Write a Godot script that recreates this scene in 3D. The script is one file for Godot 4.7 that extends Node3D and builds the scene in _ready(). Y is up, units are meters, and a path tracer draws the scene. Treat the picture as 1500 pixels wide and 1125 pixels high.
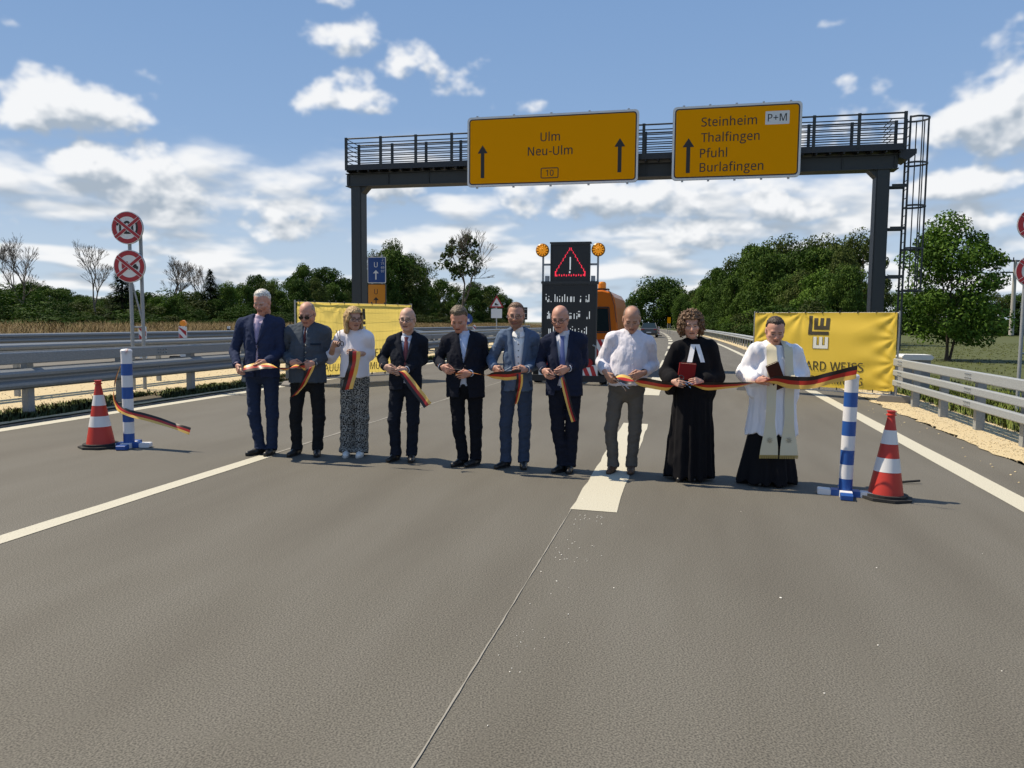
extends Node3D
# A newly built road is opened: ten people cut a ribbon below a sign gantry.

const YAW := 0.2216568        # the road runs 12.7 degrees to the right of the camera's heading
const CROSS := 0.013          # crossfall of the carriageway
var RN := Vector3(cos(YAW), 0, sin(YAW))     # across the road, to the right
var RD := Vector3(sin(YAW), 0, -cos(YAW))    # along the road
var RB := Basis(RN, Vector3.UP, -RD)
var rng := RandomNumberGenerator.new()
var mats := {}
var used := {}

# ---------------------------------------------------------------- mesh building
class MB:
	var v := PackedVector3Array()
	var n := PackedVector3Array()
	var c := PackedColorArray()
	var t := PackedVector2Array()
	var i := PackedInt32Array()
	var col := Color.WHITE
	var xf := Transform3D()
	func pt(p: Vector3, nn: Vector3, uv := Vector2.ZERO) -> int:
		v.append(xf * p)
		n.append((xf.basis * nn).normalized())
		c.append(col)
		t.append(uv)
		return v.size() - 1
	func tri3(a: int, b: int, d: int) -> void:      # counter-clockwise seen from outside
		i.append(a); i.append(d); i.append(b)
	func quad(a: Vector3, b: Vector3, d: Vector3, e: Vector3) -> void:
		var nn := (b - a).cross(e - a)
		if nn.length_squared() < 1e-14:
			nn = (d - a).cross(e - a)
		var k := pt(a, nn, Vector2(0, 0))
		pt(b, nn, Vector2(1, 0)); pt(d, nn, Vector2(1, 1)); pt(e, nn, Vector2(0, 1))
		tri3(k, k + 1, k + 2); tri3(k, k + 2, k + 3)
	func tri(a: Vector3, b: Vector3, d: Vector3) -> void:
		var nn := (b - a).cross(d - a)
		var k := pt(a, nn); pt(b, nn); pt(d, nn)
		tri3(k, k + 1, k + 2)
	func box(ct: Vector3, s: Vector3, b := Basis()) -> void:
		var x := b * Vector3(s.x / 2, 0, 0)
		var y := b * Vector3(0, s.y / 2, 0)
		var z := b * Vector3(0, 0, s.z / 2)
		quad(ct - x - y + z, ct + x - y + z, ct + x + y + z, ct - x + y + z)
		quad(ct + x - y - z, ct - x - y - z, ct - x + y - z, ct + x + y - z)
		quad(ct + x - y + z, ct + x - y - z, ct + x + y - z, ct + x + y + z)
		quad(ct - x - y - z, ct - x - y + z, ct - x + y + z, ct - x + y - z)
		quad(ct - x + y + z, ct + x + y + z, ct + x + y - z, ct - x + y - z)
		quad(ct - x - y - z, ct + x - y - z, ct + x - y + z, ct - x - y + z)
	func cbox(ct: Vector3, s: Vector3, r: float, b := Basis()) -> void:      # a box with chamfered upright and level edges (outline chamfered, extruded in z, bevelled)
		var w := s.x / 2
		var h := s.y / 2
		var p := PackedVector2Array([Vector2(-w + r, -h), Vector2(w - r, -h), Vector2(w, -h + r), Vector2(w, h - r), Vector2(w - r, h), Vector2(-w + r, h), Vector2(-w, h - r), Vector2(-w, -h + r)])
		var keep := xf
		xf = xf * Transform3D(b, ct)
		prism(p, -s.z / 2, s.z / 2)
		xf = keep
	func tube(a: Vector3, b: Vector3, ra: float, rb := -1.0, k := 10, caps := true) -> void:
		if rb < 0.0: rb = ra
		var d := (b - a).normalized()
		var x := d.cross(Vector3.UP if absf(d.y) < 0.9 else Vector3.RIGHT).normalized()
		var y := d.cross(x)
		var s := v.size()
		for q in k + 1:
			var g := TAU * q / k
			var o := x * cos(g) + y * sin(g)
			pt(a + o * ra, o, Vector2(float(q) / k, 0)); pt(b + o * rb, o, Vector2(float(q) / k, 1))
		for q in k:
			var e := s + q * 2
			tri3(e, e + 2, e + 3); tri3(e, e + 3, e + 1)
		if caps:
			for side in 2:
				var ce := b if side else a
				var rr := rb if side else ra
				var nn := d if side else -d
				var m := pt(ce, nn)
				for q in k + 1:
					var g := TAU * q / k
					pt(ce + (x * cos(g) + y * sin(g)) * rr, nn)
				for q in k:
					if side: tri3(m, m + 1 + q, m + 2 + q)
					else: tri3(m, m + 2 + q, m + 1 + q)
	func path(pts: Array, r: float, k := 6, r1 := -1.0) -> void:
		for q in pts.size() - 1:
			var f0 := float(q) / (pts.size() - 1)
			var f1 := float(q + 1) / (pts.size() - 1)
			var e := r if r1 < 0.0 else r1
			tube(pts[q], pts[q + 1], lerpf(r, e, f0), lerpf(r, e, f1), k, q == 0 or q == pts.size() - 2)
	func prism(p: PackedVector2Array, z0: float, z1: float) -> void:          # outline in x, y, extruded from z0 to z1
		if Geometry2D.is_polygon_clockwise(p):
			p.reverse()
		var tr := Geometry2D.triangulate_polygon(p)
		for side in 2:
			var z := z1 if side else z0
			var nn := Vector3(0, 0, 1 if side else -1)
			var s := v.size()
			for q in p: pt(Vector3(q.x, q.y, z), nn, q)
			for q in range(0, tr.size(), 3):
				var a := p[tr[q]]; var b := p[tr[q + 1]]; var d := p[tr[q + 2]]
				var ccw := (b - a).cross(d - a) > 0
				if ccw == (side == 1): tri3(s + tr[q], s + tr[q + 1], s + tr[q + 2])
				else: tri3(s + tr[q], s + tr[q + 2], s + tr[q + 1])
		for q in p.size():
			var a := p[q]
			var b := p[(q + 1) % p.size()]
			quad(Vector3(a.x, a.y, z0), Vector3(b.x, b.y, z0), Vector3(b.x, b.y, z1), Vector3(a.x, a.y, z1))
	func lathe(p: Array, k := 24) -> void:               # [radius, height] pairs round y, smooth along the profile between repeated points
		for q in p.size() - 1:
			var a: Vector2 = p[q]
			var b: Vector2 = p[q + 1]
			if a.is_equal_approx(b): continue
			var e := (b - a).normalized()
			var s := v.size()
			for w in k + 1:
				var g := TAU * w / k
				var o := Vector3(cos(g), 0, sin(g))
				var nn := o * e.y - Vector3(0, e.x, 0)
				pt(o * a.x + Vector3(0, a.y, 0), nn); pt(o * b.x + Vector3(0, b.y, 0), nn)
			for w in k:
				var f := s + w * 2
				tri3(f, f + 3, f + 2); tri3(f, f + 1, f + 3)
	func ball(ct: Vector3, r: Vector3, k := 12) -> void:
		var s := v.size()
		var m := k / 2
		for a in m + 1:
			for b in k + 1:
				var th := PI * a / m
				var ph := TAU * b / k
				var o := Vector3(sin(th) * cos(ph), cos(th), sin(th) * sin(ph))
				pt(ct + o * r, o / r)
		for a in m:
			for b in k:
				var f := s + a * (k + 1) + b
				tri3(f, f + 1, f + k + 2); tri3(f, f + k + 2, f + k + 1)
	func sheet(rows: Array) -> void:                      # rows of points joined to a smooth sheet
		var s := v.size()
		var w: int = rows[0].size()
		for a in rows.size():
			for b in w:
				var du: Vector3 = rows[a][mini(b + 1, w - 1)] - rows[a][maxi(b - 1, 0)]
				var dv: Vector3 = rows[mini(a + 1, rows.size() - 1)][b] - rows[maxi(a - 1, 0)][b]
				pt(rows[a][b], du.cross(dv), Vector2(float(b) / (w - 1), float(a) / (rows.size() - 1)))
		for a in rows.size() - 1:
			for b in w - 1:
				var f := s + a * w + b
				tri3(f, f + 1, f + w + 1); tri3(f, f + w + 1, f + w)
	func mesh(m: Material) -> ArrayMesh:
		var arr := []
		arr.resize(Mesh.ARRAY_MAX)
		arr[Mesh.ARRAY_VERTEX] = v
		arr[Mesh.ARRAY_NORMAL] = n
		arr[Mesh.ARRAY_COLOR] = c
		arr[Mesh.ARRAY_TEX_UV] = t
		arr[Mesh.ARRAY_TEX_UV2] = t
		arr[Mesh.ARRAY_INDEX] = i
		var me := ArrayMesh.new()
		me.add_surface_from_arrays(Mesh.PRIMITIVE_TRIANGLES, arr)
		me.surface_set_material(0, m)
		return me

# ---------------------------------------------------------------- fields of distance, meshed as surface nets
class Field:
	var o: Vector3
	var h: float
	var nx: int
	var ny: int
	var nz: int
	var f := PackedFloat32Array()
	var ops := []
	func _init(lo: Vector3, hi: Vector3, cell: float) -> void:
		o = lo
		h = cell
		nx = int((hi.x - lo.x) / cell) + 2
		ny = int((hi.y - lo.y) / cell) + 2
		nz = int((hi.z - lo.z) / cell) + 2
		f.resize(nx * ny * nz)
		f.fill(1.0)
	func cap(a: Vector3, b: Vector3, ra: float, rb: float, k := 0.02, zs := 1.0) -> void:
		ops.append([a, b, ra, rb, k, zs])
		var r := maxf(ra, rb) + k + h * 2.0
		var lo := (a.min(b) - Vector3(r, r, r) - o) / h
		var hi := (a.max(b) + Vector3(r, r, r) - o) / h
		var x0 := maxi(0, int(lo.x)); var x1 := mini(nx - 1, int(hi.x) + 1)
		var y0 := maxi(0, int(lo.y)); var y1 := mini(ny - 1, int(hi.y) + 1)
		var z0 := maxi(0, int(lo.z)); var z1 := mini(nz - 1, int(hi.z) + 1)
		var ab := b - a
		ab.z *= zs
		var il := 1.0 / maxf(ab.length_squared(), 1e-9)
		var dr := rb - ra
		for z in range(z0, z1 + 1):
			var pz := (o.z + z * h - a.z) * zs
			for y in range(y0, y1 + 1):
				var py := o.y + y * h - a.y
				var at := (z * ny + y) * nx
				var yz := py * ab.y + pz * ab.z
				for x in range(x0, x1 + 1):
					var px := o.x + x * h - a.x
					var t := clampf((px * ab.x + yz) * il, 0.0, 1.0)
					var ex := px - ab.x * t
					var ey := py - ab.y * t
					var ez := pz - ab.z * t
					var d := sqrt(ex * ex + ey * ey + ez * ez) - ra - dr * t
					var g := f[at + x]
					var q := k - absf(d - g)
					if q > 0.0:
						f[at + x] = minf(d, g) - q * q / (4.0 * k)
					elif d < g:
						f[at + x] = d
	func ell(ct: Vector3, r: Vector3, k := 0.02, sub := false) -> void:
		var m := maxf(r.x, maxf(r.y, r.z)) + k + h * 2.0
		var lo := (ct - Vector3(m, m, m) - o) / h
		var hi := (ct + Vector3(m, m, m) - o) / h
		var mr := minf(r.x, minf(r.y, r.z))
		for z in range(maxi(0, int(lo.z)), mini(nz - 1, int(hi.z) + 1) + 1):
			for y in range(maxi(0, int(lo.y)), mini(ny - 1, int(hi.y) + 1) + 1):
				var at := (z * ny + y) * nx
				for x in range(maxi(0, int(lo.x)), mini(nx - 1, int(hi.x) + 1) + 1):
					var p := (o + Vector3(x, y, z) * h - ct) / r
					var d := (p.length() - 1.0) * mr
					var g := f[at + x]
					if sub:
						d = -d
						var q := k - absf(d - g)
						f[at + x] = maxf(d, g) + (q * q / (4.0 * k) if q > 0.0 else 0.0)
					else:
						var q := k - absf(d - g)
						if q > 0.0: f[at + x] = minf(d, g) - q * q / (4.0 * k)
						elif d < g: f[at + x] = d
	func cut(nn: Vector3, d: float) -> void:             # keeps the side where p . nn < d
		for z in nz:
			for y in ny:
				var at := (z * ny + y) * nx
				var b := (o.y + y * h) * nn.y + (o.z + z * h) * nn.z - d
				for x in nx:
					f[at + x] = maxf(f[at + x], b + (o.x + x * h) * nn.x)
	func opening(cx: float, ytop: float, yv: float, wtop: float, wmin: float, cutaway: float) -> void:   # the open front of a jacket
		for z in nz:
			if o.z + z * h < 0.03: continue
			for y in ny:
				var py := o.y + y * h
				var hw := wmin + wtop * clampf((py - yv) / (ytop - yv), 0.0, 1.25) if py > yv else wmin + (yv - py) * cutaway
				var at := (z * ny + y) * nx
				for x in nx:
					f[at + x] = maxf(f[at + x], (hw - absf(o.x + x * h - cx)) * 0.9)
	func ruffle(noise: FastNoiseLite, sc: Vector3, amp: float) -> void:
		var lim := 5.5 * h
		for z in nz:
			for y in ny:
				var at := (z * ny + y) * nx
				for x in nx:
					if absf(f[at + x]) < lim:
						f[at + x] += amp * noise.get_noise_3d((o.x + x * h) * sc.x, (o.y + y * h) * sc.y, (o.z + z * h) * sc.z)
	func shell(r: Vector3, ct: Vector3, thick: float, line: float, fade: float) -> void:      # hair lying on the skull, thinning out to nothing at the hairline
		var mr := minf(r.x, minf(r.y, r.z))
		for z in nz:
			for y in ny:
				var at := (z * ny + y) * nx
				var py := o.y + y * h
				var pz := o.z + z * h
				var dl := 0.72 * py - 0.69 * pz - line
				for x in nx:
					var px := o.x + x * h
					var p := (Vector3(px, py, pz) - ct) / r
					var g := dl - (0.55 * clampf(absf(px) - 0.018, 0.0, 0.045) if pz > 0.0 else 0.0)
					var t := thick * smoothstep(-0.002, fade, g) - 0.010 * smoothstep(0.004, -0.012, g)
					f[at + x] = (p.length() - 1.0) * mr - t
	func folds(ct: Vector3, n1: float, amp: float, ytop: float, ybot: float, ph: float) -> void:    # upright folds that deepen downwards
		var lim := 6.5 * h
		for z in nz:
			for y in ny:
				var at := (z * ny + y) * nx
				var g := clampf((ytop - (o.y + y * h)) / (ytop - ybot), 0.0, 1.0)
				if g <= 0.0: continue
				for x in nx:
					if absf(f[at + x]) < lim:
						var an := atan2(o.x + x * h - ct.x, o.z + z * h - ct.z)
						f[at + x] += amp * g * (sin(an * n1 + ph + sin(an * 3.0 + ph) * 1.6) + 0.5 * sin(an * n1 * 1.7 + ph * 2.0 + (o.y + y * h) * 2.0))
	func front(x: float, y: float) -> float:              # how far forward the surface stands at x, y, from the capsules alone
		var z := 0.34
		while z > -0.1:
			var g := 1.0
			for q in ops:
				var a: Vector3 = q[0]
				var ab: Vector3 = q[1] - a
				var p := Vector3(x, y, z) - a
				p.z *= q[5]
				ab.z *= q[5]
				var t := clampf(p.dot(ab) / maxf(ab.length_squared(), 1e-9), 0.0, 1.0)
				var d: float = (p - ab * t).length() - lerpf(q[2], q[3], t)
				var w: float = q[4] - absf(d - g)
				g = minf(d, g) - (w * w / (4.0 * q[4]) if w > 0.0 else 0.0)
			if g < 0.001: return z
			z -= maxf(g * 0.6, 0.002)
		return z
	func skin(mb: MB, xf := Transform3D(), paint = null) -> void:
		var cx := nx - 1
		var cy := ny - 1
		var cz := nz - 1
		var id := PackedInt32Array()
		id.resize(nx * ny * nz)
		id.fill(-1)
		var live := PackedInt32Array()
		var sy := nx
		var sz := nx * ny
		var lim := 4.6 * h
		for z in cz:
			for y in cy:
				var at := z * sz + y * sy
				for x in cx:
					var q := at + x
					var a := f[q]
					if a > lim or a < -lim: continue
					var b := f[q + 1]
					var c := f[q + sy]
					var d := f[q + sy + 1]
					var e := f[q + sz]
					var g := f[q + sz + 1]
					var k := f[q + sz + sy]
					var l := f[q + sz + sy + 1]
					var neg := int(a < 0) + int(b < 0) + int(c < 0) + int(d < 0) + int(e < 0) + int(g < 0) + int(k < 0) + int(l < 0)
					if neg == 0 or neg == 8: continue
					var s := Vector3.ZERO
					var m := 0
					if (a < 0) != (b < 0): s += Vector3(a / (a - b), 0, 0); m += 1
					if (c < 0) != (d < 0): s += Vector3(c / (c - d), 1, 0); m += 1
					if (e < 0) != (g < 0): s += Vector3(e / (e - g), 0, 1); m += 1
					if (k < 0) != (l < 0): s += Vector3(k / (k - l), 1, 1); m += 1
					if (a < 0) != (c < 0): s += Vector3(0, a / (a - c), 0); m += 1
					if (b < 0) != (d < 0): s += Vector3(1, b / (b - d), 0); m += 1
					if (e < 0) != (k < 0): s += Vector3(0, e / (e - k), 1); m += 1
					if (g < 0) != (l < 0): s += Vector3(1, g / (g - l), 1); m += 1
					if (a < 0) != (e < 0): s += Vector3(0, 0, a / (a - e)); m += 1
					if (b < 0) != (g < 0): s += Vector3(1, 0, b / (b - g)); m += 1
					if (c < 0) != (k < 0): s += Vector3(0, 1, c / (c - k)); m += 1
					if (d < 0) != (l < 0): s += Vector3(1, 1, d / (d - l)); m += 1
					var p := o + (Vector3(x, y, z) + s / m) * h
					var nn := Vector3(b + d + g + l - a - c - e - k, c + d + k + l - a - b - e - g, e + g + k + l - a - b - c - d)
					id[q] = mb.v.size()
					live.append(q)
					mb.v.append(xf * p)
					mb.n.append((xf.basis * nn).normalized())
					mb.c.append(paint.call(p) if paint != null else mb.col)
					mb.t.append(Vector2(p.x, p.y))
		var flip := xf.basis.determinant() < 0.0
		for q in live:
			var a := f[q]
			if (a < 0) != (f[q + 1] < 0):
				face(mb, id, q, q - sy, q - sy - sz, q - sz, (a < 0) != flip)
			if (a < 0) != (f[q + sy] < 0):
				face(mb, id, q, q - sz, q - sz - 1, q - 1, (a < 0) != flip)
			if (a < 0) != (f[q + sz] < 0):
				face(mb, id, q, q - 1, q - 1 - sy, q - sy, (a < 0) != flip)
	func face(mb: MB, id: PackedInt32Array, a: int, b: int, c: int, d: int, out: bool) -> void:
		if b < 0 or c < 0 or d < 0: return
		var p := id[a]; var q := id[b]; var r := id[c]; var s := id[d]
		if p < 0 or q < 0 or r < 0 or s < 0: return
		if out:
			mb.i.append_array(PackedInt32Array([p, r, q, p, s, r]))
		else:
			mb.i.append_array(PackedInt32Array([p, q, r, p, r, s]))

# ---------------------------------------------------------------- nodes and materials
func numbered(called: String) -> String:
	var k: int = used.get(called, -1) + 1
	used[called] = k
	return called if k == 0 else "%s_%03d" % [called, k]

func tag(o: Node3D, label := "", category := "", group := "", kind := "") -> Node3D:
	if label: o.set_meta("label", label)
	if category: o.set_meta("category", category)
	if group: o.set_meta("group", group)
	if kind: o.set_meta("kind", kind)
	return o

func thing(called: String, label: String, category: String, at: Transform3D, group := "") -> Node3D:
	var o := Node3D.new()
	o.name = numbered(called)
	add_child(o, true)
	o.transform = at
	tag(o, label, category, group)
	return o

func obj(called: String, me: Mesh, parent: Node = self, m: Material = null) -> MeshInstance3D:
	var o := MeshInstance3D.new()
	o.name = numbered(called) if parent == self else called
	o.mesh = me
	if m: o.material_override = m
	parent.add_child(o, true)
	return o

func structure(called: String, me: Mesh) -> MeshInstance3D:
	var o := obj(called, me)
	o.set_meta("kind", "structure")
	return o

func lin(r: float, g: float, b: float) -> Color:
	return Color(r, g, b).linear_to_srgb()

func mat(called: String, c: Color, rough := 0.7, metal := 0.0) -> StandardMaterial3D:
	if mats.has(called): return mats[called]
	var m := StandardMaterial3D.new()
	m.resource_name = called
	m.albedo_color = c.linear_to_srgb()
	m.roughness = rough
	m.metallic = metal
	m.cull_mode = BaseMaterial3D.CULL_DISABLED
	mats[called] = m
	return m

func vmat(called: String, rough := 0.8) -> StandardMaterial3D:
	var m := mat(called, Color.WHITE, rough)
	m.vertex_color_use_as_albedo = true
	return m

func noise_tex(freq: float, octaves: int, size: int, lo: Color, hi: Color, sd := 1, type := FastNoiseLite.TYPE_SIMPLEX_SMOOTH, mids := []) -> NoiseTexture2D:
	var nz := FastNoiseLite.new()
	nz.noise_type = type
	nz.frequency = freq
	nz.fractal_octaves = octaves
	nz.seed = sd
	var t := NoiseTexture2D.new()
	t.width = size
	t.height = size
	t.seamless = true
	t.noise = nz
	var g := Gradient.new()
	g.offsets = PackedFloat32Array([0.0, 1.0])
	g.colors = PackedColorArray([lo, hi])
	for q in mids: g.add_point(q[0], q[1])
	t.color_ramp = g
	return t

# the ground's height across the road: crossfall on the carriageway, verges, ditch, meadows
func gy(u: float) -> float:
	var us := [-600.0, -60.0, -30.0, -23.0, -12.0, -9.3, 5.2, 7.0, 10.0, 60.0, 160.0, 600.0]
	var hs := [2.4, 1.0, 0.8, 0.25, 0.125, 0.121, -0.068, -0.28, -0.42, -0.42, 0.0, 0.6]
	for k in us.size() - 1:
		if u <= us[k + 1]:
			return lerpf(hs[k], hs[k + 1], clampf((u - us[k]) / (us[k + 1] - us[k]), 0.0, 1.0))
	return 0.6

func rp(u: float, s: float, y := 0.0) -> Vector3:          # a point of the road: u to the right, s ahead, y above the ground; the road bends gently left
	var b := clampf(s - 25.0, 0.0, 260.0)
	var bend := b * b / 3900.0 + maxf(0.0, s - 285.0) * 0.1333
	return RN * (u - bend) + RD * s + Vector3(0, gy(u) + y, 0)

func at(u: float, s: float, turn := 0.0, y := 0.0) -> Transform3D:
	return Transform3D(RB * Basis(Vector3.UP, turn), rp(u, s, y))

func strip(us: Array, s0: float, s1: float, yo: float, m: Material, ds := 4.0, ragged := 0.0) -> ArrayMesh:
	var mb := MB.new()
	var k := maxi(1, int(ceil((s1 - s0) / ds)))
	for a in k + 1:
		var s := lerpf(s0, s1, float(a) / k)
		for b in us.size():
			var u: float = us[b]
			var rag := ragged * (rng.randf() - 0.5) if b == 0 or b == us.size() - 1 else 0.0
			mb.pt(rp(u + rag, s, yo), Vector3.UP, Vector2(u, s))
	var w := us.size()
	for a in k:
		for b in w - 1:
			var f := a * w + b
			mb.tri3(f, f + 1, f + w + 1); mb.tri3(f, f + w + 1, f + w)
	return mb.mesh(m)

func text(words: String, height: float, m: Material, depth := 0.006, bold := false) -> ArrayMesh:     # capitals HEIGHT metres tall, centred
	var t := TextMesh.new()
	var f := SystemFont.new()
	f.font_names = PackedStringArray(["Droid Sans"])
	if bold: f.font_weight = 700
	t.font = f
	t.font_size = 64
	t.text = words
	t.depth = depth
	t.curve_step = 1.5
	t.pixel_size = height / (64.0 * 0.714)
	var me := ArrayMesh.new()
	me.add_surface_from_arrays(Mesh.PRIMITIVE_TRIANGLES, t.surface_get_arrays(0))
	me.surface_set_material(0, m)
	return me

func place(o: Node3D, p: Vector3, b := Basis()) -> Node3D:
	o.transform = Transform3D(b, p)
	return o

func rrect(w: float, h: float, r: float, k := 4) -> PackedVector2Array:
	var p := PackedVector2Array()
	for q in 4:
		var c := Vector2((w / 2 - r) * (1 if q == 0 or q == 3 else -1), (h / 2 - r) * (1 if q < 2 else -1))
		for e in k + 1:
			var g := PI / 2 * (q + float(e) / k)
			p.append(c + Vector2(cos(g), sin(g)) * r)
	return p

func disc(r: float, k := 40, cx := 0.0, cy := 0.0) -> PackedVector2Array:
	var p := PackedVector2Array()
	for q in k: p.append(Vector2(cx + cos(TAU * q / k) * r, cy + sin(TAU * q / k) * r))
	return p

func plate(p: PackedVector2Array, z0: float, z1: float, m: Material) -> ArrayMesh:
	var mb := MB.new()
	mb.prism(p, z0, z1)
	return mb.mesh(m)

func ring(r0: float, r1: float, z0: float, z1: float, m: Material, k := 48) -> ArrayMesh:
	var mb := MB.new()
	for q in k:
		var a := TAU * q / k
		var b := TAU * (q + 1) / k
		mb.prism(PackedVector2Array([Vector2(cos(a), sin(a)) * r0, Vector2(cos(a), sin(a)) * r1, Vector2(cos(b), sin(b)) * r1, Vector2(cos(b), sin(b)) * r0]), z0, z1)
	return mb.mesh(m)

func frame(w: float, h: float, r: float, t: float, z0: float, z1: float, m: Material) -> ArrayMesh:        # a rounded line round a sign
	var mb := MB.new()
	var a := rrect(w, h, r, 5)
	var b := rrect(w - t * 2, h - t * 2, maxf(r - t, 0.005), 5)
	for q in a.size():
		var e := (q + 1) % a.size()
		mb.prism(PackedVector2Array([a[q], a[e], b[e], b[q]]), z0, z1)
	return mb.mesh(m)

func arrow(h: float, w: float, shaft: float, head: float) -> PackedVector2Array:
	return PackedVector2Array([Vector2(-shaft / 2, 0), Vector2(shaft / 2, 0), Vector2(shaft / 2, h - head), Vector2(w / 2, h - head), Vector2(0, h), Vector2(-w / 2, h - head), Vector2(-shaft / 2, h - head)])

func thick(p: Vector2, q: Vector2, w: float) -> PackedVector2Array:      # a bar from p to q
	var e := (q - p).normalized().orthogonal() * w / 2
	return PackedVector2Array([p + e, p - e, q - e, q + e])

# ---------------------------------------------------------------- sky
var cloud_big := FastNoiseLite.new()
var cloud_fine := FastNoiseLite.new()
# cumulus heaps of that afternoon: azimuth, elevation, half width, half height in degrees, thickness
var heaps := [[-29.8, 13.6, 4.6, 2.6, 1.1], [-33.5, 12.9, 4.2, 2.3, 1.1], [-12.2, 15.6, 3.8, 1.7, 1.0], [-7.1, 17.6, 2.7, 1.9, 1.0], [-5.0, 17.2, 3.0, 1.7, 0.75], [-3.1, 18.2, 2.4, 2.0, 0.5], [-12.2, 19.0, 2.6, 1.1, 0.6],
	[-9.9, 20.3, 1.5, 0.9, 0.55], [-17.1, 16.3, 1.4, 1.2, 0.55], [-12.6, 21.6, 1.6, 0.8, 0.8], [0.2, 15.2, 1.7, 0.8, 0.65], [25.3, 12.6, 4.0, 2.8, 1.0], [31.2, 12.2, 5.0, 3.4, 1.15], [33.5, 15.0, 3.0, 2.6, 1.0], [21.8, 12.4, 2.2, 1.6, 0.6],
	[11.0, 16.5, 0.55, 0.35, 0.7], [21.6, 19.4, 1.0, 0.35, 0.5], [-32.7, 17.4, 0.8, 0.45, 0.6], [-25.0, 7.9, 9.0, 2.2, 0.8], [-15.8, 7.6, 9.0, 2.2, 0.7], [38.0, 11.0, 6.0, 4.0, 1.0], [-44.0, 14.0, 6.0, 3.0, 0.9], [-60.0, 24.0, 9.0, 4.0, 0.8], [58.0, 26.0, 9.0, 4.0, 0.8], [110.0, 20.0, 12.0, 5.0, 0.9], [160.0, 25.0, 10.0, 5.0, 0.9], [-110.0, 22.0, 12.0, 5.0, 0.9], [-150.0, 17.0, 12.0, 4.0, 0.9], [80.0, 45.0, 14.0, 7.0, 0.7], [-85.0, 50.0, 14.0, 7.0, 0.7], [20.0, 60.0, 16.0, 7.0, 0.6], [180.0, 55.0, 14.0, 7.0, 0.7]]

var bins := []

func sort_heaps() -> void:
	var r := RandomNumberGenerator.new()
	r.seed = 77
	for k in 210:                              # the many small heaps low down
		var el := 2.0 + 8.0 * pow(r.randf(), 0.8)
		heaps.append([r.randf() * 360.0 - 180.0, el, (1.6 + 0.42 * el) * r.randf_range(0.6, 1.5), (0.30 + 0.12 * el) * r.randf_range(0.7, 1.3), r.randf_range(0.65, 1.1)])
	for k in 30:
		bins.append([])
		for q in heaps:
			if absf(wrapf(k * 12.0 + 6.0 - q[0], -180.0, 180.0)) < 6.0 + q[2] * 1.5 + 1.0: bins[k].append(q)

func cloud(az: float, el: float) -> float:
	var x := cos(deg_to_rad(el)) * sin(deg_to_rad(az))
	var z := cos(deg_to_rad(el)) * cos(deg_to_rad(az))
	var y := sin(deg_to_rad(el))
	var n1 := cloud_fine.get_noise_3d(x * 9.0, y * 14.0, z * 9.0) + 0.3 * cloud_fine.get_noise_3d(x * 34.0 + 5.0, y * 46.0, z * 34.0)
	var d := 0.0
	for q in bins[int(floor(fposmod(az, 360.0) / 12.0)) % 30]:
		var dx: float = wrapf(az - q[0], -180.0, 180.0) / q[2]
		if absf(dx) > 1.5: continue
		var dy: float = (el - q[1]) / q[3]
		if dy < 0.0: dy *= 1.35                       # flatter underneath
		if absf(dy) > 1.6: continue
		var g: float = (1.0 - dx * dx - dy * dy) * q[4]
		if g > -1.2: d = maxf(d, clampf(g * 0.75 + n1 * 1.9 - 0.06, 0.0, 1.6))
	# a broken layer of stratocumulus seen edge on towards the horizon
	if el < 17.0:
		var k := 1.0 / (y + 0.09)
		var w := cloud_big.get_noise_3d(x * k * 1.7, 4.0, z * k * 1.7) + 0.75 * cloud_fine.get_noise_3d(x * 8.0, y * 22.0, z * 8.0)
		var cover := smoothstep(15.0, 8.0, el) * 0.62 - 0.30
		d = maxf(d, clampf((w + cover) * 1.25, 0.0, 1.25) * smoothstep(14.5, 10.0, el))
	return d

func sky_at(az: float, el: float) -> Color:
	var g := pow(clampf(el / 90.0, 0.0, 1.0), 0.55)
	var blue := Color(0.28, 0.41, 0.60).lerp(Color(0.135, 0.245, 0.455), smoothstep(0.10, 0.62, g))
	blue = Color(0.44, 0.53, 0.62).lerp(blue, smoothstep(0.0, 13.0, el))
	var d := cloud(az, el)
	if d <= 0.001: return blue
	var up := cloud(az - 0.5, el + 1.1)
	var body := smoothstep(0.0, 0.92, d)
	var light := clampf(0.62 + (d - up) * 1.15 - maxf(0.0, d - 0.5) * 0.25 + 0.16 * smoothstep(9.0, 14.0, el), 0.0, 1.0)
	var white := Color(0.32, 0.375, 0.44).lerp(Color(0.76, 0.765, 0.77), light)
	return blue.lerp(white, body * 0.95)

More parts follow.
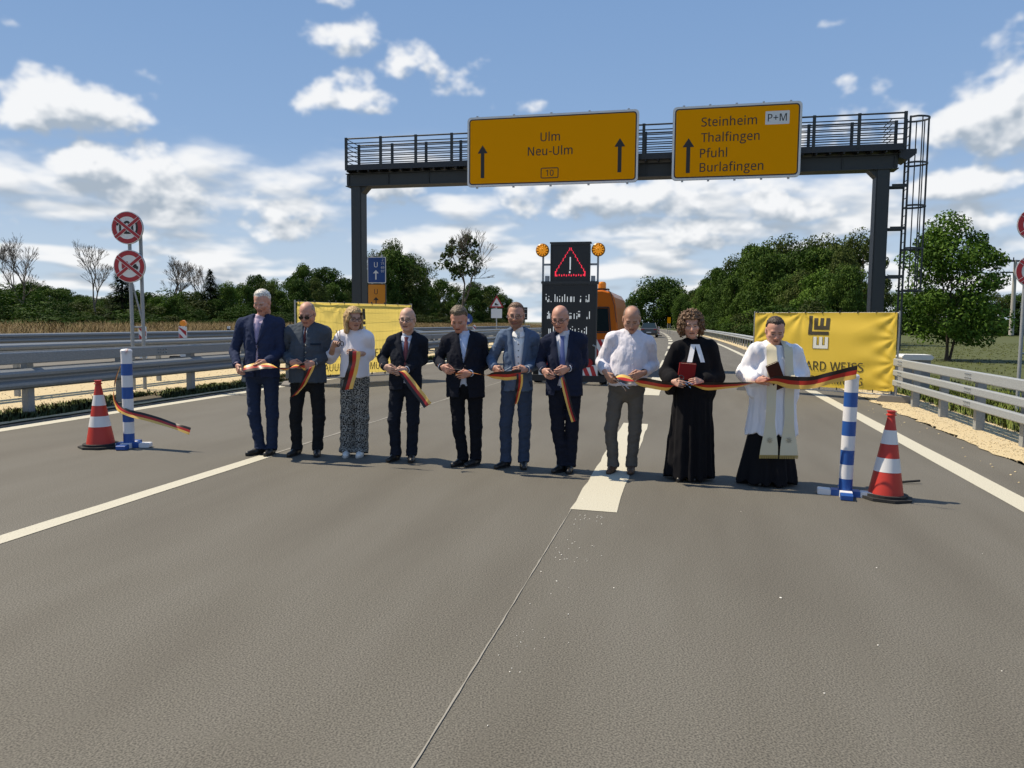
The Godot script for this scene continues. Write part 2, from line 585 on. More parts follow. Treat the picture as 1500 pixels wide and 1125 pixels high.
func make_sky() -> Sky:
	cloud_big.noise_type = FastNoiseLite.TYPE_SIMPLEX_SMOOTH
	cloud_big.seed = 11
	cloud_big.frequency = 0.55
	cloud_big.fractal_octaves = 4
	cloud_fine.noise_type = FastNoiseLite.TYPE_SIMPLEX_SMOOTH
	cloud_fine.seed = 5
	cloud_fine.frequency = 0.75
	cloud_fine.fractal_octaves = 5
	cloud_fine.fractal_gain = 0.55
	sort_heaps()
	var w := 768
	var im := Image.create_empty(w, w / 2, false, Image.FORMAT_RGBF)
	for y in w / 2:
		var el := 90.0 - (y + 0.5) * 360.0 / w
		for x in w:
			var az := (x + 0.5) * 360.0 / w
			im.set_pixel(x, y, sky_at(az, maxf(el, 0.2)) if el > -1.0 else Color(0.16, 0.17, 0.13))
	im.resize(4096, 2048, Image.INTERPOLATE_CUBIC)
	for y in range(722, 1024):                            # finer where fine detail can be told
		var el := 90.0 - (y + 0.5) * 360.0 / 4096
		for x in range(-450, 450):
			im.set_pixel((x + 4096) % 4096, y, sky_at((x + 0.5) * 360.0 / 4096, el))
	var m := PanoramaSkyMaterial.new()
	m.panorama = ImageTexture.create_from_image(im)
	m.energy_multiplier = 1.0
	var sky := Sky.new()
	sky.sky_material = m
	return sky

func _ready() -> void:
	rng.seed = 20240711
	# camera
	var cam := Camera3D.new()
	cam.name = "camera"
	cam.position = Vector3(0, 1.62, 0)
	cam.rotation_order = EULER_ORDER_YXZ
	cam.rotation_degrees = Vector3(-4.63, 0, 0.5)
	cam.fov = 53.34
	cam.near = 0.05
	cam.far = 3000.0
	add_child(cam)
	# sky and air
	var we := WorldEnvironment.new()
	we.name = "world_environment"
	var env := Environment.new()
	env.background_mode = Environment.BG_SKY
	env.sky = make_sky()
	env.tonemap_mode = Environment.TONE_MAPPER_LINEAR
	env.tonemap_exposure = 1.25
	env.sdfgi_enabled = true
	env.ssao_enabled = true
	env.ssil_enabled = true
	we.environment = env
	add_child(we)
	# sun: high, from the left of the road
	var sun := DirectionalLight3D.new()
	sun.name = "sun"
	sun.light_color = Color(1.0, 0.94, 0.84)
	sun.light_energy = 1.6
	sun.light_angular_distance = 0.5
	sun.shadow_enabled = true
	var ray := (RN * cos(deg_to_rad(55.5)) - RD * 0.03 - Vector3.UP * sin(deg_to_rad(55.5))).normalized()
	sun.basis = Basis.looking_at(ray, Vector3.UP)
	add_child(sun)
	build_ground()
	build_gantry()
	build_guardrails()
	build_banners()
	build_trailer_and_van()
	build_signs()
	build_vehicles()
	build_trees()
	build_grass()
	build_people()
	build_ribbons()
	build_posts_and_cones()

# ---------------------------------------------------------------- ground, road, markings
func asphalt(called: String, lo: Color, hi: Color, sd: int) -> StandardMaterial3D:
	var m := mat(called, Color.WHITE, 0.86)
	m.albedo_texture = noise_tex(0.125, 4, 1024, lo.linear_to_srgb(), hi.linear_to_srgb(), sd, FastNoiseLite.TYPE_SIMPLEX_SMOOTH, [[0.28, lo.lerp(hi, 0.27).linear_to_srgb()], [0.5, lo.lerp(hi, 0.50).linear_to_srgb()], [0.72, lo.lerp(hi, 0.71).linear_to_srgb()]])
	m.uv1_scale = Vector3(0.62, 0.62, 0.62)
	m.detail_enabled = true
	m.detail_blend_mode = BaseMaterial3D.BLEND_MODE_MUL
	m.detail_uv_layer = BaseMaterial3D.DETAIL_UV_2
	m.detail_albedo = noise_tex(0.010, 5, 512, Color(0.89, 0.88, 0.865), Color(1, 1, 1), sd + 3, FastNoiseLite.TYPE_SIMPLEX_SMOOTH, [[0.5, Color(0.95, 0.945, 0.935)]])
	m.uv2_scale = Vector3(0.22, 0.045, 1)
	m.heightmap_enabled = true
	m.heightmap_scale = 0.15
	m.heightmap_texture = noise_tex(0.12, 3, 1024, Color.BLACK, Color.WHITE, sd + 7)
	return m

func ground_mat(called: String, lo: Color, hi: Color, tile: float, freq: float, sd: int, relief: float, mids := []) -> StandardMaterial3D:
	var m := mat(called, Color.WHITE, 0.95)
	m.albedo_texture = noise_tex(freq, 5, 1024, lo.linear_to_srgb(), hi.linear_to_srgb(), sd, FastNoiseLite.TYPE_SIMPLEX_SMOOTH, mids)
	m.uv1_scale = Vector3.ONE / tile
	m.heightmap_enabled = true
	m.heightmap_scale = relief
	m.heightmap_texture = m.albedo_texture
	return m

func build_ground() -> void:
	# the land: one sheet to the horizon, following the road near it
	var mb := MB.new()
	var us := [-1600.0, -700.0, -300.0, -120.0, -60.0, -45.0, -30.0, -26.0, -23.0, -21.9, -12.0, -9.3, 4.0, 5.2, 5.6, 7.0, 8.5, 10.0, 20.0, 40.0, 60.0, 110.0, 160.0, 300.0, 700.0, 1600.0]
	var ss := [-60.0, -20.0, 0.0, 10.0, 20.0, 30.0, 40.0, 50.0, 60.0, 80.0, 100.0, 130.0, 160.0, 200.0, 240.0, 285.0, 400.0, 700.0, 1200.0, 2000.0]
	var under := func(u: float) -> float: return -0.05 if u > -22.5 and u < 5.3 else 0.0
	for s in ss:
		for u in us:
			mb.col = Color(0.135, 0.115, 0.045) if u < -21.0 and u > -60.0 else (Color(0.075, 0.105, 0.020) if u < 0 else Color(0.088, 0.112, 0.020))
			mb.pt(rp(u, s, under.call(u)), Vector3.UP, Vector2(u, s))
	var w := us.size()
	for a in ss.size() - 1:
		for b in w - 1:
			var f := a * w + b
			mb.tri3(f, f + 1, f + w + 1); mb.tri3(f, f + w + 1, f + w)
	var land := mat("meadow", Color.WHITE, 0.95)
	land.vertex_color_use_as_albedo = true
	land.albedo_texture = noise_tex(0.03, 5, 1024, Color(0.66, 0.62, 0.58), Color(1, 1, 1), 21)
	land.uv1_scale = Vector3(0.11, 0.11, 1)
	structure("ground", mb.mesh(land))
	# carriageways
	structure("road", strip([-9.27, -4.7, -0.9, 3.1, 4.03], -14.0, 520.0, 0.0, asphalt("asphalt", Color(0.026, 0.0245, 0.021), Color(0.214, 0.203, 0.172), 3), 3.0, 0.02))
	structure("opposite_carriageway_road", strip([-21.6, -17.5, -13.3], -14.0, 520.0, 0.0, asphalt("asphalt_older", Color(0.07, 0.066, 0.058), Color(0.200, 0.186, 0.160), 33), 5.0))
	# shoulders
	var gravel := ground_mat("pale_gravel", Color(0.24, 0.18, 0.09), Color(0.74, 0.62, 0.40), 0.9, 0.06, 41, 2.2, [[0.45, Color(0.54, 0.445, 0.27).linear_to_srgb()]])
	structure("gravel_shoulder", strip([4.02, 4.6, 5.25], 0.0, 160.0, 0.012, gravel, 0.25, 0.16))
	structure("median_gravel_ground", strip([-13.35, -12.0, -10.25], 0.0, 160.0, 0.012, gravel, 0.3, 0.2))
	structure("gravel_edge_ground", strip([-9.44, -9.26], 0.0, 160.0, 0.02, gravel, 0.3, 0.05))
	var soil := ground_mat("weedy_soil", Color(0.03, 0.026, 0.016), Color(0.16, 0.13, 0.08), 1.3, 0.04, 51, 2.0)
	structure("weedy_verge_ground", strip([-10.30, -9.9, -9.42], 0.0, 160.0, 0.0, soil, 0.4, 0.12))
	structure("verge_ground", strip([5.2, 5.7, 6.6], 0.0, 120.0, 0.006, soil, 0.5, 0.3))
	# painted markings
	var paint := mat("road_paint", Color.WHITE, 0.75)
	paint.albedo_texture = noise_tex(0.09, 4, 512, Color(0.30, 0.28, 0.22).linear_to_srgb(), Color(0.53, 0.51, 0.42).linear_to_srgb(), 61, FastNoiseLite.TYPE_SIMPLEX_SMOOTH, [[0.35, Color(0.47, 0.45, 0.365).linear_to_srgb()]])
	paint.uv1_scale = Vector3(1.4, 0.8, 1)
	paint.heightmap_enabled = true
	paint.heightmap_scale = 0.25
	paint.heightmap_texture = noise_tex(0.12, 2, 512, Color.BLACK, Color.WHITE, 62)
	structure("left_edge_line_road_marking", strip([-9.03, -8.79], -14.0, 300.0, 0.004, paint, 1.5, 0.012))
	structure("lane_line_road_marking", strip([-4.75, -4.58], -14.0, 7.85, 0.004, paint, 0.5, 0.010))
	structure("right_edge_line_road_marking", strip([3.0, 3.26], -14.0, 300.0, 0.004, paint, 1.5, 0.012))
	for k in 22:
		var s0 := 6.45 + 10.9 * k
		structure("dashed_line_road_marking", strip([-0.925, -0.535], s0, s0 + 5.9, 0.004, paint, 0.3, 0.018))
	for k in 10:
		structure("opposite_dashed_line_road_marking", strip([-17.6, -17.45], 6.0 + 12.0 * k, 10.0 + 12.0 * k, 0.004, paint, 2.0))
	structure("opposite_edge_line_road_marking", strip([-13.8, -13.6], -10.0, 200.0, 0.004, paint, 4.0))
	var chalk := mat("chalk", Color(0.27, 0.258, 0.225), 0.9)
	structure("seam_road_marking", strip([-0.922, -0.9155], 0.6, 6.45, 0.005, chalk, 0.10, 0.006))
	structure("premarking_line_road_marking", strip([-4.68, -4.645], 7.85, 30.0, 0.004, mat("faint_chalk", Color(0.24, 0.23, 0.205), 0.9), 0.3, 0.02))
	# flecks of spilt paint beside the seam
	var fl := MB.new()
	for k in 80:
		var s := 6.3 - 4.2 * pow(rng.randf(), 1.6)
		var u := -0.9 + absf(rng.randfn(0.0, 0.18)) + (0.06 if rng.randf() < 0.5 else 0.0)
		if k > 66:
			s = rng.randf_range(2.2, 7.0)
			u = rng.randf_range(-1.2, 2.6)
		var r := rng.randf_range(0.0015, 0.0055) * (1.3 if k > 66 else 1.0)
		var p := PackedVector2Array()
		for q in 6: p.append(Vector2(cos(TAU * q / 6), sin(TAU * q / 6) * 1.5) * r * rng.randf_range(0.5, 1.2))
		fl.xf = Transform3D(RB * Basis(Vector3.RIGHT, -PI / 2), rp(u, s, 0.0))
		fl.prism(p, 0.003, 0.0045)
	tag(obj("paint_flecks", fl.mesh(mat("fleck_paint", Color(0.78, 0.76, 0.7), 0.7))), "white flecks of spilt road paint scattered beside the chalk seam on the asphalt", "paint flecks", "", "stuff")
	# loose stones on the gravel shoulder
	var st := MB.new()
	st.col = Color.WHITE
	for q in 1: st.ball(Vector3.ZERO, Vector3(1, 0.65, 0.85), 6)
	var mm := MultiMesh.new()
	mm.transform_format = MultiMesh.TRANSFORM_3D
	mm.use_colors = true
	var gm := vmat("stone", 0.9)
	mm.mesh = st.mesh(gm)
	mm.instance_count = 4200
	for k in 4200:
		var right := k < 3000
		var s := 7.0 + 22.0 * pow(rng.randf(), 1.5)
		var u := rng.randf_range(4.0, 5.3) if right else rng.randf_range(-13.2, -10.1)
		if k % 40 == 0 and right: u = rng.randf_range(3.5, 4.0)
		mm.set_instance_transform(k, Transform3D(Basis(Vector3.UP, rng.randf() * TAU).scaled(Vector3.ONE * rng.randf_range(0.006, 0.017)), rp(u, s, 0.015 if u > 4.0 or not right else 0.003)))
		var g := rng.randf_range(0.65, 1.1)
		mm.set_instance_color(k, Color(0.55 * g, 0.45 * g, 0.28 * g))
	var stones := MultiMeshInstance3D.new()
	stones.name = "loose_gravel"
	stones.multimesh = mm
	add_child(stones, true)
	tag(stones, "loose pale yellow stones scattered over the gravel shoulders", "gravel", "", "stuff")

# ---------------------------------------------------------------- the sign gantry and its two signs
func build_gantry() -> void:
	var steel := mat("gantry_steel", Color(0.028, 0.034, 0.036), 0.55, 0.0)
	var dark := mat("gantry_dark", Color(0.018, 0.022, 0.028), 0.5, 0.0)
	var g := thing("sign_gantry", "dark grey steel sign gantry with railed walkway spanning the whole carriageway", "gantry", Transform3D(RB, rp(-2.9, 27.3, 0) * Vector3(1, 0, 1)))
	var ox := -2.9
	var mb: MB
	for u in [-12.13, 6.08]:
		mb = MB.new()
		mb.cbox(Vector3(u - ox, 3.35, 0), Vector3(0.41, 6.6, 0.50), 0.025)
		# outstanding flanges along the front and back
		for z in [-0.265, 0.265]:
			mb.box(Vector3(u - ox, 3.35, z), Vector3(0.34, 6.56, 0.03))
		obj("post", mb.mesh(steel), g)
		mb = MB.new()
		mb.cbox(Vector3(u - ox, 0.18, 0), Vector3(1.0, 0.5, 1.0), 0.04)
		obj("post_base", mb.mesh(mat("concrete", Color(0.33, 0.32, 0.29), 0.9)), g)
		mb = MB.new()                                      # haunch where the post meets the beam
		var e := 1.0 if u < 0 else -1.0
		mb.prism(PackedVector2Array([Vector2(u - ox + e * 0.205, 6.38), Vector2(u - ox + e * 0.205, 6.64), Vector2(u - ox + e * 0.46, 6.64)]), -0.22, 0.22)
		obj("haunch", mb.mesh(steel), g)
	mb = MB.new()
	mb.cbox(Vector3((-12.5 + 6.5) / 2 - ox, 6.85, 0), Vector3(19.0, 0.40, 0.52), 0.025)
	mb.box(Vector3((-12.5 + 6.5) / 2 - ox, 7.075, 0), Vector3(19.04, 0.03, 0.64))
	mb.box(Vector3((-12.5 + 6.5) / 2 - ox, 6.63, 0), Vector3(19.04, 0.03, 0.64))
	for k in 13:                                          # stiffener plates
		mb.box(Vector3(-12.4 + 18.8 * k / 12 - ox, 6.85, 0), Vector3(0.025, 0.38, 0.60))
	obj("beam", mb.mesh(steel), g)
	mb = MB.new()
	mb.box(Vector3((-12.42 + 6.6) / 2 - ox, 7.24, 0), Vector3(19.02, 0.06, 1.16))
	for z in [-0.58, 0.58]:
		mb.box(Vector3((-12.42 + 6.6) / 2 - ox, 7.25, z), Vector3(19.02, 0.20, 0.02))
	for k in 46:
		mb.box(Vector3(-12.35 + 18.85 * k / 45 - ox, 7.15, 0), Vector3(0.05, 0.11, 1.1))
	obj("walkway", mb.mesh(dark), g)
	var cell := 18.96 / 14.0
	for z in [0.57, -0.57]:
		for k in 15:
			mb = MB.new()
			mb.box(Vector3(-12.37 + cell * k - ox, 7.78, z), Vector3(0.095, 1.10, 0.06))
			obj("railing_post", mb.mesh(steel), g)
		for y in [7.48, 7.64, 7.80, 7.96, 8.12, 8.29]:
			mb = MB.new()
			var r := 0.028 if y > 8.2 else 0.019
			mb.tube(Vector3(-12.40 - ox, y, z), Vector3(6.56 - ox, y, z), r, r, 8)
			obj("railing_bar", mb.mesh(steel), g)
	for u in [-12.38, 6.2]:
		for y in [7.48, 7.64, 7.80, 7.96, 8.12, 8.29]:
			if u > 0 and y > 8.2: continue
			mb = MB.new()
			mb.tube(Vector3(u - ox, y, -0.57), Vector3(u - ox, y, 0.57), 0.014, 0.014, 8)
			obj("end_railing_bar", mb.mesh(steel), g)
	# ladder with its safety cage on the outer side of the right-hand post
	for z in [-0.22, 0.22]:
		mb = MB.new()
		mb.box(Vector3(6.82 - ox, 4.55, z), Vector3(0.06, 7.45, 0.025))
		obj("ladder_rail", mb.mesh(steel), g)
	for k in 26:
		mb = MB.new()
		mb.tube(Vector3(6.82 - ox, 0.95 + 0.28 * k, -0.22), Vector3(6.82 - ox, 0.95 + 0.28 * k, 0.22), 0.014, 0.014, 8)
		obj("ladder_rung", mb.mesh(steel), g)
	for y in [1.6, 3.2, 4.75, 6.1]:
		mb = MB.new()
		for z in [-0.2, 0.2]: mb.box(Vector3(6.6 - ox, y, z), Vector3(0.46, 0.10, 0.06))
		obj("ladder_bracket", mb.mesh(steel), g)
	mb = MB.new()
	mb.prism(PackedVector2Array([Vector2(6.5 - ox, 7.2), Vector2(7.0 - ox, 7.2), Vector2(7.0 - ox, 7.05), Vector2(6.75 - ox, 6.85), Vector2(6.5 - ox, 6.95)]), -0.4, 0.4)
	obj("ladder_landing", mb.mesh(dark), g)
	for y in [2.75, 4.1, 5.45, 6.8, 8.22]:
		mb = MB.new()
		var pts := []
		for k in 15:
			var a := -PI / 2 + PI * k / 14
			pts.append(Vector3(6.98 + 0.46 * cos(a) - ox, y, 0.38 * sin(a)))
		pts.push_front(Vector3(6.82 - ox, y, -0.30)); pts.push_back(Vector3(6.82 - ox, y, 0.30))
		for k in pts.size() - 1:
			var a: Vector3 = pts[k]
			var b: Vector3 = pts[k + 1]
			mb.box((a + b) / 2, Vector3(a.distance_to(b) + 0.012, 0.06, 0.012), Basis(Vector3.UP, atan2(-(b - a).z, (b - a).x)))
		obj("cage_hoop", mb.mesh(steel), g)
	for k in 5:
		var a := -1.2 + 0.6 * k
		mb = MB.new()
		mb.box(Vector3(6.98 + 0.445 * cos(a) - ox, 5.45, 0.365 * sin(a)), Vector3(0.03, 5.5, 0.03))
		obj("cage_bar", mb.mesh(steel), g)
	# the two yellow direction signs hanging on the front of it
	direction_sign("direction_sign", "wide yellow overhead sign reading Ulm and Neu-Ulm with two arrows", -4.67, 5.96, 2.40, 0.035)
	direction_sign("direction_sign", "square yellow overhead sign listing Steinheim, Thalfingen, Pfuhl and Burlafingen", 1.445, 4.05, 2.39, 0.0)

func direction_sign(called: String, label: String, u: float, w: float, h: float, _tilt: float) -> void:
	var yellow := mat("sign_yellow", Color(0.86, 0.345, 0.002), 0.6)
	yellow.metallic_specular = 0.12
	var black := mat("sign_black", Color(0.014, 0.012, 0.010), 0.45)
	var white := mat("sign_white", Color(0.72, 0.72, 0.70), 0.4)
	var alu := mat("aluminium", Color(0.42, 0.43, 0.44), 0.45, 0.6)
	var s := thing(called, label, "road sign", Transform3D(RB, rp(u, 26.5, 0) * Vector3(1, 0, 1) + Vector3(0, 7.555, 0)), "overhead direction signs on the gantry")
	obj("panel", plate(rrect(w, h, 0.14), -0.03, 0.03, alu), s)
	obj("white_edge", plate(rrect(w - 0.012, h - 0.012, 0.134), 0.03, 0.033, white), s)
	obj("border", plate(rrect(w - 0.14, h - 0.14, 0.11), 0.033, 0.036, black), s)
	obj("face", plate(rrect(w - 0.22, h - 0.22, 0.08), 0.036, 0.039, yellow), s)
	for k in 5:
		for e in [-1, 1]:
			var mb := MB.new()
			mb.box(Vector3(-w / 2 + 0.35 + (w - 0.7) * k / 4, e * (h / 2 + 0.02), -0.02), Vector3(0.07, 0.05, 0.06))
			obj("clamp", mb.mesh(alu), s)
	for k in 4:
		var mb := MB.new()
		mb.box(Vector3(-w / 2 + 0.5 + (w - 1.0) * k / 3, 0, -0.105), Vector3(0.08, h * 0.96, 0.14))
		mb.box(Vector3(-w / 2 + 0.5 + (w - 1.0) * k / 3, -0.70, -0.33), Vector3(0.06, 0.12, 0.32))
		obj("hanger", mb.mesh(alu), s)
	var line := func(words: String, x: float, y: float, cap: float, left: bool) -> void:
		var me := text(words, cap, black, 0.006)
		var o := obj("lettering", me, s)
		place(o, Vector3(x + (me.get_aabb().size.x / 2 if left else 0.0), y, 0.041))
		if left: o.position.x = x - me.get_aabb().position.x
	if w > 5.0:
		line.call("Ulm", -0.02, 0.42, 0.29, false)
		line.call("Neu-Ulm", -0.02, -0.055, 0.29, false)
		var num := obj("lettering", text("10", 0.20, black, 0.006), s)
		place(num, Vector3(-0.03, -0.80, 0.041))
		var fr := obj("number_frame", frame(0.62, 0.36, 0.05, 0.028, 0.039, 0.044, black), s)
		place(fr, Vector3(-0.03, -0.80, 0))
		for e in [-1, 1]:
			var ar := obj("arrow", plate(arrow(1.13, 0.36, 0.125, 0.28), 0.039, 0.045, black), s)
			place(ar, Vector3(-2.42 if e < 0 else 2.36, -0.90 if e < 0 else -0.86, 0))
	else:
		line.call("Steinheim", -1.10, 0.66, 0.285, true)
		line.call("Thalfingen", -1.10, 0.16, 0.285, true)
		line.call("Pfuhl", -1.12, -0.34, 0.285, true)
		line.call("Burlafingen", -1.12, -0.80, 0.285, true)
		obj("white_field", plate(Transform2D(0, Vector2(1.27, 0.70)) * rrect(0.74, 0.42, 0.02), 0.039, 0.043, white), s)
		place(obj("lettering", text("P+M", 0.23, black, 0.006), s), Vector3(1.27, 0.70, 0.045))
		place(obj("arrow", plate(arrow(1.13, 0.37, 0.125, 0.29), 0.039, 0.045, black), s), Vector3(-1.50, -0.96, 0))

# ---------------------------------------------------------------- guardrails
func rail(u: float, s0: float, s1: float, prof: Array, y: float, m: Material, ds := 2.0) -> ArrayMesh:      # a profile [out, up] swept along the road
	var mb := MB.new()
	var k := maxi(1, int((s1 - s0) / ds))
	for e in prof.size() - 1:
		var p: Vector2 = prof[e]
		var q: Vector2 = prof[e + 1]
		var d := (q - p).normalized()
		var nn := RN * d.y - Vector3.UP * d.x
		var st := mb.v.size()
		for a in k + 1:
			var s := lerpf(s0, s1, float(a) / k)
			var g := rp(u, s, 0)
			mb.pt(g + RN * p.x + Vector3(0, y + p.y, 0), nn); mb.pt(g + RN * q.x + Vector3(0, y + q.y, 0), nn)
		for a in k:
			var f := st + a * 2
			mb.tri3(f, f + 3, f + 1); mb.tri3(f, f + 2, f + 3)
	for end in 2:
		var s := s1 if end else s0
		var poly := PackedVector2Array()
		for p in prof: poly.append(p)
		poly.remove_at(poly.size() - 1)
		var tr := Geometry2D.triangulate_polygon(poly)
		var g := rp(u, s, y)
		for q in range(0, tr.size(), 3):
			mb.tri(g + RN * poly[tr[q]].x + Vector3.UP * poly[tr[q]].y, g + RN * poly[tr[q + 1]].x + Vector3.UP * poly[tr[q + 1]].y, g + RN * poly[tr[q + 2]].x + Vector3.UP * poly[tr[q + 2]].y)
	return mb.mesh(m)

func wave(e: float) -> Array:           # the W-shaped beam, crests towards +e
	return [Vector2(0, -0.155), Vector2(0.062 * e, -0.125), Vector2(0.078 * e, -0.09), Vector2(0.072 * e, -0.05), Vector2(0.012 * e, -0.012), Vector2(0.012 * e, 0.012), Vector2(0.072 * e, 0.05), Vector2(0.078 * e, 0.09), Vector2(0.062 * e, 0.125), Vector2(0.0, 0.155), Vector2(-0.006 * e, 0.155), Vector2(-0.006 * e, -0.155), Vector2(0, -0.155)]

func boxy(e: float, h: float) -> Array:
	return [Vector2(0, -h), Vector2(0.05 * e, -h), Vector2(0.062 * e, -h + 0.015), Vector2(0.062 * e, h - 0.015), Vector2(0.05 * e, h), Vector2(0, h), Vector2(0, -h)]

func zinc(called: String, a: float) -> StandardMaterial3D:
	var m := mat(called, Color.WHITE, 0.5, 0.25)
	m.albedo_texture = noise_tex(0.035, 5, 512, Color(a * 0.62, a * 0.68, a * 0.73).linear_to_srgb(), Color(a * 1.0, a * 1.07, a * 1.12).linear_to_srgb(), 71)
	m.uv1_triplanar = true
	m.uv1_world_triplanar = true
	m.uv1_scale = Vector3(1.1, 2.2, 1.1)
	return m

func bolts(parent: Node, u: float, y: float, s0: float, s1: float, e: float, m: Material) -> void:
	var s := s0
	while s < s1:
		var mb := MB.new()
		for a in 4:
			for b in 2:
				var c := rp(u + e * 0.006, s + a * 0.075, y + (b - 0.5) * 0.06)
				mb.tube(c, c + RN * e * 0.02, 0.014, 0.012, 6)
		tag(obj("joint_bolts", mb.mesh(m), parent), "", "", "", "stuff")
		s += 4.0

func build_guardrails() -> void:
	var z := zinc("zinc", 0.29)
	var zs := zinc("zinc_post", 0.34)
	# left, two W-beams on the road side and two behind
	var g := thing("guardrail", "double height galvanised guardrail along the left edge of the new carriageway", "guardrail", Transform3D(), "guardrails of the road")
	for y in [0.895, 0.575]:
		obj("beam", rail(-9.75, 1.0, 150.0, wave(1.0) if y < 0.6 else boxy(1.0, 0.088), y, z), g)
		obj("beam", rail(-10.05, 1.0, 150.0, wave(-1.0) if y < 0.6 else boxy(-1.0, 0.088), y, z), g)
		bolts(g, -9.75 + (0.02 if y < 0.6 else 0.058), y, 8.6, 40.0, 1.0, zs)
	for k in 60:
		var s := 5.85 + 2.0 * k
		if k % 2 == 1 and k > 1 and k < 6: s += 0.0
		var mb := MB.new()
		for e in [-0.055, 0.055]: mb.box(Vector3(e, 0.48, 0), Vector3(0.008, 1.0, 0.12))
		mb.box(Vector3(0, 0.48, 0.056), Vector3(0.106, 1.0, 0.008))
		place(obj("post", mb.mesh(zs), g), rp(-9.9, s, 0), RB)
		mb = MB.new()
		for y in [0.895, 0.575]: mb.box(Vector3(0, y, 0), Vector3(0.26, 0.12, 0.05))
		place(obj("spacer", mb.mesh(zs), g), rp(-9.9, s + 0.09, 0), RB)
	# the low rail of the opposite carriageway
	g = thing("guardrail", "lower galvanised guardrail in the median behind the double one", "guardrail", Transform3D(), "guardrails of the road")
	obj("beam", rail(-12.15, 1.0, 150.0, wave(1.0), 0.86, z), g)
	obj("beam", rail(-12.45, 1.0, 150.0, wave(-1.0), 0.86, z), g)
	for k in 36:
		var mb := MB.new()
		mb.box(Vector3(0, 0.45, 0), Vector3(0.10, 0.94, 0.06))
		place(obj("post", mb.mesh(zs), g), rp(-12.3, 4.0 + 4.0 * k, 0), RB)
	g = thing("guardrail", "guardrail on the far side of the opposite carriageway in front of dry grass", "guardrail", Transform3D(), "guardrails of the road")
	obj("beam", rail(-21.9, 1.0, 120.0, wave(1.0), 0.70, z), g)
	for k in 28:
		var mb := MB.new()
		mb.box(Vector3(-0.06, 0.4, 0), Vector3(0.10, 0.9, 0.06))
		place(obj("post", mb.mesh(zs), g), rp(-21.9, 4.0 + 4.0 * k, 0), RB)
	# right, three slim rails
	var zb := zinc("zinc_bright", 0.40)
	g = thing("guardrail", "bright three rail guardrail on the gravel shoulder at right behind the banner", "guardrail", Transform3D(), "guardrails of the road")
	for q in [[0.885, 0.080], [0.655, 0.062], [0.435, 0.062]]:
		obj("beam", rail(4.5, 1.0, 20.2, boxy(-1.0, q[1]), q[0], zb, 1.0), g)
		bolts(g, 4.5 - 0.058, q[0], 9.4, 19.0, -1.0, zs)
	for k in 11:
		var s := 3.05 + 1.76 * k
		if s > 20.0: break
		var mb := MB.new()
		for e in [-0.06, 0.06]: mb.box(Vector3(e, 0.43, 0), Vector3(0.008, 0.98, 0.13))
		mb.box(Vector3(0, 0.43, 0.06), Vector3(0.112, 0.98, 0.008))
		place(obj("post", mb.mesh(zs), g), rp(4.66, s, 0), RB)
		mb = MB.new()
		for y in [0.885, 0.655, 0.435]: mb.box(Vector3(-0.08, y, 0), Vector3(0.14, 0.07, 0.05))
		place(obj("bracket", mb.mesh(zs), g), rp(4.66, s, 0), RB)
	g = thing("guardrail", "single beam guardrail curving away beyond the right banner towards the trees", "guardrail", Transform3D(), "guardrails of the road")
	obj("beam", rail(4.5, 20.6, 170.0, wave(-1.0), 0.74, zb), g)
	for k in 75:
		var mb := MB.new()
		mb.box(Vector3(0, 0.4, 0), Vector3(0.10, 0.86, 0.06))
		place(obj("post", mb.mesh(zs), g), rp(4.62, 21.0 + 2.0 * k, 0), RB)

# ---------------------------------------------------------------- banners on site fences
func wrinkle(x: float, y: float, w: float, h: float, sd: float) -> float:
	var fx := x / w + 0.5
	var fy := y / h + 0.5
	var edge := minf(minf(fx, 1.0 - fx), minf(fy, 1.0 - fy))
	var d := 0.010 * sin(x * 2.1 + sd) * sin(fy * PI)
	# folds drawn towards the ties at the sides and corners
	for q in [[1.0, 0.05], [1.0, 0.36], [1.0, 0.68], [1.0, 0.98], [0.0, 0.1], [0.0, 0.6], [0.12, 1.0], [0.36, 1.0]]:
		var dx: float = (fx - q[0]) * w
		var dy: float = (fy - q[1]) * h
		var r := sqrt(dx * dx + dy * dy)
		d += 0.016 * exp(-r * 1.7) * sin(atan2(dy, absf(dx) + 0.001) * 9.0 + sd) * smoothstep(0.0, 0.25, r)
	return d + 0.03 * smoothstep(0.0, 0.3, edge)

func bent(me: ArrayMesh, at0: Vector2, w: float, h: float, sd: float, lift: float, m: Material) -> ArrayMesh:    # lettering laid onto the wrinkled cloth
	var a := me.surface_get_arrays(0)
	var v: PackedVector3Array = a[Mesh.ARRAY_VERTEX]
	for k in v.size():
		var p := v[k] + Vector3(at0.x, at0.y, 0)
		v[k] = Vector3(p.x, p.y, wrinkle(p.x, p.y, w, h, sd) + lift + clampf(p.z, -0.002, 0.002))
	a[Mesh.ARRAY_VERTEX] = v
	var out := ArrayMesh.new()
	out.add_surface_from_arrays(Mesh.PRIMITIVE_TRIANGLES, a)
	out.surface_set_material(0, m)
	return out

func bars(list: Array, m: Material, w: float, h: float, sd: float, lift: float) -> ArrayMesh:      # rectangles x0 y0 x1 y1, diced so that they follow the cloth
	var mb := MB.new()
	for q in list:
		var rows := []
		for a in 13:
			var row := []
			for b in 13:
				var x := lerpf(q[0], q[2], b / 12.0)
				var y := lerpf(q[1], q[3], a / 12.0)
				row.append(Vector3(x, y, wrinkle(x, y, w, h, sd) + lift))
			rows.append(row)
		mb.sheet(rows)
	return mb.mesh(m)

func shrunk(list: Array, x: float, y: float) -> Array:
	for q in list:
		for k in 4: q[k] = (x + 0.03 + (q[k] - x) * 0.88) if k % 2 == 0 else (y + (q[k] - y) * 0.92)
	return list

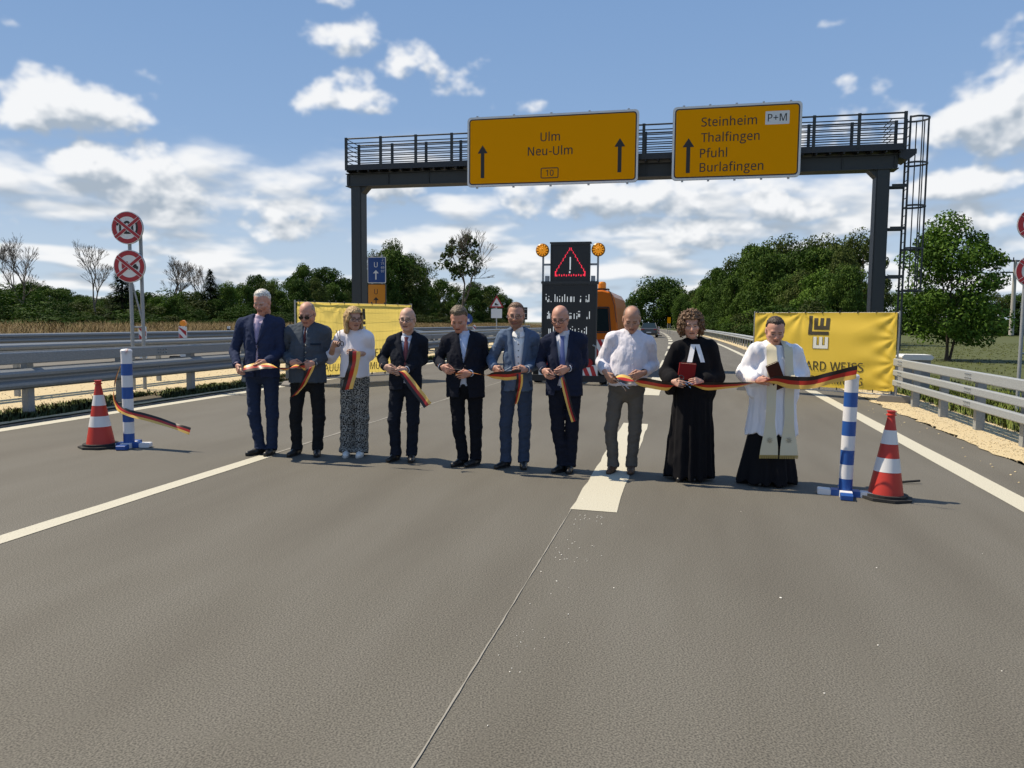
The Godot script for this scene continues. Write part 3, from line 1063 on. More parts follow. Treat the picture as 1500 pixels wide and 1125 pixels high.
func banner(label: String, tr: Transform3D, w: float, sd: float, through: bool) -> void:
	var o := thing("banner_fence", label, "banner", tr, "yellow banners on site fence panels")
	var h := 1.72
	var tube := mat("fence_tube", Color(0.36, 0.36, 0.35), 0.4, 0.7)
	var mb := MB.new()
	for x in [-w / 2 - 0.03, w / 2 + 0.03]: mb.tube(Vector3(x, 0.05, -0.04), Vector3(x, 1.98, -0.04), 0.021, 0.021, 10)
	for y in [0.14, 1.93]: mb.tube(Vector3(-w / 2 - 0.03, y, -0.04), Vector3(w / 2 + 0.03, y, -0.04), 0.017, 0.017, 10)
	obj("fence_frame", mb.mesh(tube), o)
	mb = MB.new()
	for k in int(w / 0.11): mb.tube(Vector3(-w / 2 + 0.11 * (k + 0.5), 0.14, -0.04), Vector3(-w / 2 + 0.11 * (k + 0.5), 1.93, -0.04), 0.0025, 0.0025, 4, false)
	for k in 8: mb.tube(Vector3(-w / 2, 0.25 + 0.22 * k, -0.036), Vector3(w / 2, 0.25 + 0.22 * k, -0.036), 0.0025, 0.0025, 4, false)
	tag(obj("wire_mesh", mb.mesh(tube), o), "", "", "", "stuff")
	for x in [-w / 2 - 0.03, w / 2 + 0.03]:
		mb = MB.new()
		mb.prism(PackedVector2Array([Vector2(-0.36, 0), Vector2(0.36, 0), Vector2(0.36, 0.06), Vector2(0.28, 0.13), Vector2(-0.28, 0.13), Vector2(-0.36, 0.06)]), -0.115, 0.115)
		place(obj("foot", mb.mesh(mat("fence_foot", Color(0.20, 0.19, 0.175), 0.9)), o), Vector3(x, 0.0, -0.04), Basis(Vector3.UP, 0.25))
	var cloth := mat("banner_backlit" if through else "banner_cloth", Color(0.70, 0.49, 0.050) if not through else Color(0.66, 0.50, 0.075), 0.38)
	cloth.backlight_enabled = true
	cloth.backlight = Color(1.0, 0.9, 0.5) if through else Color(0.3, 0.26, 0.12)
	var c := Vector3(0, 0.22 + h / 2, 0)
	var rows := []
	for a in 49:
		var row := []
		for b in 97:
			var x := (b / 96.0 - 0.5) * w
			var y := (a / 48.0 - 0.5) * h
			row.append(Vector3(x, y, wrinkle(x, y, w, h, sd)))
		rows.append(row)
	mb = MB.new()
	mb.sheet(rows)
	place(obj("banner_cloth", mb.mesh(cloth), o), c)
	var ink := mat("banner_ink", Color(0.045, 0.035, 0.016), 0.5)
	var white := mat("banner_white", Color(0.70, 0.70, 0.62), 0.5)
	var lx := -0.10                       # the firm's mark: a tall L holding an E on its back, and a white one under it
	var ly := 0.79
	place(obj("emblem", bars(shrunk([[lx - 0.25, ly - 0.48, lx - 0.16, ly], [lx - 0.16, ly - 0.48, lx + 0.29, ly - 0.395], [lx - 0.11, ly - 0.35, lx + 0.30, ly - 0.255], [lx - 0.11, ly - 0.255, lx - 0.01, ly - 0.06], [lx + 0.05, ly - 0.255, lx + 0.14, ly - 0.06], [lx + 0.20, ly - 0.255, lx + 0.30, ly - 0.06]], lx, ly), ink, w, h, sd, 0.007), o), c)
	place(obj("emblem_outline", bars(shrunk([[lx - 0.12, ly - 0.832, lx + 0.29, ly - 0.822], [lx - 0.12, ly - 0.822, lx - 0.11, ly - 0.53], [lx + 0.28, ly - 0.822, lx + 0.29, ly - 0.53], [lx - 0.02, ly - 0.73, lx - 0.01, ly - 0.53], [lx + 0.035, ly - 0.73, lx + 0.045, ly - 0.53], [lx + 0.13, ly - 0.73, lx + 0.14, ly - 0.53], [lx + 0.185, ly - 0.73, lx + 0.195, ly - 0.53], [lx - 0.02, ly - 0.735, lx + 0.045, ly - 0.725], [lx + 0.13, ly - 0.735, lx + 0.195, ly - 0.725]], lx, ly), ink, w, h, sd, 0.009), o), c)
	place(obj("white_emblem", bars(shrunk([[lx - 0.11, ly - 0.822, lx + 0.28, ly - 0.73], [lx - 0.11, ly - 0.73, lx - 0.02, ly - 0.53], [lx + 0.045, ly - 0.73, lx + 0.13, ly - 0.53], [lx + 0.195, ly - 0.73, lx + 0.28, ly - 0.53]], lx, ly), white, w, h, sd, 0.007), o), c)
	for q in [["LEONHARD WEISS", -0.37, 0.205], ["BAUUNTERNEHMUNG", -0.69, 0.175]]:
		var me := text(q[0], q[2], ink, 0.002)
		var wide := me.get_aabb().size.x
		var target := 2.12
		var a := me.surface_get_arrays(0)
		var v: PackedVector3Array = a[Mesh.ARRAY_VERTEX]
		for k in v.size(): v[k].x *= target / wide
		a[Mesh.ARRAY_VERTEX] = v
		var sc := ArrayMesh.new()
		sc.add_surface_from_arrays(Mesh.PRIMITIVE_TRIANGLES, a)
		place(obj("lettering", bent(sc, Vector2(-0.10, q[1]), w, h, sd, 0.008, ink), o), c)
	for k in 9:
		for e in [-1, 1]:
			mb = MB.new()
			mb.box(Vector3((k / 8.0 - 0.5) * (w - 0.1), (h / 2) * e + 0.015 * e, -0.01), Vector3(0.008, 0.07, 0.05))
			place(obj("cable_tie", mb.mesh(mat("tie_black", Color(0.015, 0.015, 0.015), 0.5)), o), c)

func between(a: Vector3, b: Vector3) -> Transform3D:      # a frame at the middle of a, b whose x runs from a to b
	var x := (b - a) * Vector3(1, 0, 1)
	x = x.normalized()
	return Transform3D(Basis(x, Vector3.UP, x.cross(Vector3.UP)), (a + b) / 2)

func build_banners() -> void:
	banner("yellow company banner standing at right behind the priest in the white surplice", between(rp(1.62, 19.7), rp(4.52, 18.0)), 3.25, 0.4, false)
	banner("sunlit yellow company banner standing at left behind the woman with blond hair", between(rp(-8.72, 16.0), rp(-7.02, 19.25)), 3.5, 2.1, true)

# ---------------------------------------------------------------- warning trailer and orange van
func lamp_glow(called: String, c: Color, e: float) -> StandardMaterial3D:
	var m := mat(called, c, 0.3)
	m.emission_enabled = true
	m.emission = c.linear_to_srgb()
	m.emission_energy_multiplier = e
	return m

func build_trailer_and_van() -> void:
	var zincm := zinc("zinc_trailer", 0.34)
	var black := mat("display_black", Color(0.012, 0.014, 0.016), 0.45)
	var frm := mat("display_frame", Color(0.022, 0.025, 0.028), 0.4)
	var led := lamp_glow("led_white", Color(0.62, 0.64, 0.63), 0.45)
	var ledr := lamp_glow("led_red", Color(0.75, 0.02, 0.05), 0.9)
	var red := mat("sheet_red", Color(0.42, 0.018, 0.022), 0.45)
	var white := mat("sign_white", Color(0.72, 0.72, 0.70), 0.4)
	var tyre := mat("tyre", Color(0.014, 0.014, 0.014), 0.85)
	var t := thing("warning_trailer", "black road works warning trailer with lit triangle display and two amber lamps", "trailer", at(-2.9, 19.5))
	var mb := MB.new()
	mb.cbox(Vector3(0, 1.52, 0), Vector3(1.40, 2.10, 0.14), 0.02)
	obj("message_board", mb.mesh(black), t)
	obj("message_board_frame", place_mesh(frame(1.42, 2.12, 0.02, 0.035, 0.0, 0.03, frm), Vector3(0, 1.52, 0.06)), t)
	mb = MB.new()
	mb.cbox(Vector3(0.01, 3.08, 0), Vector3(1.0, 0.98, 0.14), 0.03)
	obj("warning_display", mb.mesh(black), t)
	obj("display_frame", place_mesh(frame(1.02, 1.0, 0.03, 0.03, 0.0, 0.03, frm), Vector3(0.01, 3.08, 0.06)), t)
	mb = MB.new()
	mb.cbox(Vector3(0, 2.60, 0), Vector3(1.46, 0.06, 0.2), 0.01)
	mb.cbox(Vector3(0.01, 3.60, 0), Vector3(1.06, 0.04, 0.2), 0.01)
	obj("crossbar", mb.mesh(frm), t)
	# the red warning triangle, made of short lit rods
	mb = MB.new()
	for k in 7:
		for e in [-1, 1]:
			var x: float = 0.01 + e * (0.02 + 0.054 * k)
			mb.box(Vector3(x, 3.44 - 0.088 * k, 0.075), Vector3(0.020, 0.07 if k % 3 != 1 else 0.045, 0.012))
			mb.box(Vector3(x + e * 0.026, 3.40 - 0.088 * k, 0.075), Vector3(0.012, 0.03, 0.012))
	for k in 12: mb.box(Vector3(-0.33 + 0.062 * k, 2.775 + 0.012 * (k % 2), 0.075), Vector3(0.026, 0.045, 0.012))
	for e in [-1, 1]: mb.box(Vector3(0.01 + e * 0.375, 2.82, 0.075), Vector3(0.03, 0.13, 0.012))
	tag(obj("lit_triangle", mb.mesh(ledr), t), "", "", "", "stuff")
	mb = MB.new()
	mb.box(Vector3(0.01, 3.08, 0.075), Vector3(0.03, 0.32, 0.012))
	mb.box(Vector3(0.0, 2.86, 0.075), Vector3(0.03, 0.05, 0.012))
	obj("lit_exclamation_mark", mb.mesh(led), t)
	# lines of the message, caught half way through the display's scan
	mb = MB.new()
	var lines := [[2.20, [[-0.60, 2], [-0.56, 1], [-0.53, 2], [-0.47, 0], [-0.37, 4], [-0.31, 3], [-0.25, 2], [-0.18, 3], [-0.12, 4], [-0.05, 3], [0.03, 3], [0.06, 3], [0.12, 3], [0.28, 1], [0.29, 2], [0.43, 2], [0.47, 1], [0.50, 4]]],
		[1.77, [[-0.56, 2], [-0.53, 4], [-0.50, 3], [-0.40, 3], [-0.30, 4], [-0.20, 2], [-0.10, 3], [0.02, 2], [0.05, 2], [0.13, 3], [0.20, 2], [0.24, 2], [0.27, 2], [0.46, 1], [0.52, 4]]],
		[1.38, [[-0.52, 3], [-0.48, 3], [-0.40, 4], [-0.25, 3], [-0.10, 3], [0.04, 2], [0.09, 2], [0.16, 3], [0.25, 2], [0.33, 1], [0.40, 2], [0.45, 4]]]]
	for l in lines:
		for q in l[1]:
			var hh: float = [0.03, 0.06, 0.09, 0.15, 0.21][q[1]]
			var yy: float = l[0] - 0.1 + hh / 2 + (0.05 if int(q[0] * 100) % 3 == 0 and q[1] < 3 else 0.0)
			mb.box(Vector3(q[0], yy, 0.073), Vector3(0.019, hh * 0.9, 0.012))
			if q[1] == 2: mb.box(Vector3(q[0], yy + 0.10, 0.073), Vector3(0.019, 0.025, 0.012))
	tag(obj("lit_lettering", mb.mesh(led), t), "", "", "", "stuff")
	for e in [-1, 1]:
		mb = MB.new()
		mb.box(Vector3(e * 0.705, 2.93, -0.02), Vector3(0.045, 0.75, 0.05))
		mb.box(Vector3(e * 0.60, 2.86 + 0.2, -0.02), Vector3(0.2, 0.05, 0.04))
		mb.box(Vector3(e * 0.59, 2.70, 0.0), Vector3(0.10, 0.14, 0.10))
		obj("lamp_pole", mb.mesh(zincm), t)
		mb = MB.new()
		mb.xf = Transform3D(Basis(Vector3.RIGHT, PI / 2), Vector3(e * 0.715, 3.42, 0.03))
		mb.lathe([Vector2(0, -0.08), Vector2(0.11, -0.08), Vector2(0.168, -0.03), Vector2(0.172, 0.0), Vector2(0.172, 0.03), Vector2(0.15, 0.05)], 28)
		var la := obj("warning_lamp", mb.mesh(mat("lamp_housing", Color(0.30, 0.13, 0.008), 0.4)), t)
		mb = MB.new()
		for k in 12:
			for j in 3:
				var a := TAU * k / 12
				mb.ball(Vector3(e * 0.715 + cos(a) * (0.035 + 0.045 * j), 3.42 + sin(a) * (0.035 + 0.045 * j), 0.085 - j * 0.004), Vector3(0.026, 0.026, 0.014), 8)
		obj("lens", mb.mesh(lamp_glow("amber_lens", Color(0.78, 0.30, 0.01), 0.35)), la)
	# running gear
	mb = MB.new()
	for e in [-1, 1]: mb.box(Vector3(e * 0.66, 0.95, -0.10), Vector3(0.06, 1.5, 0.06))
	mb.box(Vector3(0, 0.42, -0.2), Vector3(1.7, 0.08, 0.10))
	mb.box(Vector3(0, 0.46, -1.6), Vector3(0.10, 0.10, 2.8))
	obj("chassis", mb.mesh(zincm), t)
	mb = MB.new()
	mb.cbox(Vector3(0.0, 0.16, 0.12), Vector3(1.9, 0.16, 0.12), 0.02)
	mb.box(Vector3(0.0, 0.06, 0.10), Vector3(0.12, 0.12, 0.2))
	obj("bumper", mb.mesh(mat("black_plastic", Color(0.015, 0.015, 0.016), 0.6)), t)
	for e in [-1, 1]:
		mb = MB.new()
		mb.tube(Vector3(e * 0.86 - 0.09, 0.30, -0.35), Vector3(e * 0.86 + 0.09, 0.30, -0.35), 0.30, 0.30, 24)
		var wh := obj("wheel", mb.mesh(tyre), t)
		mb = MB.new()
		mb.tube(Vector3(e * 0.86 - 0.094, 0.30, -0.35), Vector3(e * 0.86 + 0.094, 0.30, -0.35), 0.17, 0.17, 20)
		obj("rim", mb.mesh(zincm), wh)
		mb = MB.new()
		mb.cbox(Vector3(e * 0.55, 0.36, 0.15), Vector3(0.42, 0.30, 0.02), 0.01)
		var pl := obj("chevron_plate", mb.mesh(white), t)
		for k in 2:
			obj("stripe", plate(PackedVector2Array([Vector2(e * 0.55 - 0.2 + 0.2 * k, 0.49), Vector2(e * 0.55 - 0.1 + 0.2 * k, 0.49), Vector2(e * 0.55 + 0.02 + 0.17 * k, 0.23), Vector2(e * 0.55 - 0.09 + 0.17 * k, 0.23)]), 0.161, 0.165, red), pl)
		mb = MB.new()
		mb.tube(Vector3(e * 0.52, 0.56, 0.06), Vector3(e * 0.52, 0.56, 0.17), 0.12, 0.11, 20)
		obj("tail_lamp", mb.mesh(mat("tail_red", Color(0.30, 0.008, 0.012), 0.25)), t)
	mb = MB.new()
	mb.path([Vector3(0.70, 0.2, 0.1), Vector3(0.70, 0.98, 0.1), Vector3(0.62, 1.02, 0.12)], 0.022, 8)
	obj("support_leg", mb.mesh(zincm), t)
	# the van
	var orange := mat("van_orange", Color(0.52, 0.125, 0.008), 0.32)
	orange.clearcoat_enabled = true
	orange.clearcoat = 0.1
	orange.metallic_specular = 0.3
	var glass := mat("van_glass", Color(0.012, 0.020, 0.022), 0.08)
	var v := thing("van", "orange high roofed road service van with beacon parked behind the warning trailer", "van", at(-2.95, 23.2))
	var prof := PackedVector2Array([Vector2(-0.98, 0.36), Vector2(0.98, 0.36), Vector2(1.0, 0.9), Vector2(0.985, 1.35), Vector2(0.90, 2.05), Vector2(0.84, 2.36), Vector2(0.72, 2.52), Vector2(0.5, 2.57), Vector2(-0.5, 2.57), Vector2(-0.72, 2.52), Vector2(-0.84, 2.36), Vector2(-0.90, 2.05), Vector2(-0.985, 1.35), Vector2(-1.0, 0.9)])
	mb = MB.new()
	mb.prism(prof, -4.1, -0.05)
	var inset := PackedVector2Array()
	for p in prof: inset.append(Vector2(p.x * 0.95, 0.36 + (p.y - 0.36) * 0.975 + 0.01))
	for k in prof.size():
		var e := (k + 1) % prof.size()
		mb.quad(Vector3(prof[k].x, prof[k].y, -0.05), Vector3(prof[e].x, prof[e].y, -0.05), Vector3(inset[e].x, inset[e].y, 0.0), Vector3(inset[k].x, inset[k].y, 0.0))
	mb.prism(inset, -0.04, 0.0)
	mb.prism(PackedVector2Array([Vector2(-0.94, 0.36), Vector2(0.94, 0.36), Vector2(0.94, 1.15), Vector2(-0.94, 1.15)]), -5.1, -4.1)
	obj("body", mb.mesh(orange), v)
	for e in [-1, 1]:
		obj("rear_window", plate(PackedVector2Array([Vector2(e * 0.10, 1.32), Vector2(e * 0.72, 1.32), Vector2(e * 0.66, 2.02), Vector2(e * 0.10, 2.02)]), 0.002, 0.012, glass), v)
		obj("window_seal", frame_poly([Vector2(e * 0.07, 1.29), Vector2(e * 0.755, 1.29), Vector2(e * 0.69, 2.05), Vector2(e * 0.07, 2.05)], 0.035, 0.002, 0.018, mat("black_plastic", Color(0.015, 0.015, 0.016), 0.6)), v)
		obj("tail_light", plate(PackedVector2Array([Vector2(e * 0.84, 0.85), Vector2(e * 0.93, 0.85), Vector2(e * 0.92, 1.25), Vector2(e * 0.84, 1.25)]), 0.002, 0.03, mat("tail_red", Color(0.30, 0.008, 0.012), 0.25)), v)
		var ch := obj("chevron_panel", plate(PackedVector2Array([Vector2(e * 0.06, 0.62), Vector2(e * 0.80, 0.62), Vector2(e * 0.80, 1.08), Vector2(e * 0.06, 1.08)]), 0.002, 0.008, white), v)
		for k in 3:
			var x0: float = 0.10 + 0.25 * k
			obj("stripe", plate(PackedVector2Array([Vector2(e * x0, 1.08), Vector2(e * (x0 + 0.12), 1.08), Vector2(e * minf(x0 + 0.36, 0.80), 0.62), Vector2(e * minf(x0 + 0.24, 0.78), 0.62)]), 0.0085, 0.013, red), ch)
		mb = MB.new()
		mb.cbox(Vector3(e * 0.14, 1.12, 0.02), Vector3(0.14, 0.05, 0.04), 0.01)
		obj("door_handle", mb.mesh(mat("black_plastic", Color(0.015, 0.015, 0.016), 0.6)), v)
		for z in [-0.95, -4.2]:
			mb = MB.new()
			mb.tube(Vector3(e * 0.72, 0.34, z), Vector3(e * 0.94, 0.34, z), 0.34, 0.34, 24)
			obj("wheel", mb.mesh(tyre), v)
		obj("door_gap", plate(PackedVector2Array([Vector2(e * 0.004, 0.45), Vector2(e * 0.012, 0.45), Vector2(e * 0.012, 2.4), Vector2(e * 0.004, 2.4)]), 0.0, 0.003, mat("display_black", Color(0.012, 0.014, 0.016), 0.45)), v)
	mb = MB.new()
	mb.cbox(Vector3(0, 0.42, 0.04), Vector3(1.86, 0.2, 0.14), 0.03)
	obj("bumper", mb.mesh(mat("black_plastic", Color(0.015, 0.015, 0.016), 0.6)), v)
	mb = MB.new()
	mb.cbox(Vector3(0, 2.60, -0.4), Vector3(1.3, 0.05, 0.3), 0.01)
	mb.path([Vector3(0.62, 2.58, -0.1), Vector3(0.74, 2.5, 0.04), Vector3(0.86, 2.1, 0.05), Vector3(0.93, 1.6, 0.03)], 0.012, 6)
	obj("roof_bar", mb.mesh(mat("black_plastic", Color(0.015, 0.015, 0.016), 0.6)), v)
	mb = MB.new()
	mb.xf = Transform3D(Basis(), Vector3(0.43, 2.62, -0.4))
	mb.lathe([Vector2(0.10, 0), Vector2(0.125, 0.02), Vector2(0.125, 0.16), Vector2(0.10, 0.21), Vector2(0.0, 0.225)], 20)
	obj("beacon", mb.mesh(lamp_glow("beacon_amber", Color(0.62, 0.20, 0.006), 0.12)), v)
	obj("licence_plate", plate(PackedVector2Array([Vector2(-0.26, 0.50), Vector2(0.26, 0.50), Vector2(0.26, 0.60), Vector2(-0.26, 0.60)]), 0.112, 0.118, white), v)

func place_mesh(me: ArrayMesh, by: Vector3) -> ArrayMesh:
	var a := me.surface_get_arrays(0)
	var v: PackedVector3Array = a[Mesh.ARRAY_VERTEX]
	for k in v.size(): v[k] += by
	a[Mesh.ARRAY_VERTEX] = v
	var out := ArrayMesh.new()
	out.add_surface_from_arrays(Mesh.PRIMITIVE_TRIANGLES, a)
	out.surface_set_material(0, me.surface_get_material(0))
	return out

func frame_poly(p: Array, t: float, z0: float, z1: float, m: Material) -> ArrayMesh:
	var mb := MB.new()
	for k in p.size():
		var a: Vector2 = p[k]
		var b: Vector2 = p[(k + 1) % p.size()]
		mb.prism(thick(a, b, t), z0, z1 + 0.001 * k)
	return mb.mesh(m)

# ---------------------------------------------------------------- signs and beacons
func round_signs(label: String, u: float, s: float, y1: float, y2: float, turn: float, pole_dx: float) -> void:
	var white := mat("sign_white", Color(0.72, 0.72, 0.70), 0.4)
	var red := mat("sign_red", Color(0.36, 0.014, 0.022), 0.38)
	var black := mat("sign_black", Color(0.014, 0.012, 0.010), 0.45)
	var alu := mat("aluminium", Color(0.42, 0.43, 0.44), 0.45, 0.6)
	var zp := zinc("zinc_pole", 0.34)
	var o := thing("sign_post", label, "road sign", at(u, s, turn), "crossed out speed and overtaking signs")
	for e in [-1, 1]:
		var mb := MB.new()
		var x: float = pole_dx + 0.08 * e
		mb.tube(Vector3(x, -0.1, -0.13 - 0.07 * e), Vector3(x, y1 + (0.02 if e > 0 else 0.25), -0.13 - 0.07 * e), 0.036, 0.036, 12)
		obj("pole", mb.mesh(zp), o)
	var mb2 := MB.new()
	mb2.tube(Vector3(pole_dx - 0.08, 1.32, -0.06), Vector3(pole_dx + 0.08, 1.32, -0.20), 0.02, 0.02, 8)
	mb2.tube(Vector3(pole_dx - 0.08, 2.35, -0.06), Vector3(pole_dx + 0.08, 1.40, -0.20), 0.02, 0.02, 8)
	obj("brace", mb2.mesh(zp), o)
	for k in 2:
		var y := y1 if k == 0 else y2
		var c := Vector3(0.02 * k, y, 0)
		var r := 0.335
		place(obj("disc", plate(disc(r), -0.02, 0.012, alu), o), c)
		place(obj("white_face", plate(disc(r - 0.004), 0.012, 0.015, white), o), c)
		place(obj("red_ring", ring(r - 0.105, r - 0.016, 0.015, 0.018, red), o), c)
		if k == 0:
			var l := text("120", 0.26, black, 0.004, true)
			place(obj("lettering", l, o), c + Vector3(0, 0, 0.017), Basis().scaled(Vector3(0.80, 1, 1)))
		else:
			# a lorry beside a car: no overtaking for lorries
			var lm := MB.new()
			lm.prism(PackedVector2Array([Vector2(-0.16, -0.045), Vector2(-0.03, -0.045), Vector2(-0.03, 0.10), Vector2(-0.16, 0.10)]), 0.015, 0.018)
			lm.prism(PackedVector2Array([Vector2(-0.025, -0.045), Vector2(0.03, -0.045), Vector2(0.03, 0.03), Vector2(0.0, 0.06), Vector2(-0.025, 0.06)]), 0.015, 0.018)
			place(obj("lorry_symbol", lm.mesh(red), o), c)
			lm = MB.new()
			lm.prism(PackedVector2Array([Vector2(0.06, -0.045), Vector2(0.19, -0.045), Vector2(0.19, 0.0), Vector2(0.165, 0.005), Vector2(0.15, 0.045), Vector2(0.095, 0.045), Vector2(0.08, 0.005), Vector2(0.06, 0.0)]), 0.015, 0.018)
			for x in [-0.13, -0.06, 0.0, 0.085, 0.165]: lm.prism(disc(0.018, 12, x, -0.05), 0.0181, 0.02)
			place(obj("car_symbol", lm.mesh(black), o), c)
		for e in [-1, 1]:
			var p := Vector2(-0.255 * e, 0.20)
			var q := Vector2(0.255 * e, -0.20)
			var z := 0.020 + 0.003 * (0 if (e < 0) == (k == 0) else 1) + 0.002
			if k == 1: z = 0.020 + 0.003 * (0 if e < 0 else 1) + 0.002
			place(obj("tape_edge", plate(thick(p, q, 0.075), z, z + 0.0012, white), o), c)
			place(obj("red_tape", plate(thick(p * 1.01, q * 1.01, 0.060), z + 0.0012, z + 0.0024, red), o), c)

func guide_beacon(label: String, u: float, s: float, lamp: bool, flip: int) -> void:
	var white := mat("sign_white", Color(0.72, 0.72, 0.70), 0.4)
	var red := mat("sign_red", Color(0.36, 0.014, 0.022), 0.38)
	var o := thing("guide_beacon", label, "beacon", at(u, s, 0.25), "red and white guide beacons at the roadworks")
	var mb := MB.new()
	mb.cbox(Vector3(0, 0.06, 0), Vector3(0.8, 0.12, 0.4), 0.03)
	obj("foot", mb.mesh(mat("rubber", Color(0.02, 0.02, 0.02), 0.85)), o)
	var b := obj("board", plate(Transform2D(0, Vector2(0, 0.66)) * rrect(0.24, 1.04, 0.03), -0.02, 0.02, white), o)
	for k in 3:
		var y := 0.44 + 0.33 * k
		var p := PackedVector2Array([Vector2(-0.11 * flip, y), Vector2(0.11 * flip, y - 0.24), Vector2(0.11 * flip, y - 0.08), Vector2(-0.11 * flip, minf(y + 0.16, 1.16))])
		obj("stripe", plate(p, 0.02, 0.024, red), b)
	if lamp:
		mb = MB.new()
		mb.tube(Vector3(0, 1.30, -0.05), Vector3(0, 1.30, 0.05), 0.11, 0.10, 18)
		obj("lamp", mb.mesh(lamp_glow("beacon_amber", Color(0.62, 0.20, 0.006), 0.12)), o)
	else:
		mb = MB.new()
		mb.tube(Vector3(0, 1.18, 0), Vector3(0, 1.24, 0), 0.015, 0.015, 8)
		obj("lamp_holder", mb.mesh(white), o)

func build_signs() -> void:
	round_signs("pair of round red signs in the median crossed out with red tape", -11.25, 13.8, 3.36, 2.575, 0.17, 0.08)
	round_signs("pair of crossed out round signs at the right picture edge beyond the guardrail", 6.62, 16.95, 3.85, 2.94, -0.15, -0.05)
	# detour signs by the left gantry post
	var blue := mat("sign_blue", Color(0.010, 0.055, 0.22), 0.4)
	var orange := mat("sign_orange", Color(0.62, 0.235, 0.008), 0.4)
	var white := mat("sign_white", Color(0.72, 0.72, 0.70), 0.4)
	var black := mat("sign_black", Color(0.014, 0.012, 0.010), 0.45)
	var alu := mat("aluminium", Color(0.42, 0.43, 0.44), 0.45, 0.6)
	var o := thing("detour_sign", "blue detour sign with letter U above an orange one beside the gantry post", "road sign", at(-12.14, 29.0, 0.1))
	var mb := MB.new()
	for x in [-0.2, 0.2]: mb.tube(Vector3(x, -0.1, -0.06), Vector3(x, 4.15, -0.06), 0.038, 0.038, 10)
	obj("pole", mb.mesh(alu), o)
	var gyo := gy(-12.14)
	for k in 2:
		var c := Vector3(0, 3.655 - gyo - k * 1.075, 0)
		var h := 1.05
		place(obj("panel", plate(rrect(0.76, h, 0.05), -0.015, 0.01, alu), o), c)
		place(obj("white_edge", plate(rrect(0.755, h - 0.005, 0.048), 0.01, 0.013, white if k == 0 else black), o), c)
		place(obj("face", plate(rrect(0.70, h - 0.06, 0.035), 0.013, 0.016, blue if k == 0 else orange), o), c)
		place(obj("lettering", text("U", 0.20, white if k == 0 else black, 0.004), o), c + Vector3(-0.03, 0.21, 0.018))
		place(obj("arrow", plate(arrow(0.38, 0.24, 0.05, 0.13), 0.016, 0.020, white if k == 0 else black), o), c + Vector3(-0.03, -0.38, 0))
		if k == 0:
			for q in [["2", 0.40], ["71", 0.255], ["69", 0.10], ["97", -0.05]]:
				place(obj("number", text(q[0], 0.095, white, 0.004), o), c + Vector3(0.25, q[1], 0.018))
	guide_beacon("red and white guide beacon, first left of the amber lamp one behind the rails", -17.6, 24.2, false, 1)
	guide_beacon("red and white guide beacon standing just right of the crossed out signs' poles", -17.4, 21.9, false, 1)
	guide_beacon("red and white guide beacon topped with an amber lamp behind the left guardrail", -16.9, 23.3, true, 1)
	for q in [[-19.5, 52.0, "far guide beacon in the dry grass right of the dark parked car"], [-15.6, 57.0, "far guide beacon between the blue arrow sign and the warning triangle"], [-13.2, 62.0, "far guide beacon just right of the warning triangle's pole"], [-12.6, 96.0, "tiny guide beacon left of the warning trailer near the distant sign frame"], [-1.9, 97.0, "tiny guide beacon on the road beside the last dashes"]]:
		guide_beacon(q[2], q[0], q[1], false, 1)
	# white reflector post in the dry grass
	o = thing("reflector_post", "white reflector post with black band in front of the dry grass", "reflector post", at(-22.4, 34.5))
	mb = MB.new()
	mb.cbox(Vector3(0, 0.52, 0), Vector3(0.12, 1.04, 0.10), 0.02)
	obj("post", mb.mesh(white), o)
	mb = MB.new()
	mb.cbox(Vector3(0, 0.80, 0), Vector3(0.124, 0.24, 0.104), 0.02)
	obj("band", mb.mesh(black), o)
	# warning triangle with plate
	var red := mat("sign_red", Color(0.36, 0.014, 0.022), 0.38)
	o = thing("warning_sign", "white and red warning triangle above a small white plate on a pole", "road sign", at(-14.6, 60.3, 0.15))
	mb = MB.new()
	mb.tube(Vector3(0, -0.1, -0.05), Vector3(0, 3.5, -0.05), 0.04, 0.04, 8)
	obj("pole", mb.mesh(alu), o)
	obj("triangle", plate(PackedVector2Array([Vector2(-0.58, 2.62), Vector2(0.58, 2.62), Vector2(0, 3.62)]), -0.01, 0.01, red), o)
	obj("white_field", plate(PackedVector2Array([Vector2(-0.40, 2.73), Vector2(0.40, 2.73), Vector2(0, 3.40)]), 0.01, 0.014, white), o)
	mb = MB.new()
	mb.prism(PackedVector2Array([Vector2(-0.16, 2.80), Vector2(0.16, 2.80), Vector2(0.12, 2.88), Vector2(0.02, 2.90), Vector2(-0.02, 3.0), Vector2(-0.14, 2.98)]), 0.014, 0.018)
	obj("symbol", mb.mesh(black), o)
	obj("plate", plate(PackedVector2Array([Vector2(-0.44, 1.78), Vector2(0.44, 1.78), Vector2(0.44, 2.52), Vector2(-0.44, 2.52)]), -0.01, 0.01, white), o)
	o = thing("arrow_sign", "round blue sign with a white arrow pointing down to the right", "road sign", at(-16.9, 59.6, 0.15))
	mb = MB.new()
	mb.tube(Vector3(0, -0.1, -0.05), Vector3(0, 1.9, -0.05), 0.04, 0.04, 8)
	obj("pole", mb.mesh(alu), o)
	obj("disc", plate(disc(0.46, 32, 0, 1.65), -0.01, 0.01, blue), o)
	place(obj("arrow", plate(arrow(0.6, 0.34, 0.10, 0.24), 0.01, 0.016, white), o), Vector3(-0.2, 1.85, 0), Basis(Vector3(0, 0, 1), -2.35))
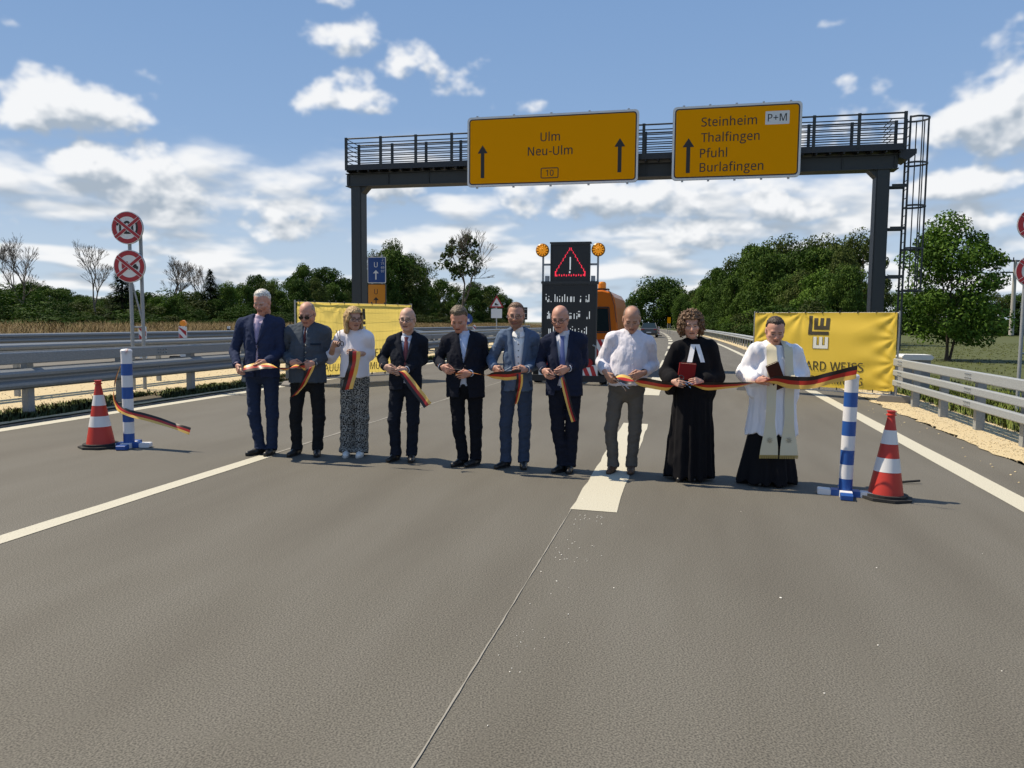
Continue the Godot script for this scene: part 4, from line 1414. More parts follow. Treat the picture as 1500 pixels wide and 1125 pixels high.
	# boards far down the road
	for q in [[-5.6, 101.0, 0.95, 0.95, 1.7, orange, "orange board on a stand beside the dark car far down the road"], [-0.2, 118.0, 0.5, 0.9, 2.1, mat("sign_yellow", Color(0.86, 0.345, 0.002), 0.6), "small yellow sign below the dome shaped tree beside the road bend"], [-25.0, 128.0, 2.9, 2.1, 2.7, mat("display_frame", Color(0.022, 0.025, 0.028), 0.4), "dark sign frame far away at left of the warning trailer"]]:
		o = thing("board_sign", q[6], "sign", at(q[0], q[1]))
		obj("board", plate(Transform2D(0, Vector2(0, q[4])) * rrect(q[2], q[3], 0.05), -0.03, 0.03, q[5]), o)
		mb = MB.new()
		for e in [-1, 1]: mb.tube(Vector3(e * q[2] * 0.35, 0, -0.06), Vector3(e * q[2] * 0.35, q[4], -0.06), 0.04, 0.04, 8)
		obj("leg", mb.mesh(alu), o)
		if q[2] > 2.0:
			for r in 3: obj("crossbar", plate(Transform2D(0, Vector2(0, q[4] - 0.7 + 0.7 * r)) * rrect(2.7, 0.12, 0.02), 0.03, 0.06, alu), o)
	# cabinet by the right gantry foot
	o = thing("cabinet", "grey roadside cabinet with white lid behind the right banner's end post", "cabinet", at(5.62, 20.9))
	mb = MB.new()
	mb.cbox(Vector3(0, 0.42, 0), Vector3(0.62, 0.94, 0.5), 0.02)
	obj("body", mb.mesh(mat("cabinet_grey", Color(0.22, 0.23, 0.24), 0.6)), o)
	mb = MB.new()
	mb.cbox(Vector3(0, 0.955, 0), Vector3(0.72, 0.13, 0.6), 0.05)
	obj("lid", mb.mesh(mat("lid_white", Color(0.66, 0.67, 0.66), 0.5)), o)
	# concrete power poles beyond the meadow
	for q in [[97.6, -150.0, "concrete pole of the power line beyond the meadow at the right edge"]]:
		o = thing("power_pole", q[2], "power pole", Transform3D(Basis(), Vector3(q[0], -0.1, q[1])))
		mb = MB.new()
		mb.tube(Vector3(0, 0, 0), Vector3(0, 14.6, 0), 0.46, 0.30, 14)
		obj("pole", mb.mesh(mat("concrete", Color(0.33, 0.32, 0.29), 0.9)), o)
		mb = MB.new()
		mb.box(Vector3(0.2, 14.4, 0), Vector3(7.4, 0.35, 0.3))
		obj("crossarm", mb.mesh(mat("gantry_dark", Color(0.018, 0.022, 0.028), 0.5)), o)
		mb = MB.new()
		mb.box(Vector3(-1.6, 12.2, 0), Vector3(2.4, 0.25, 0.25))
		obj("crossarm", mb.mesh(mat("gantry_dark", Color(0.018, 0.022, 0.028), 0.5)), o)
		for k in 3:
			mb = MB.new()
			mb.tube(Vector3(-3 + 2.6 * k, 14.5, 0), Vector3(-3 + 2.6 * k, 15.1, 0), 0.12, 0.1, 8)
			obj("insulator", mb.mesh(mat("gantry_dark", Color(0.018, 0.022, 0.028), 0.5)), o)

# ---------------------------------------------------------------- cars in the distance
func car(label: String, tr: Transform3D, c: Color, tall: float, name0: String) -> void:
	var paint := StandardMaterial3D.new()
	paint.resource_name = name0 + "_paint"
	paint.albedo_color = c.linear_to_srgb()
	paint.roughness = 0.3
	paint.clearcoat_enabled = true
	var glass := mat("van_glass", Color(0.012, 0.020, 0.022), 0.08)
	var o := thing(name0, label, "car", tr, "")
	var k := tall
	# side outline along the car's length, extruded across
	var mb := MB.new()
	mb.xf = Transform3D(Basis(Vector3.UP, PI / 2), Vector3.ZERO)
	mb.prism(PackedVector2Array([Vector2(-2.2, 0.28), Vector2(2.2, 0.28), Vector2(2.25, 0.55), Vector2(2.15, 0.82 * k), Vector2(1.1, 0.98 * k), Vector2(-1.9, 0.98 * k), Vector2(-2.2, 0.85 * k), Vector2(-2.26, 0.5)]), -0.88, 0.88)
	obj("body", mb.mesh(paint), o)
	mb = MB.new()
	var rows := []
	var side := [Vector2(1.25, 0.97), Vector2(0.45, 1.42), Vector2(-1.2, 1.45), Vector2(-1.95, 0.97)]
	for e in [-1, 1]:
		var row := []
		for p in side: row.append(Vector3(e * (0.84 if p.y < 1.0 else 0.64), p.y * k, -p.x))
		rows.append(row)
	for q in 3: mb.quad(rows[0][q], rows[1][q], rows[1][q + 1], rows[0][q + 1])
	for e in 2: mb.quad(rows[e][0], rows[e][1], rows[e][2], rows[e][3])
	obj("window", mb.mesh(glass), o)
	mb = MB.new()
	mb.quad(rows[0][1] + Vector3(0, 0.012, 0), rows[1][1] + Vector3(0, 0.012, 0), rows[1][2] + Vector3(0, 0.012, 0), rows[0][2] + Vector3(0, 0.012, 0))
	for e in 2:
		for q in 3: mb.tube(rows[e][q], rows[e][q + 1], 0.035, 0.035, 6)
		mb.tube((rows[e][1] + rows[e][2]) / 2, (rows[e][0] + rows[e][3]) / 2, 0.03, 0.03, 6)
	obj("roof", mb.mesh(paint), o)
	for e in [-1, 1]:
		for z in [-1.35, 1.35]:
			mb = MB.new()
			mb.tube(Vector3(e * 0.70, 0.32, z), Vector3(e * 0.90, 0.32, z), 0.32, 0.32, 20)
			var w := obj("wheel", mb.mesh(mat("tyre", Color(0.014, 0.014, 0.014), 0.85)), o)
			mb = MB.new()
			mb.tube(Vector3(e * 0.80, 0.32, z), Vector3(e * 0.908, 0.32, z), 0.19, 0.19, 16)
			obj("rim", mb.mesh(mat("aluminium", Color(0.42, 0.43, 0.44), 0.45, 0.6)), w)
		mb = MB.new()
		mb.cbox(Vector3(e * 0.68, 0.80 * k, 2.22), Vector3(0.34, 0.13, 0.08), 0.03)
		obj("tail_light", mb.mesh(mat("tail_red", Color(0.30, 0.008, 0.012), 0.25)), o)
		mb = MB.new()
		mb.cbox(Vector3(e * 0.66, 0.70, -2.19), Vector3(0.36, 0.13, 0.08), 0.03)
		obj("headlight", mb.mesh(mat("headlight", Color(0.6, 0.62, 0.62), 0.15)), o)
	obj("licence_plate", plate(PackedVector2Array([Vector2(-0.26, 0.52), Vector2(0.26, 0.52), Vector2(0.26, 0.63), Vector2(-0.26, 0.63)]), 2.255, 2.27, mat("sign_white", Color(0.72, 0.72, 0.70), 0.4)), o)

func build_vehicles() -> void:
	car("dark blue grey car beyond the median rails at the left banner's right edge", at(-14.6, 36.5, -1.25), Color(0.030, 0.045, 0.058), 1.08, "parked_car")
	car("black car driving away far down the road under the dome shaped tree", at(-2.9, 89.0), Color(0.010, 0.011, 0.012), 1.12, "black_car")

# ---------------------------------------------------------------- trees, bushes
var crowns := []
var bushes := []
var trunks := []

func crown(sd: int, leaves: int, size: float, lobes: int, tall: float, wide: float, base: float, tones: Array, loose := 0.0) -> ArrayMesh:
	var r := RandomNumberGenerator.new()
	r.seed = sd
	var mb := MB.new()
	var ls := []
	for k in lobes:
		var y := r.randf()
		var a := TAU * (k * 0.381966 + r.randf() * 0.12)
		var shell: float = sqrt(maxf(0.0, 1.0 - pow(absf(y * 2.0 - 0.86) / 1.14, 2.3)))
		var rad := wide * shell * r.randf_range(0.35, 1.0)
		var c := Vector3(cos(a) * rad, base + (tall - base) * y * 0.93, sin(a) * rad)
		var lr := wide * r.randf_range(0.20, 0.46) * (1.0 - 0.4 * loose)
		ls.append([c, lr, r.randf()])
	for k in leaves:
		var l: Array = ls[k % lobes]
		var d := Vector3(r.randfn(), r.randfn(), r.randfn()).normalized()
		var rr: float = l[1] * (0.45 + 0.6 * sqrt(r.randf()))
		var p: Vector3 = l[0] + d * rr * Vector3(1, 0.8, 1)
		if p.y < base * 0.6: continue
		var nn := (d * 0.7 + Vector3(r.randfn(), r.randfn() + 0.5, r.randfn()) * 0.55).normalized()
		var x := nn.cross(Vector3(r.randfn(), r.randfn(), r.randfn())).normalized()
		var y := nn.cross(x)
		var s := size * r.randf_range(0.6, 1.3)
		var t: Color = tones[0].lerp(tones[1], clampf(l[2] * 0.75 + r.randf() * 0.4 - 0.05, 0, 1))
		mb.col = t
		var a := mb.pt(p - x * s, nn)
		mb.pt(p - y * s * 0.5 + nn * s * 0.12, nn); mb.pt(p + x * s, nn); mb.pt(p + y * s * 0.5 + nn * s * 0.12, nn)
		mb.tri3(a, a + 1, a + 2); mb.tri3(a, a + 2, a + 3)
	var m := vmat("leaves", 0.75)
	m.metallic_specular = 0.25
	m.backlight_enabled = true
	m.backlight = Color(0.55, 0.60, 0.25)
	return mb.mesh(m)

func trunk(sd: int, top: float, r0: float, limbs: int, spread: float) -> ArrayMesh:
	var r := RandomNumberGenerator.new()
	r.seed = sd
	var mb := MB.new()
	var pts := []
	var x := 0.0
	var z := 0.0
	for k in 7:
		pts.append(Vector3(x, top * k / 6.0 - 0.01, z))
		x += r.randfn(0.0, 0.012)
		z += r.randfn(0.0, 0.012)
	mb.path(pts, r0, 7, r0 * 0.25)
	for k in limbs:
		var e := r.randf_range(0.3, 0.95)
		var p: Vector3 = pts[int(e * 6)]
		var a := r.randf() * TAU
		var l := spread * r.randf_range(0.6, 1.0) * (1.2 - e * 0.6)
		var q := p + Vector3(cos(a) * l * 0.6, l * 0.45, sin(a) * l * 0.6)
		mb.path([p, q, q + Vector3(cos(a) * l * 0.4, l * 0.5, sin(a) * l * 0.4)], r0 * 0.4 * (1.1 - e * 0.6), 5, r0 * 0.1)
	return mb.mesh(mat("bark", Color(0.075, 0.058, 0.042), 0.95))

func bare_tree(sd: int, h: float, lean: float) -> Array:
	var r := RandomNumberGenerator.new()
	r.seed = sd
	var mb := MB.new()
	var tw := MB.new()
	var todo := [[Vector3.ZERO, Vector3(lean, 1, 0.03).normalized(), h * 0.30, h * 0.017, 0]]
	while todo.size():
		var q: Array = todo.pop_back()
		var p: Vector3 = q[0]
		var d: Vector3 = q[1]
		var l: float = q[2]
		var w: float = q[3]
		var g: int = q[4]
		var m := p + d * l * 0.5 + Vector3(r.randfn(), r.randfn() * 0.4, r.randfn()) * l * 0.05
		var e := p + d * l
		var into := mb if g < 3 else tw
		into.tube(p, m, w, w * 0.85, 5 if g < 3 else 3, false)
		into.tube(m, e, w * 0.85, w * 0.68, 5 if g < 3 else 3, false)
		if g >= 7: continue
		var n := 2 if r.randf() < 0.6 else 3
		for k in n:
			var side := Vector3(r.randfn(), r.randfn() * 0.5, r.randfn()).normalized()
			var nd := (d + side * r.randf_range(0.25, 0.62) + Vector3(0, 0.13, 0)).normalized()
			todo.append([e, nd, l * r.randf_range(0.66, 0.86), maxf(w * (0.68 if k else 0.75), 0.010), g + 1])
		if g > 0 and r.randf() < 0.5:
			var side := Vector3(r.randfn(), r.randfn() * 0.5, r.randfn()).normalized()
			todo.append([m, (d + side * 0.9).normalized(), l * 0.55, maxf(w * 0.5, 0.010), g + 2])
	var bark := mat("bare_bark", Color(0.13, 0.112, 0.09), 0.95)
	return [mb.mesh(bark), tw.mesh(bark)]

func tree(called: String, label: String, group: String, p: Vector3, h: float, wide: float, kind: int, turn: float, is_bush := false) -> Node3D:
	var o := thing(called, label, "bush" if is_bush else "tree", Transform3D(Basis(Vector3.UP, turn), p), group)
	var sc := Basis().scaled(Vector3(wide, h, wide))
	if is_bush:
		place(obj("foliage", bushes[kind % bushes.size()], o), Vector3.ZERO, sc)
	else:
		place(obj("crown", crowns[kind % crowns.size()], o), Vector3.ZERO, sc)
		place(obj("trunk", trunks[kind % trunks.size()], o), Vector3.ZERO, sc)
	return o

func along(prof: Array, x: float) -> float:
	for k in prof.size() - 1:
		if x <= prof[k + 1].x:
			return lerpf(prof[k].y, prof[k + 1].y, clampf((x - prof[k].x) / (prof[k + 1].x - prof[k].x), 0.0, 1.0))
	return prof[-1].y

func land(p: Vector3) -> float:          # ground height at a place of the world
	var s := p.dot(RD)
	var b := clampf(s - 25.0, 0.0, 260.0)
	return gy(p.dot(RN) + b * b / 3900.0 + maxf(0.0, s - 285.0) * 0.1333)

func build_trees() -> void:
	var dark := [Color(0.018, 0.040, 0.008), Color(0.058, 0.104, 0.019)]
	var mid := [Color(0.026, 0.055, 0.010), Color(0.080, 0.132, 0.024)]
	var olive := [Color(0.036, 0.054, 0.014), Color(0.092, 0.118, 0.032)]
	var fresh := [Color(0.042, 0.092, 0.013), Color(0.115, 0.190, 0.030)]
	for k in 8:
		var tones: Array = [dark, mid, mid, olive, dark, mid, olive, fresh][k]
		crowns.append(crown(100 + k, 11000, 0.0165 + 0.002 * (k % 3), 34 + 5 * k, 1.0, 0.34 + 0.03 * (k % 3), 0.08 + 0.05 * (k % 2), tones))
		trunks.append(trunk(200 + k, 0.8, 0.018, 9, 0.24))
	for k in 4:
		bushes.append(crown(300 + k, 5200, 0.030, 26, 1.0, 0.55, 0.02, [dark, [Color(0.024, 0.036, 0.010), Color(0.060, 0.078, 0.022)], dark, fresh][k]))
	# left of the road: bushes along the far verge, trees behind them, a wooded hill far off
	var s := 4.0
	while s < 215.0:
		var u := -35.0 + rng.randfn(0.0, 1.2) - s * 0.012
		var p := rp(u, s)
		tree("bush", "green bush in the hedge beyond the dry grass at left", "bushes along the far verge at left", p, rng.randf_range(1.0, 2.0), rng.randf_range(2.2, 3.6), rng.randi() % 3, rng.randf() * TAU, true)
		if rng.randf() < 0.7: tree("bush", "taller bush of the second row behind the left hedge", "second row of bushes at left", rp(u - rng.randf_range(6.0, 13.0), s + rng.randfn()), rng.randf_range(1.8, 3.3), rng.randf_range(3.0, 5.0), rng.randi() % 3, rng.randf() * TAU, true)
		s += 2.2 + s * 0.008
	var prof := [Vector2(-0.90, 0.034), Vector2(-0.773, 0.0347), Vector2(-0.667, 0.0365), Vector2(-0.613, 0.0385), Vector2(-0.560, 0.0286), Vector2(-0.543, 0.0234), Vector2(-0.476, 0.0240), Vector2(-0.450, 0.0189), Vector2(-0.427, 0.0244), Vector2(-0.400, 0.0379), Vector2(-0.365, 0.0470), Vector2(-0.333, 0.0600), Vector2(-0.307, 0.0526), Vector2(-0.289, 0.0521), Vector2(-0.276, 0.0730), Vector2(-0.249, 0.0750), Vector2(-0.218, 0.0600), Vector2(-0.195, 0.0600), Vector2(-0.178, 0.0930), Vector2(-0.156, 0.1030), Vector2(-0.134, 0.0920), Vector2(-0.121, 0.0755), Vector2(-0.099, 0.0608), Vector2(-0.072, 0.0502), Vector2(-0.045, 0.0500), Vector2(-0.014, 0.0413), Vector2(0.004, 0.0238), Vector2(0.021, 0.0089)]
	var named := false
	for row in 2:
		var x := -0.46 if row == 0 else -0.43
		while x < 0.016:
			var d := (43.0 + 9.0 * row + rng.randfn(0.0, 1.5)) / (0.22 - 0.976 * x)
			d = minf(d, 200.0)
			var p := Vector3(x * d, 0, -d)
			p.y = land(p)
			var h := 1.62 + along(prof, x) * d * (rng.randf_range(0.88, 1.06) if row == 1 else rng.randf_range(0.62, 0.95)) - p.y
			var tall_one := row == 1 and x > -0.168 and not named
			if tall_one: named = true
			tree("broadleaf_tree", "tall tree rising highest of the left wood, right of the blue detour sign" if tall_one else "dark broadleaf tree in the wood left of the road", "" if tall_one else "trees of the wood left of the road", p, maxf(h, 2.5), clampf(h * rng.randf_range(0.68, 0.95), 2.6, 9.5), rng.randi() % 8, rng.randf() * TAU)
			x += rng.randf_range(0.016, 0.027)
	for k in 46:                              # the wooded hill
		var x := lerpf(-0.92, -0.42, k / 45.0)
		var d := 205.0 + rng.randfn(0.0, 14.0)
		var p := Vector3(x * d, 0, -d)
		var top := 1.62 + along(prof, x) * d
		p.y = top - rng.randf_range(8.0, 10.0)
		tree("hill_tree", "tree on the wooded hill at the far left", "trees of the wooded hill at far left", p, rng.randf_range(8.0, 10.0), rng.randf_range(9.0, 12.0), k % 7, rng.randf() * TAU)
	var hill := MB.new()
	var rows := []
	for a in 9:
		var row := []
		for b in 33:
			var x := lerpf(-1.3, -0.34, b / 32.0)
			var d := lerpf(165.0, 330.0, a / 8.0)
			var y := (along(prof, clampf(x, -0.9, 0.0)) * 205.0 - 5.5) * sin(clampf(a / 3.0, 0.0, 1.0) * PI / 2) * smoothstep(-0.34, -0.46, x)
			row.append(Vector3(x * d, maxf(y, 0.0) + 0.3, -d))
		rows.append(row)
	hill.sheet(rows)
	structure("hill", hill.mesh(mat("hill_green", Color(0.028, 0.045, 0.012), 0.95)))
	# leafless trees and others that stand out
	for q in [[-0.640, 62.0, 5.9, 0.10, "leafless tree at the left picture edge above the hedge"], [-0.545, 60.0, 5.5, 0.02, "tall leafless tree left of the crossed out round signs"], [-0.442, 74.0, 6.0, 0.0, "slender leafless tree right of the crossed out round signs"], [-0.398, 88.0, 6.2, -0.05, "thin leafless tree standing behind the dark spruce"]]:
		var bt := bare_tree(int(q[1]) * 7, q[2], q[3])
		var p := Vector3(q[0] * q[1], 0, -q[1])
		p.y = land(p)
		var o := thing("bare_tree", q[4], "tree", Transform3D(Basis(), p), "leafless trees at left")
		obj("trunk", bt[0], o)
		obj("twigs", bt[1], o)
	for q in [[-0.508, 57.0, 5.6, 3.4, "dark conifer right behind the poles of the crossed out signs"], [-0.393, 69.0, 5.3, 4.2, "dark spruce among the bushes right of the slender bare tree"]]:
		var p := Vector3(q[0] * q[1], 0, -q[1])
		p.y = land(p)
		var o := thing("conifer", q[4], "tree", Transform3D(Basis(), p), "conifers at left")
		var mb := MB.new()
		for k in 5200:
			var y := 1.0 - pow(rng.randf(), 0.62)
			var a := rng.randf() * TAU
			var rr: float = (1.0 - y) * 0.5 * (0.55 + 0.5 * sqrt(rng.randf())) * (0.8 + 0.25 * sin(y * 46.0))
			var c := Vector3(cos(a) * rr * q[3], y * q[2], sin(a) * rr * q[3])
			var out := Vector3(cos(a), -0.25 + rng.randfn(0, 0.3), sin(a)).normalized()
			var sd := out.cross(Vector3.UP).normalized()
			mb.col = Color(0.010, 0.022, 0.008).lerp(Color(0.03, 0.05, 0.016), rng.randf())
			var e := mb.pt(c - sd * 0.05, Vector3.UP)
			mb.pt(c + sd * 0.05, Vector3.UP); mb.pt(c + out * 0.32, Vector3.UP)
			mb.tri3(e, e + 1, e + 2)
		obj("needles", mb.mesh(vmat("leaves", 0.6)), o)
		mb = MB.new()
		mb.tube(Vector3.ZERO, Vector3(0, q[2] * 0.95, 0), 0.13, 0.02, 7)
		obj("trunk", mb.mesh(mat("bark", Color(0.075, 0.058, 0.042), 0.95)), o)
	# the tall one with the see-through crown
	var lp := Vector3(-0.0655 * 95.0, 0, -95.0)
	lp.y = land(lp)
	var lone := thing("lone_tree", "tall slender tree with see through crown standing above the left wood", "tree", Transform3D(Basis(), lp))
	obj("crown", crown(71, 2400, 0.20, 44, 12.0, 3.0, 6.4, [Color(0.02, 0.04, 0.01), Color(0.06, 0.09, 0.022)], 1.0), lone)
	var lb := bare_tree(83, 10.6, 0.02)
	obj("trunk", lb[0], lone)
	obj("twigs", lb[1], lone)
	# right of the road
	var rprof := [Vector2(0.150, 0.0295), Vector2(0.167, 0.0516), Vector2(0.189, 0.0606), Vector2(0.211, 0.0547), Vector2(0.225, 0.0433), Vector2(0.243, 0.0479), Vector2(0.255, 0.0673), Vector2(0.273, 0.0789), Vector2(0.303, 0.0905), Vector2(0.316, 0.1133), Vector2(0.342, 0.1162), Vector2(0.365, 0.0998), Vector2(0.396, 0.1035), Vector2(0.430, 0.1160), Vector2(0.461, 0.1093), Vector2(0.493, 0.0939), Vector2(0.530, 0.0723), Vector2(0.575, 0.0552), Vector2(0.611, 0.0423), Vector2(0.664, 0.0445), Vector2(0.90, 0.0479)]
	var dist := [Vector2(0.155, 300), Vector2(0.19, 275), Vector2(0.225, 215), Vector2(0.243, 190), Vector2(0.273, 116), Vector2(0.316, 89), Vector2(0.365, 77), Vector2(0.43, 65), Vector2(0.49, 61), Vector2(0.56, 63)]
	named = false
	for row in 3:
		var x := 0.218 + 0.004 * row
		while x < 0.452:
			var d := along(dist, x) * (1.0 + 0.13 * row) + rng.randfn(0.0, 1.2)
			var p := Vector3(x * d, 0, -d)
			p.y = land(p)
			var h: float = 1.62 + along(rprof, x) * d * [rng.randf_range(0.52, 0.82), rng.randf_range(0.78, 1.0), rng.randf_range(0.86, 1.08)][row] - p.y
			if x < 0.26: h = minf(h, 1.62 + along(rprof, x) * d)
			var top_one := row == 2 and x > 0.325 and not named
			if top_one: named = true
			tree("broadleaf_tree", "tall tree topping the right wood above the priest's head" if top_one else "broadleaf tree in the wood on the right side of the road", "" if top_one else "trees of the wood right of the road", p, h, clampf(h * rng.randf_range(0.62, 0.88), 3.6, 10.0), rng.randi() % 8, rng.randf() * TAU)
			x += rng.randf_range(0.017, 0.027) * (0.6 if x < 0.26 else 1.0)
	var dp := Vector3(0.189 * 268.0, 0, -268.0)
	dp.y = land(dp)
	var dome := thing("dome_tree", "large dome shaped tree where the road bends out of sight", "tree", Transform3D(Basis(), dp))
	obj("crown", crown(55, 14000, 0.42, 70, 17.4, 9.2, 0.3, dark), dome)
	place(obj("trunk", trunks[0], dome), Vector3.ZERO, Basis().scaled(Vector3(14, 15, 14)))
	for q in [[0.161, 285.0, 11.5, 12.0, "small tree at the left foot of the dome shaped tree"], [0.214, 262.0, 14.0, 15.0, "tree close behind the right side of the dome shaped tree"]]:
		var p := Vector3(q[0] * q[1], 0, -q[1])
		p.y = land(p)
		tree("broadleaf_tree", q[4], "", p, q[2], q[3], 1, 1.0)
	s = 52.0
	while s < 190.0:                          # undergrowth along the right-hand wood
		var u := 8.2 + rng.randfn(0.0, 0.7) + clampf((60.0 - s) * 0.05, 0.0, 4.0)
		tree("bush", "bright green bush at the edge of the wood on the right", "bushes along the wood on the right", rp(u, s), rng.randf_range(1.9, 3.6), rng.randf_range(2.8, 4.2), 3 if rng.randf() < 0.45 else rng.randi() % 3, rng.randf() * TAU, true)
		s += 2.1 + s * 0.012
	var x2 := 0.50
	while x2 < 0.90:                          # the tree line beyond the meadow
		var d := 168.0 + rng.randfn(0.0, 5.0)
		var p := Vector3(x2 * d, 0, -d)
		p.y = land(p)
		tree("broadleaf_tree", "tree in the distant row beyond the meadow at right", "distant trees beyond the meadow", p, 1.62 + along(rprof, maxf(x2, 0.60)) * d * rng.randf_range(0.88, 1.04) - p.y, rng.randf_range(8.5, 11.0), rng.randi() % 7, rng.randf() * TAU)
		tree("bush", "bush at the foot of the distant trees beyond the meadow", "bushes beyond the meadow", p + Vector3(rng.randfn() * 2.0, 0, 4.0), rng.randf_range(3.0, 4.2), rng.randf_range(6.0, 8.0), rng.randi() % 3, rng.randf() * TAU, true)
		x2 += 0.021
	# the fresh green tree behind the ladder
	var tp := Vector3(25.6, 0, -45.0)
	tp.y = land(tp)
	var o := thing("young_tree", "bright green tree in the meadow standing behind the gantry's ladder", "tree", Transform3D(Basis(), tp))
	obj("crown", crown(17, 17000, 0.118, 66, 8.35, 2.75, 1.4, [Color(0.026, 0.060, 0.009), Color(0.105, 0.185, 0.030)]), o)
	var mb := MB.new()
	for q in [[0.0, -0.25, 0.10], [0.12, 0.45, 0.085], [-0.1, 0.1, 0.08]]:
		mb.path([Vector3(q[0], -0.1, 0), Vector3(q[0] + q[1] * 0.4, 1.2, 0.1), Vector3(q[0] + q[1] * 1.4, 3.2, 0.0), Vector3(q[0] + q[1] * 2.2, 6.2, -0.2)], q[2], 8, 0.02)
		for k in 9:
			var a := rng.randf() * TAU
			var y := rng.randf_range(1.6, 5.5)
			var c := Vector3(q[0] + q[1] * 0.4 * y * 0.8, y, 0)
			mb.path([c, c + Vector3(cos(a) * 0.9, 0.6, sin(a) * 0.9), c + Vector3(cos(a) * 1.7, 1.4, sin(a) * 1.7)], 0.035, 5, 0.01)
	obj("trunk", mb.mesh(mat("bark", Color(0.075, 0.058, 0.042), 0.95)), o)
	var bp := Vector3(19.6, 0, -36.5)
	for q in [[15.6, -36.0, 1.9, 2.4, "low bush hidden behind the right banner's top edge"]]:
		bp = Vector3(q[0], 0, q[1])
		bp.y = land(bp)
		tree("bush", q[4], "", bp, q[2], q[3], 3, 1.2, true)

# ---------------------------------------------------------------- grass and weeds
func tuft(sd: int, blades: int, h: float, w: float, spread: float, a: Color, b: Color) -> ArrayMesh:
	var r := RandomNumberGenerator.new()
	r.seed = sd
	var mb := MB.new()
	for k in blades:
		var g := r.randf() * TAU
		var p := Vector3(cos(g), 0, sin(g)) * spread * sqrt(r.randf())
		var lean := Vector3(r.randfn(), 0, r.randfn()) * h * 0.34
		var hh := h * r.randf_range(0.5, 1.15)
		var side := Vector3(r.randfn(), 0, r.randfn()).normalized() * w
		mb.col = a.lerp(b, r.randf())
		var m := p + lean * 0.35 + Vector3(0, hh * 0.6, 0)
		var e := mb.pt(p - side, Vector3.UP)
		mb.pt(p + side, Vector3.UP); mb.pt(m + side * 0.8, Vector3.UP); mb.pt(m - side * 0.8, Vector3.UP); mb.pt(p + lean + Vector3(0, hh, 0), Vector3.UP)
		mb.tri3(e, e + 1, e + 2); mb.tri3(e, e + 2, e + 3); mb.tri3(e + 3, e + 2, e + 4)
	return mb.mesh(vmat("grass_blades", 0.8))

func scatter(called: String, label: String, category: String, me: Mesh, count: int, where: Callable, lo: float, hi: float) -> void:
	var mm := MultiMesh.new()
	mm.transform_format = MultiMesh.TRANSFORM_3D
	mm.mesh = me
	mm.instance_count = count
	for k in count:
		var p: Vector3 = where.call()
		mm.set_instance_transform(k, Transform3D(Basis(Vector3.UP, rng.randf() * TAU).scaled(Vector3.ONE * rng.randf_range(lo, hi)), p))
	var o := MultiMeshInstance3D.new()
	o.name = numbered(called)
	o.multimesh = mm
	add_child(o, true)
	tag(o, label, category, "", "stuff")

func build_grass() -> void:
	var dry := tuft(1, 26, 0.55, 0.006, 0.34, Color(0.20, 0.145, 0.075), Color(0.13, 0.098, 0.045))
	scatter("dry_grass", "greener grass among the dry grass before the hedge at left", "grass", tuft(4, 26, 0.48, 0.007, 0.36, Color(0.085, 0.085, 0.028), Color(0.16, 0.115, 0.055)), 9000, func() -> Vector3: return rp(rng.randf_range(-34.0, -22.4), 170.0 * pow(rng.randf(), 1.35)), 0.6, 1.5)
	scatter("dry_grass", "tall dry tan grass in a band before the hedge at left", "grass", dry, 9000, func() -> Vector3: return rp(rng.randf_range(-33.5, -22.6), 170.0 * pow(rng.randf(), 1.35)), 0.7, 1.35)
	var weed := tuft(2, 16, 0.11, 0.014, 0.09, Color(0.040, 0.072, 0.016), Color(0.095, 0.115, 0.03))
	scatter("verge_weeds", "low green weeds on the strip below the left guardrail", "weeds", weed, 5200, func() -> Vector3:
		var u := rng.randf_range(-10.35, -9.46)
		var s := 4.0 + 60.0 * pow(rng.randf(), 1.6)
		if sin(s * 0.9) + sin(s * 2.3 + u * 3.0) < -0.75: u = -10.3
		return rp(u, s), 0.35, 1.05)
	var green := tuft(3, 18, 0.20, 0.010, 0.13, Color(0.085, 0.130, 0.018), Color(0.165, 0.200, 0.034))
	scatter("verge_grass", "ragged green grass behind the right guardrail", "grass", green, 6500, func() -> Vector3: return rp(5.25 + 3.6 * pow(rng.randf(), 1.1), 5.0 + 60.0 * pow(rng.randf(), 1.4)), 0.5, 1.3)
	scatter("meadow_grass", "short green grass of the meadow beyond the right guardrail", "grass", tuft(5, 14, 0.16, 0.012, 0.15, Color(0.075, 0.105, 0.018), Color(0.125, 0.150, 0.030)), 9000, func() -> Vector3: return rp(8.5 + 50.0 * pow(rng.randf(), 1.3), 8.0 + 95.0 * pow(rng.randf(), 1.1)), 0.30, 0.62)

# ---------------------------------------------------------------- people
var cloth_noise := FastNoiseLite.new()
var curl_noise := FastNoiseLite.new()

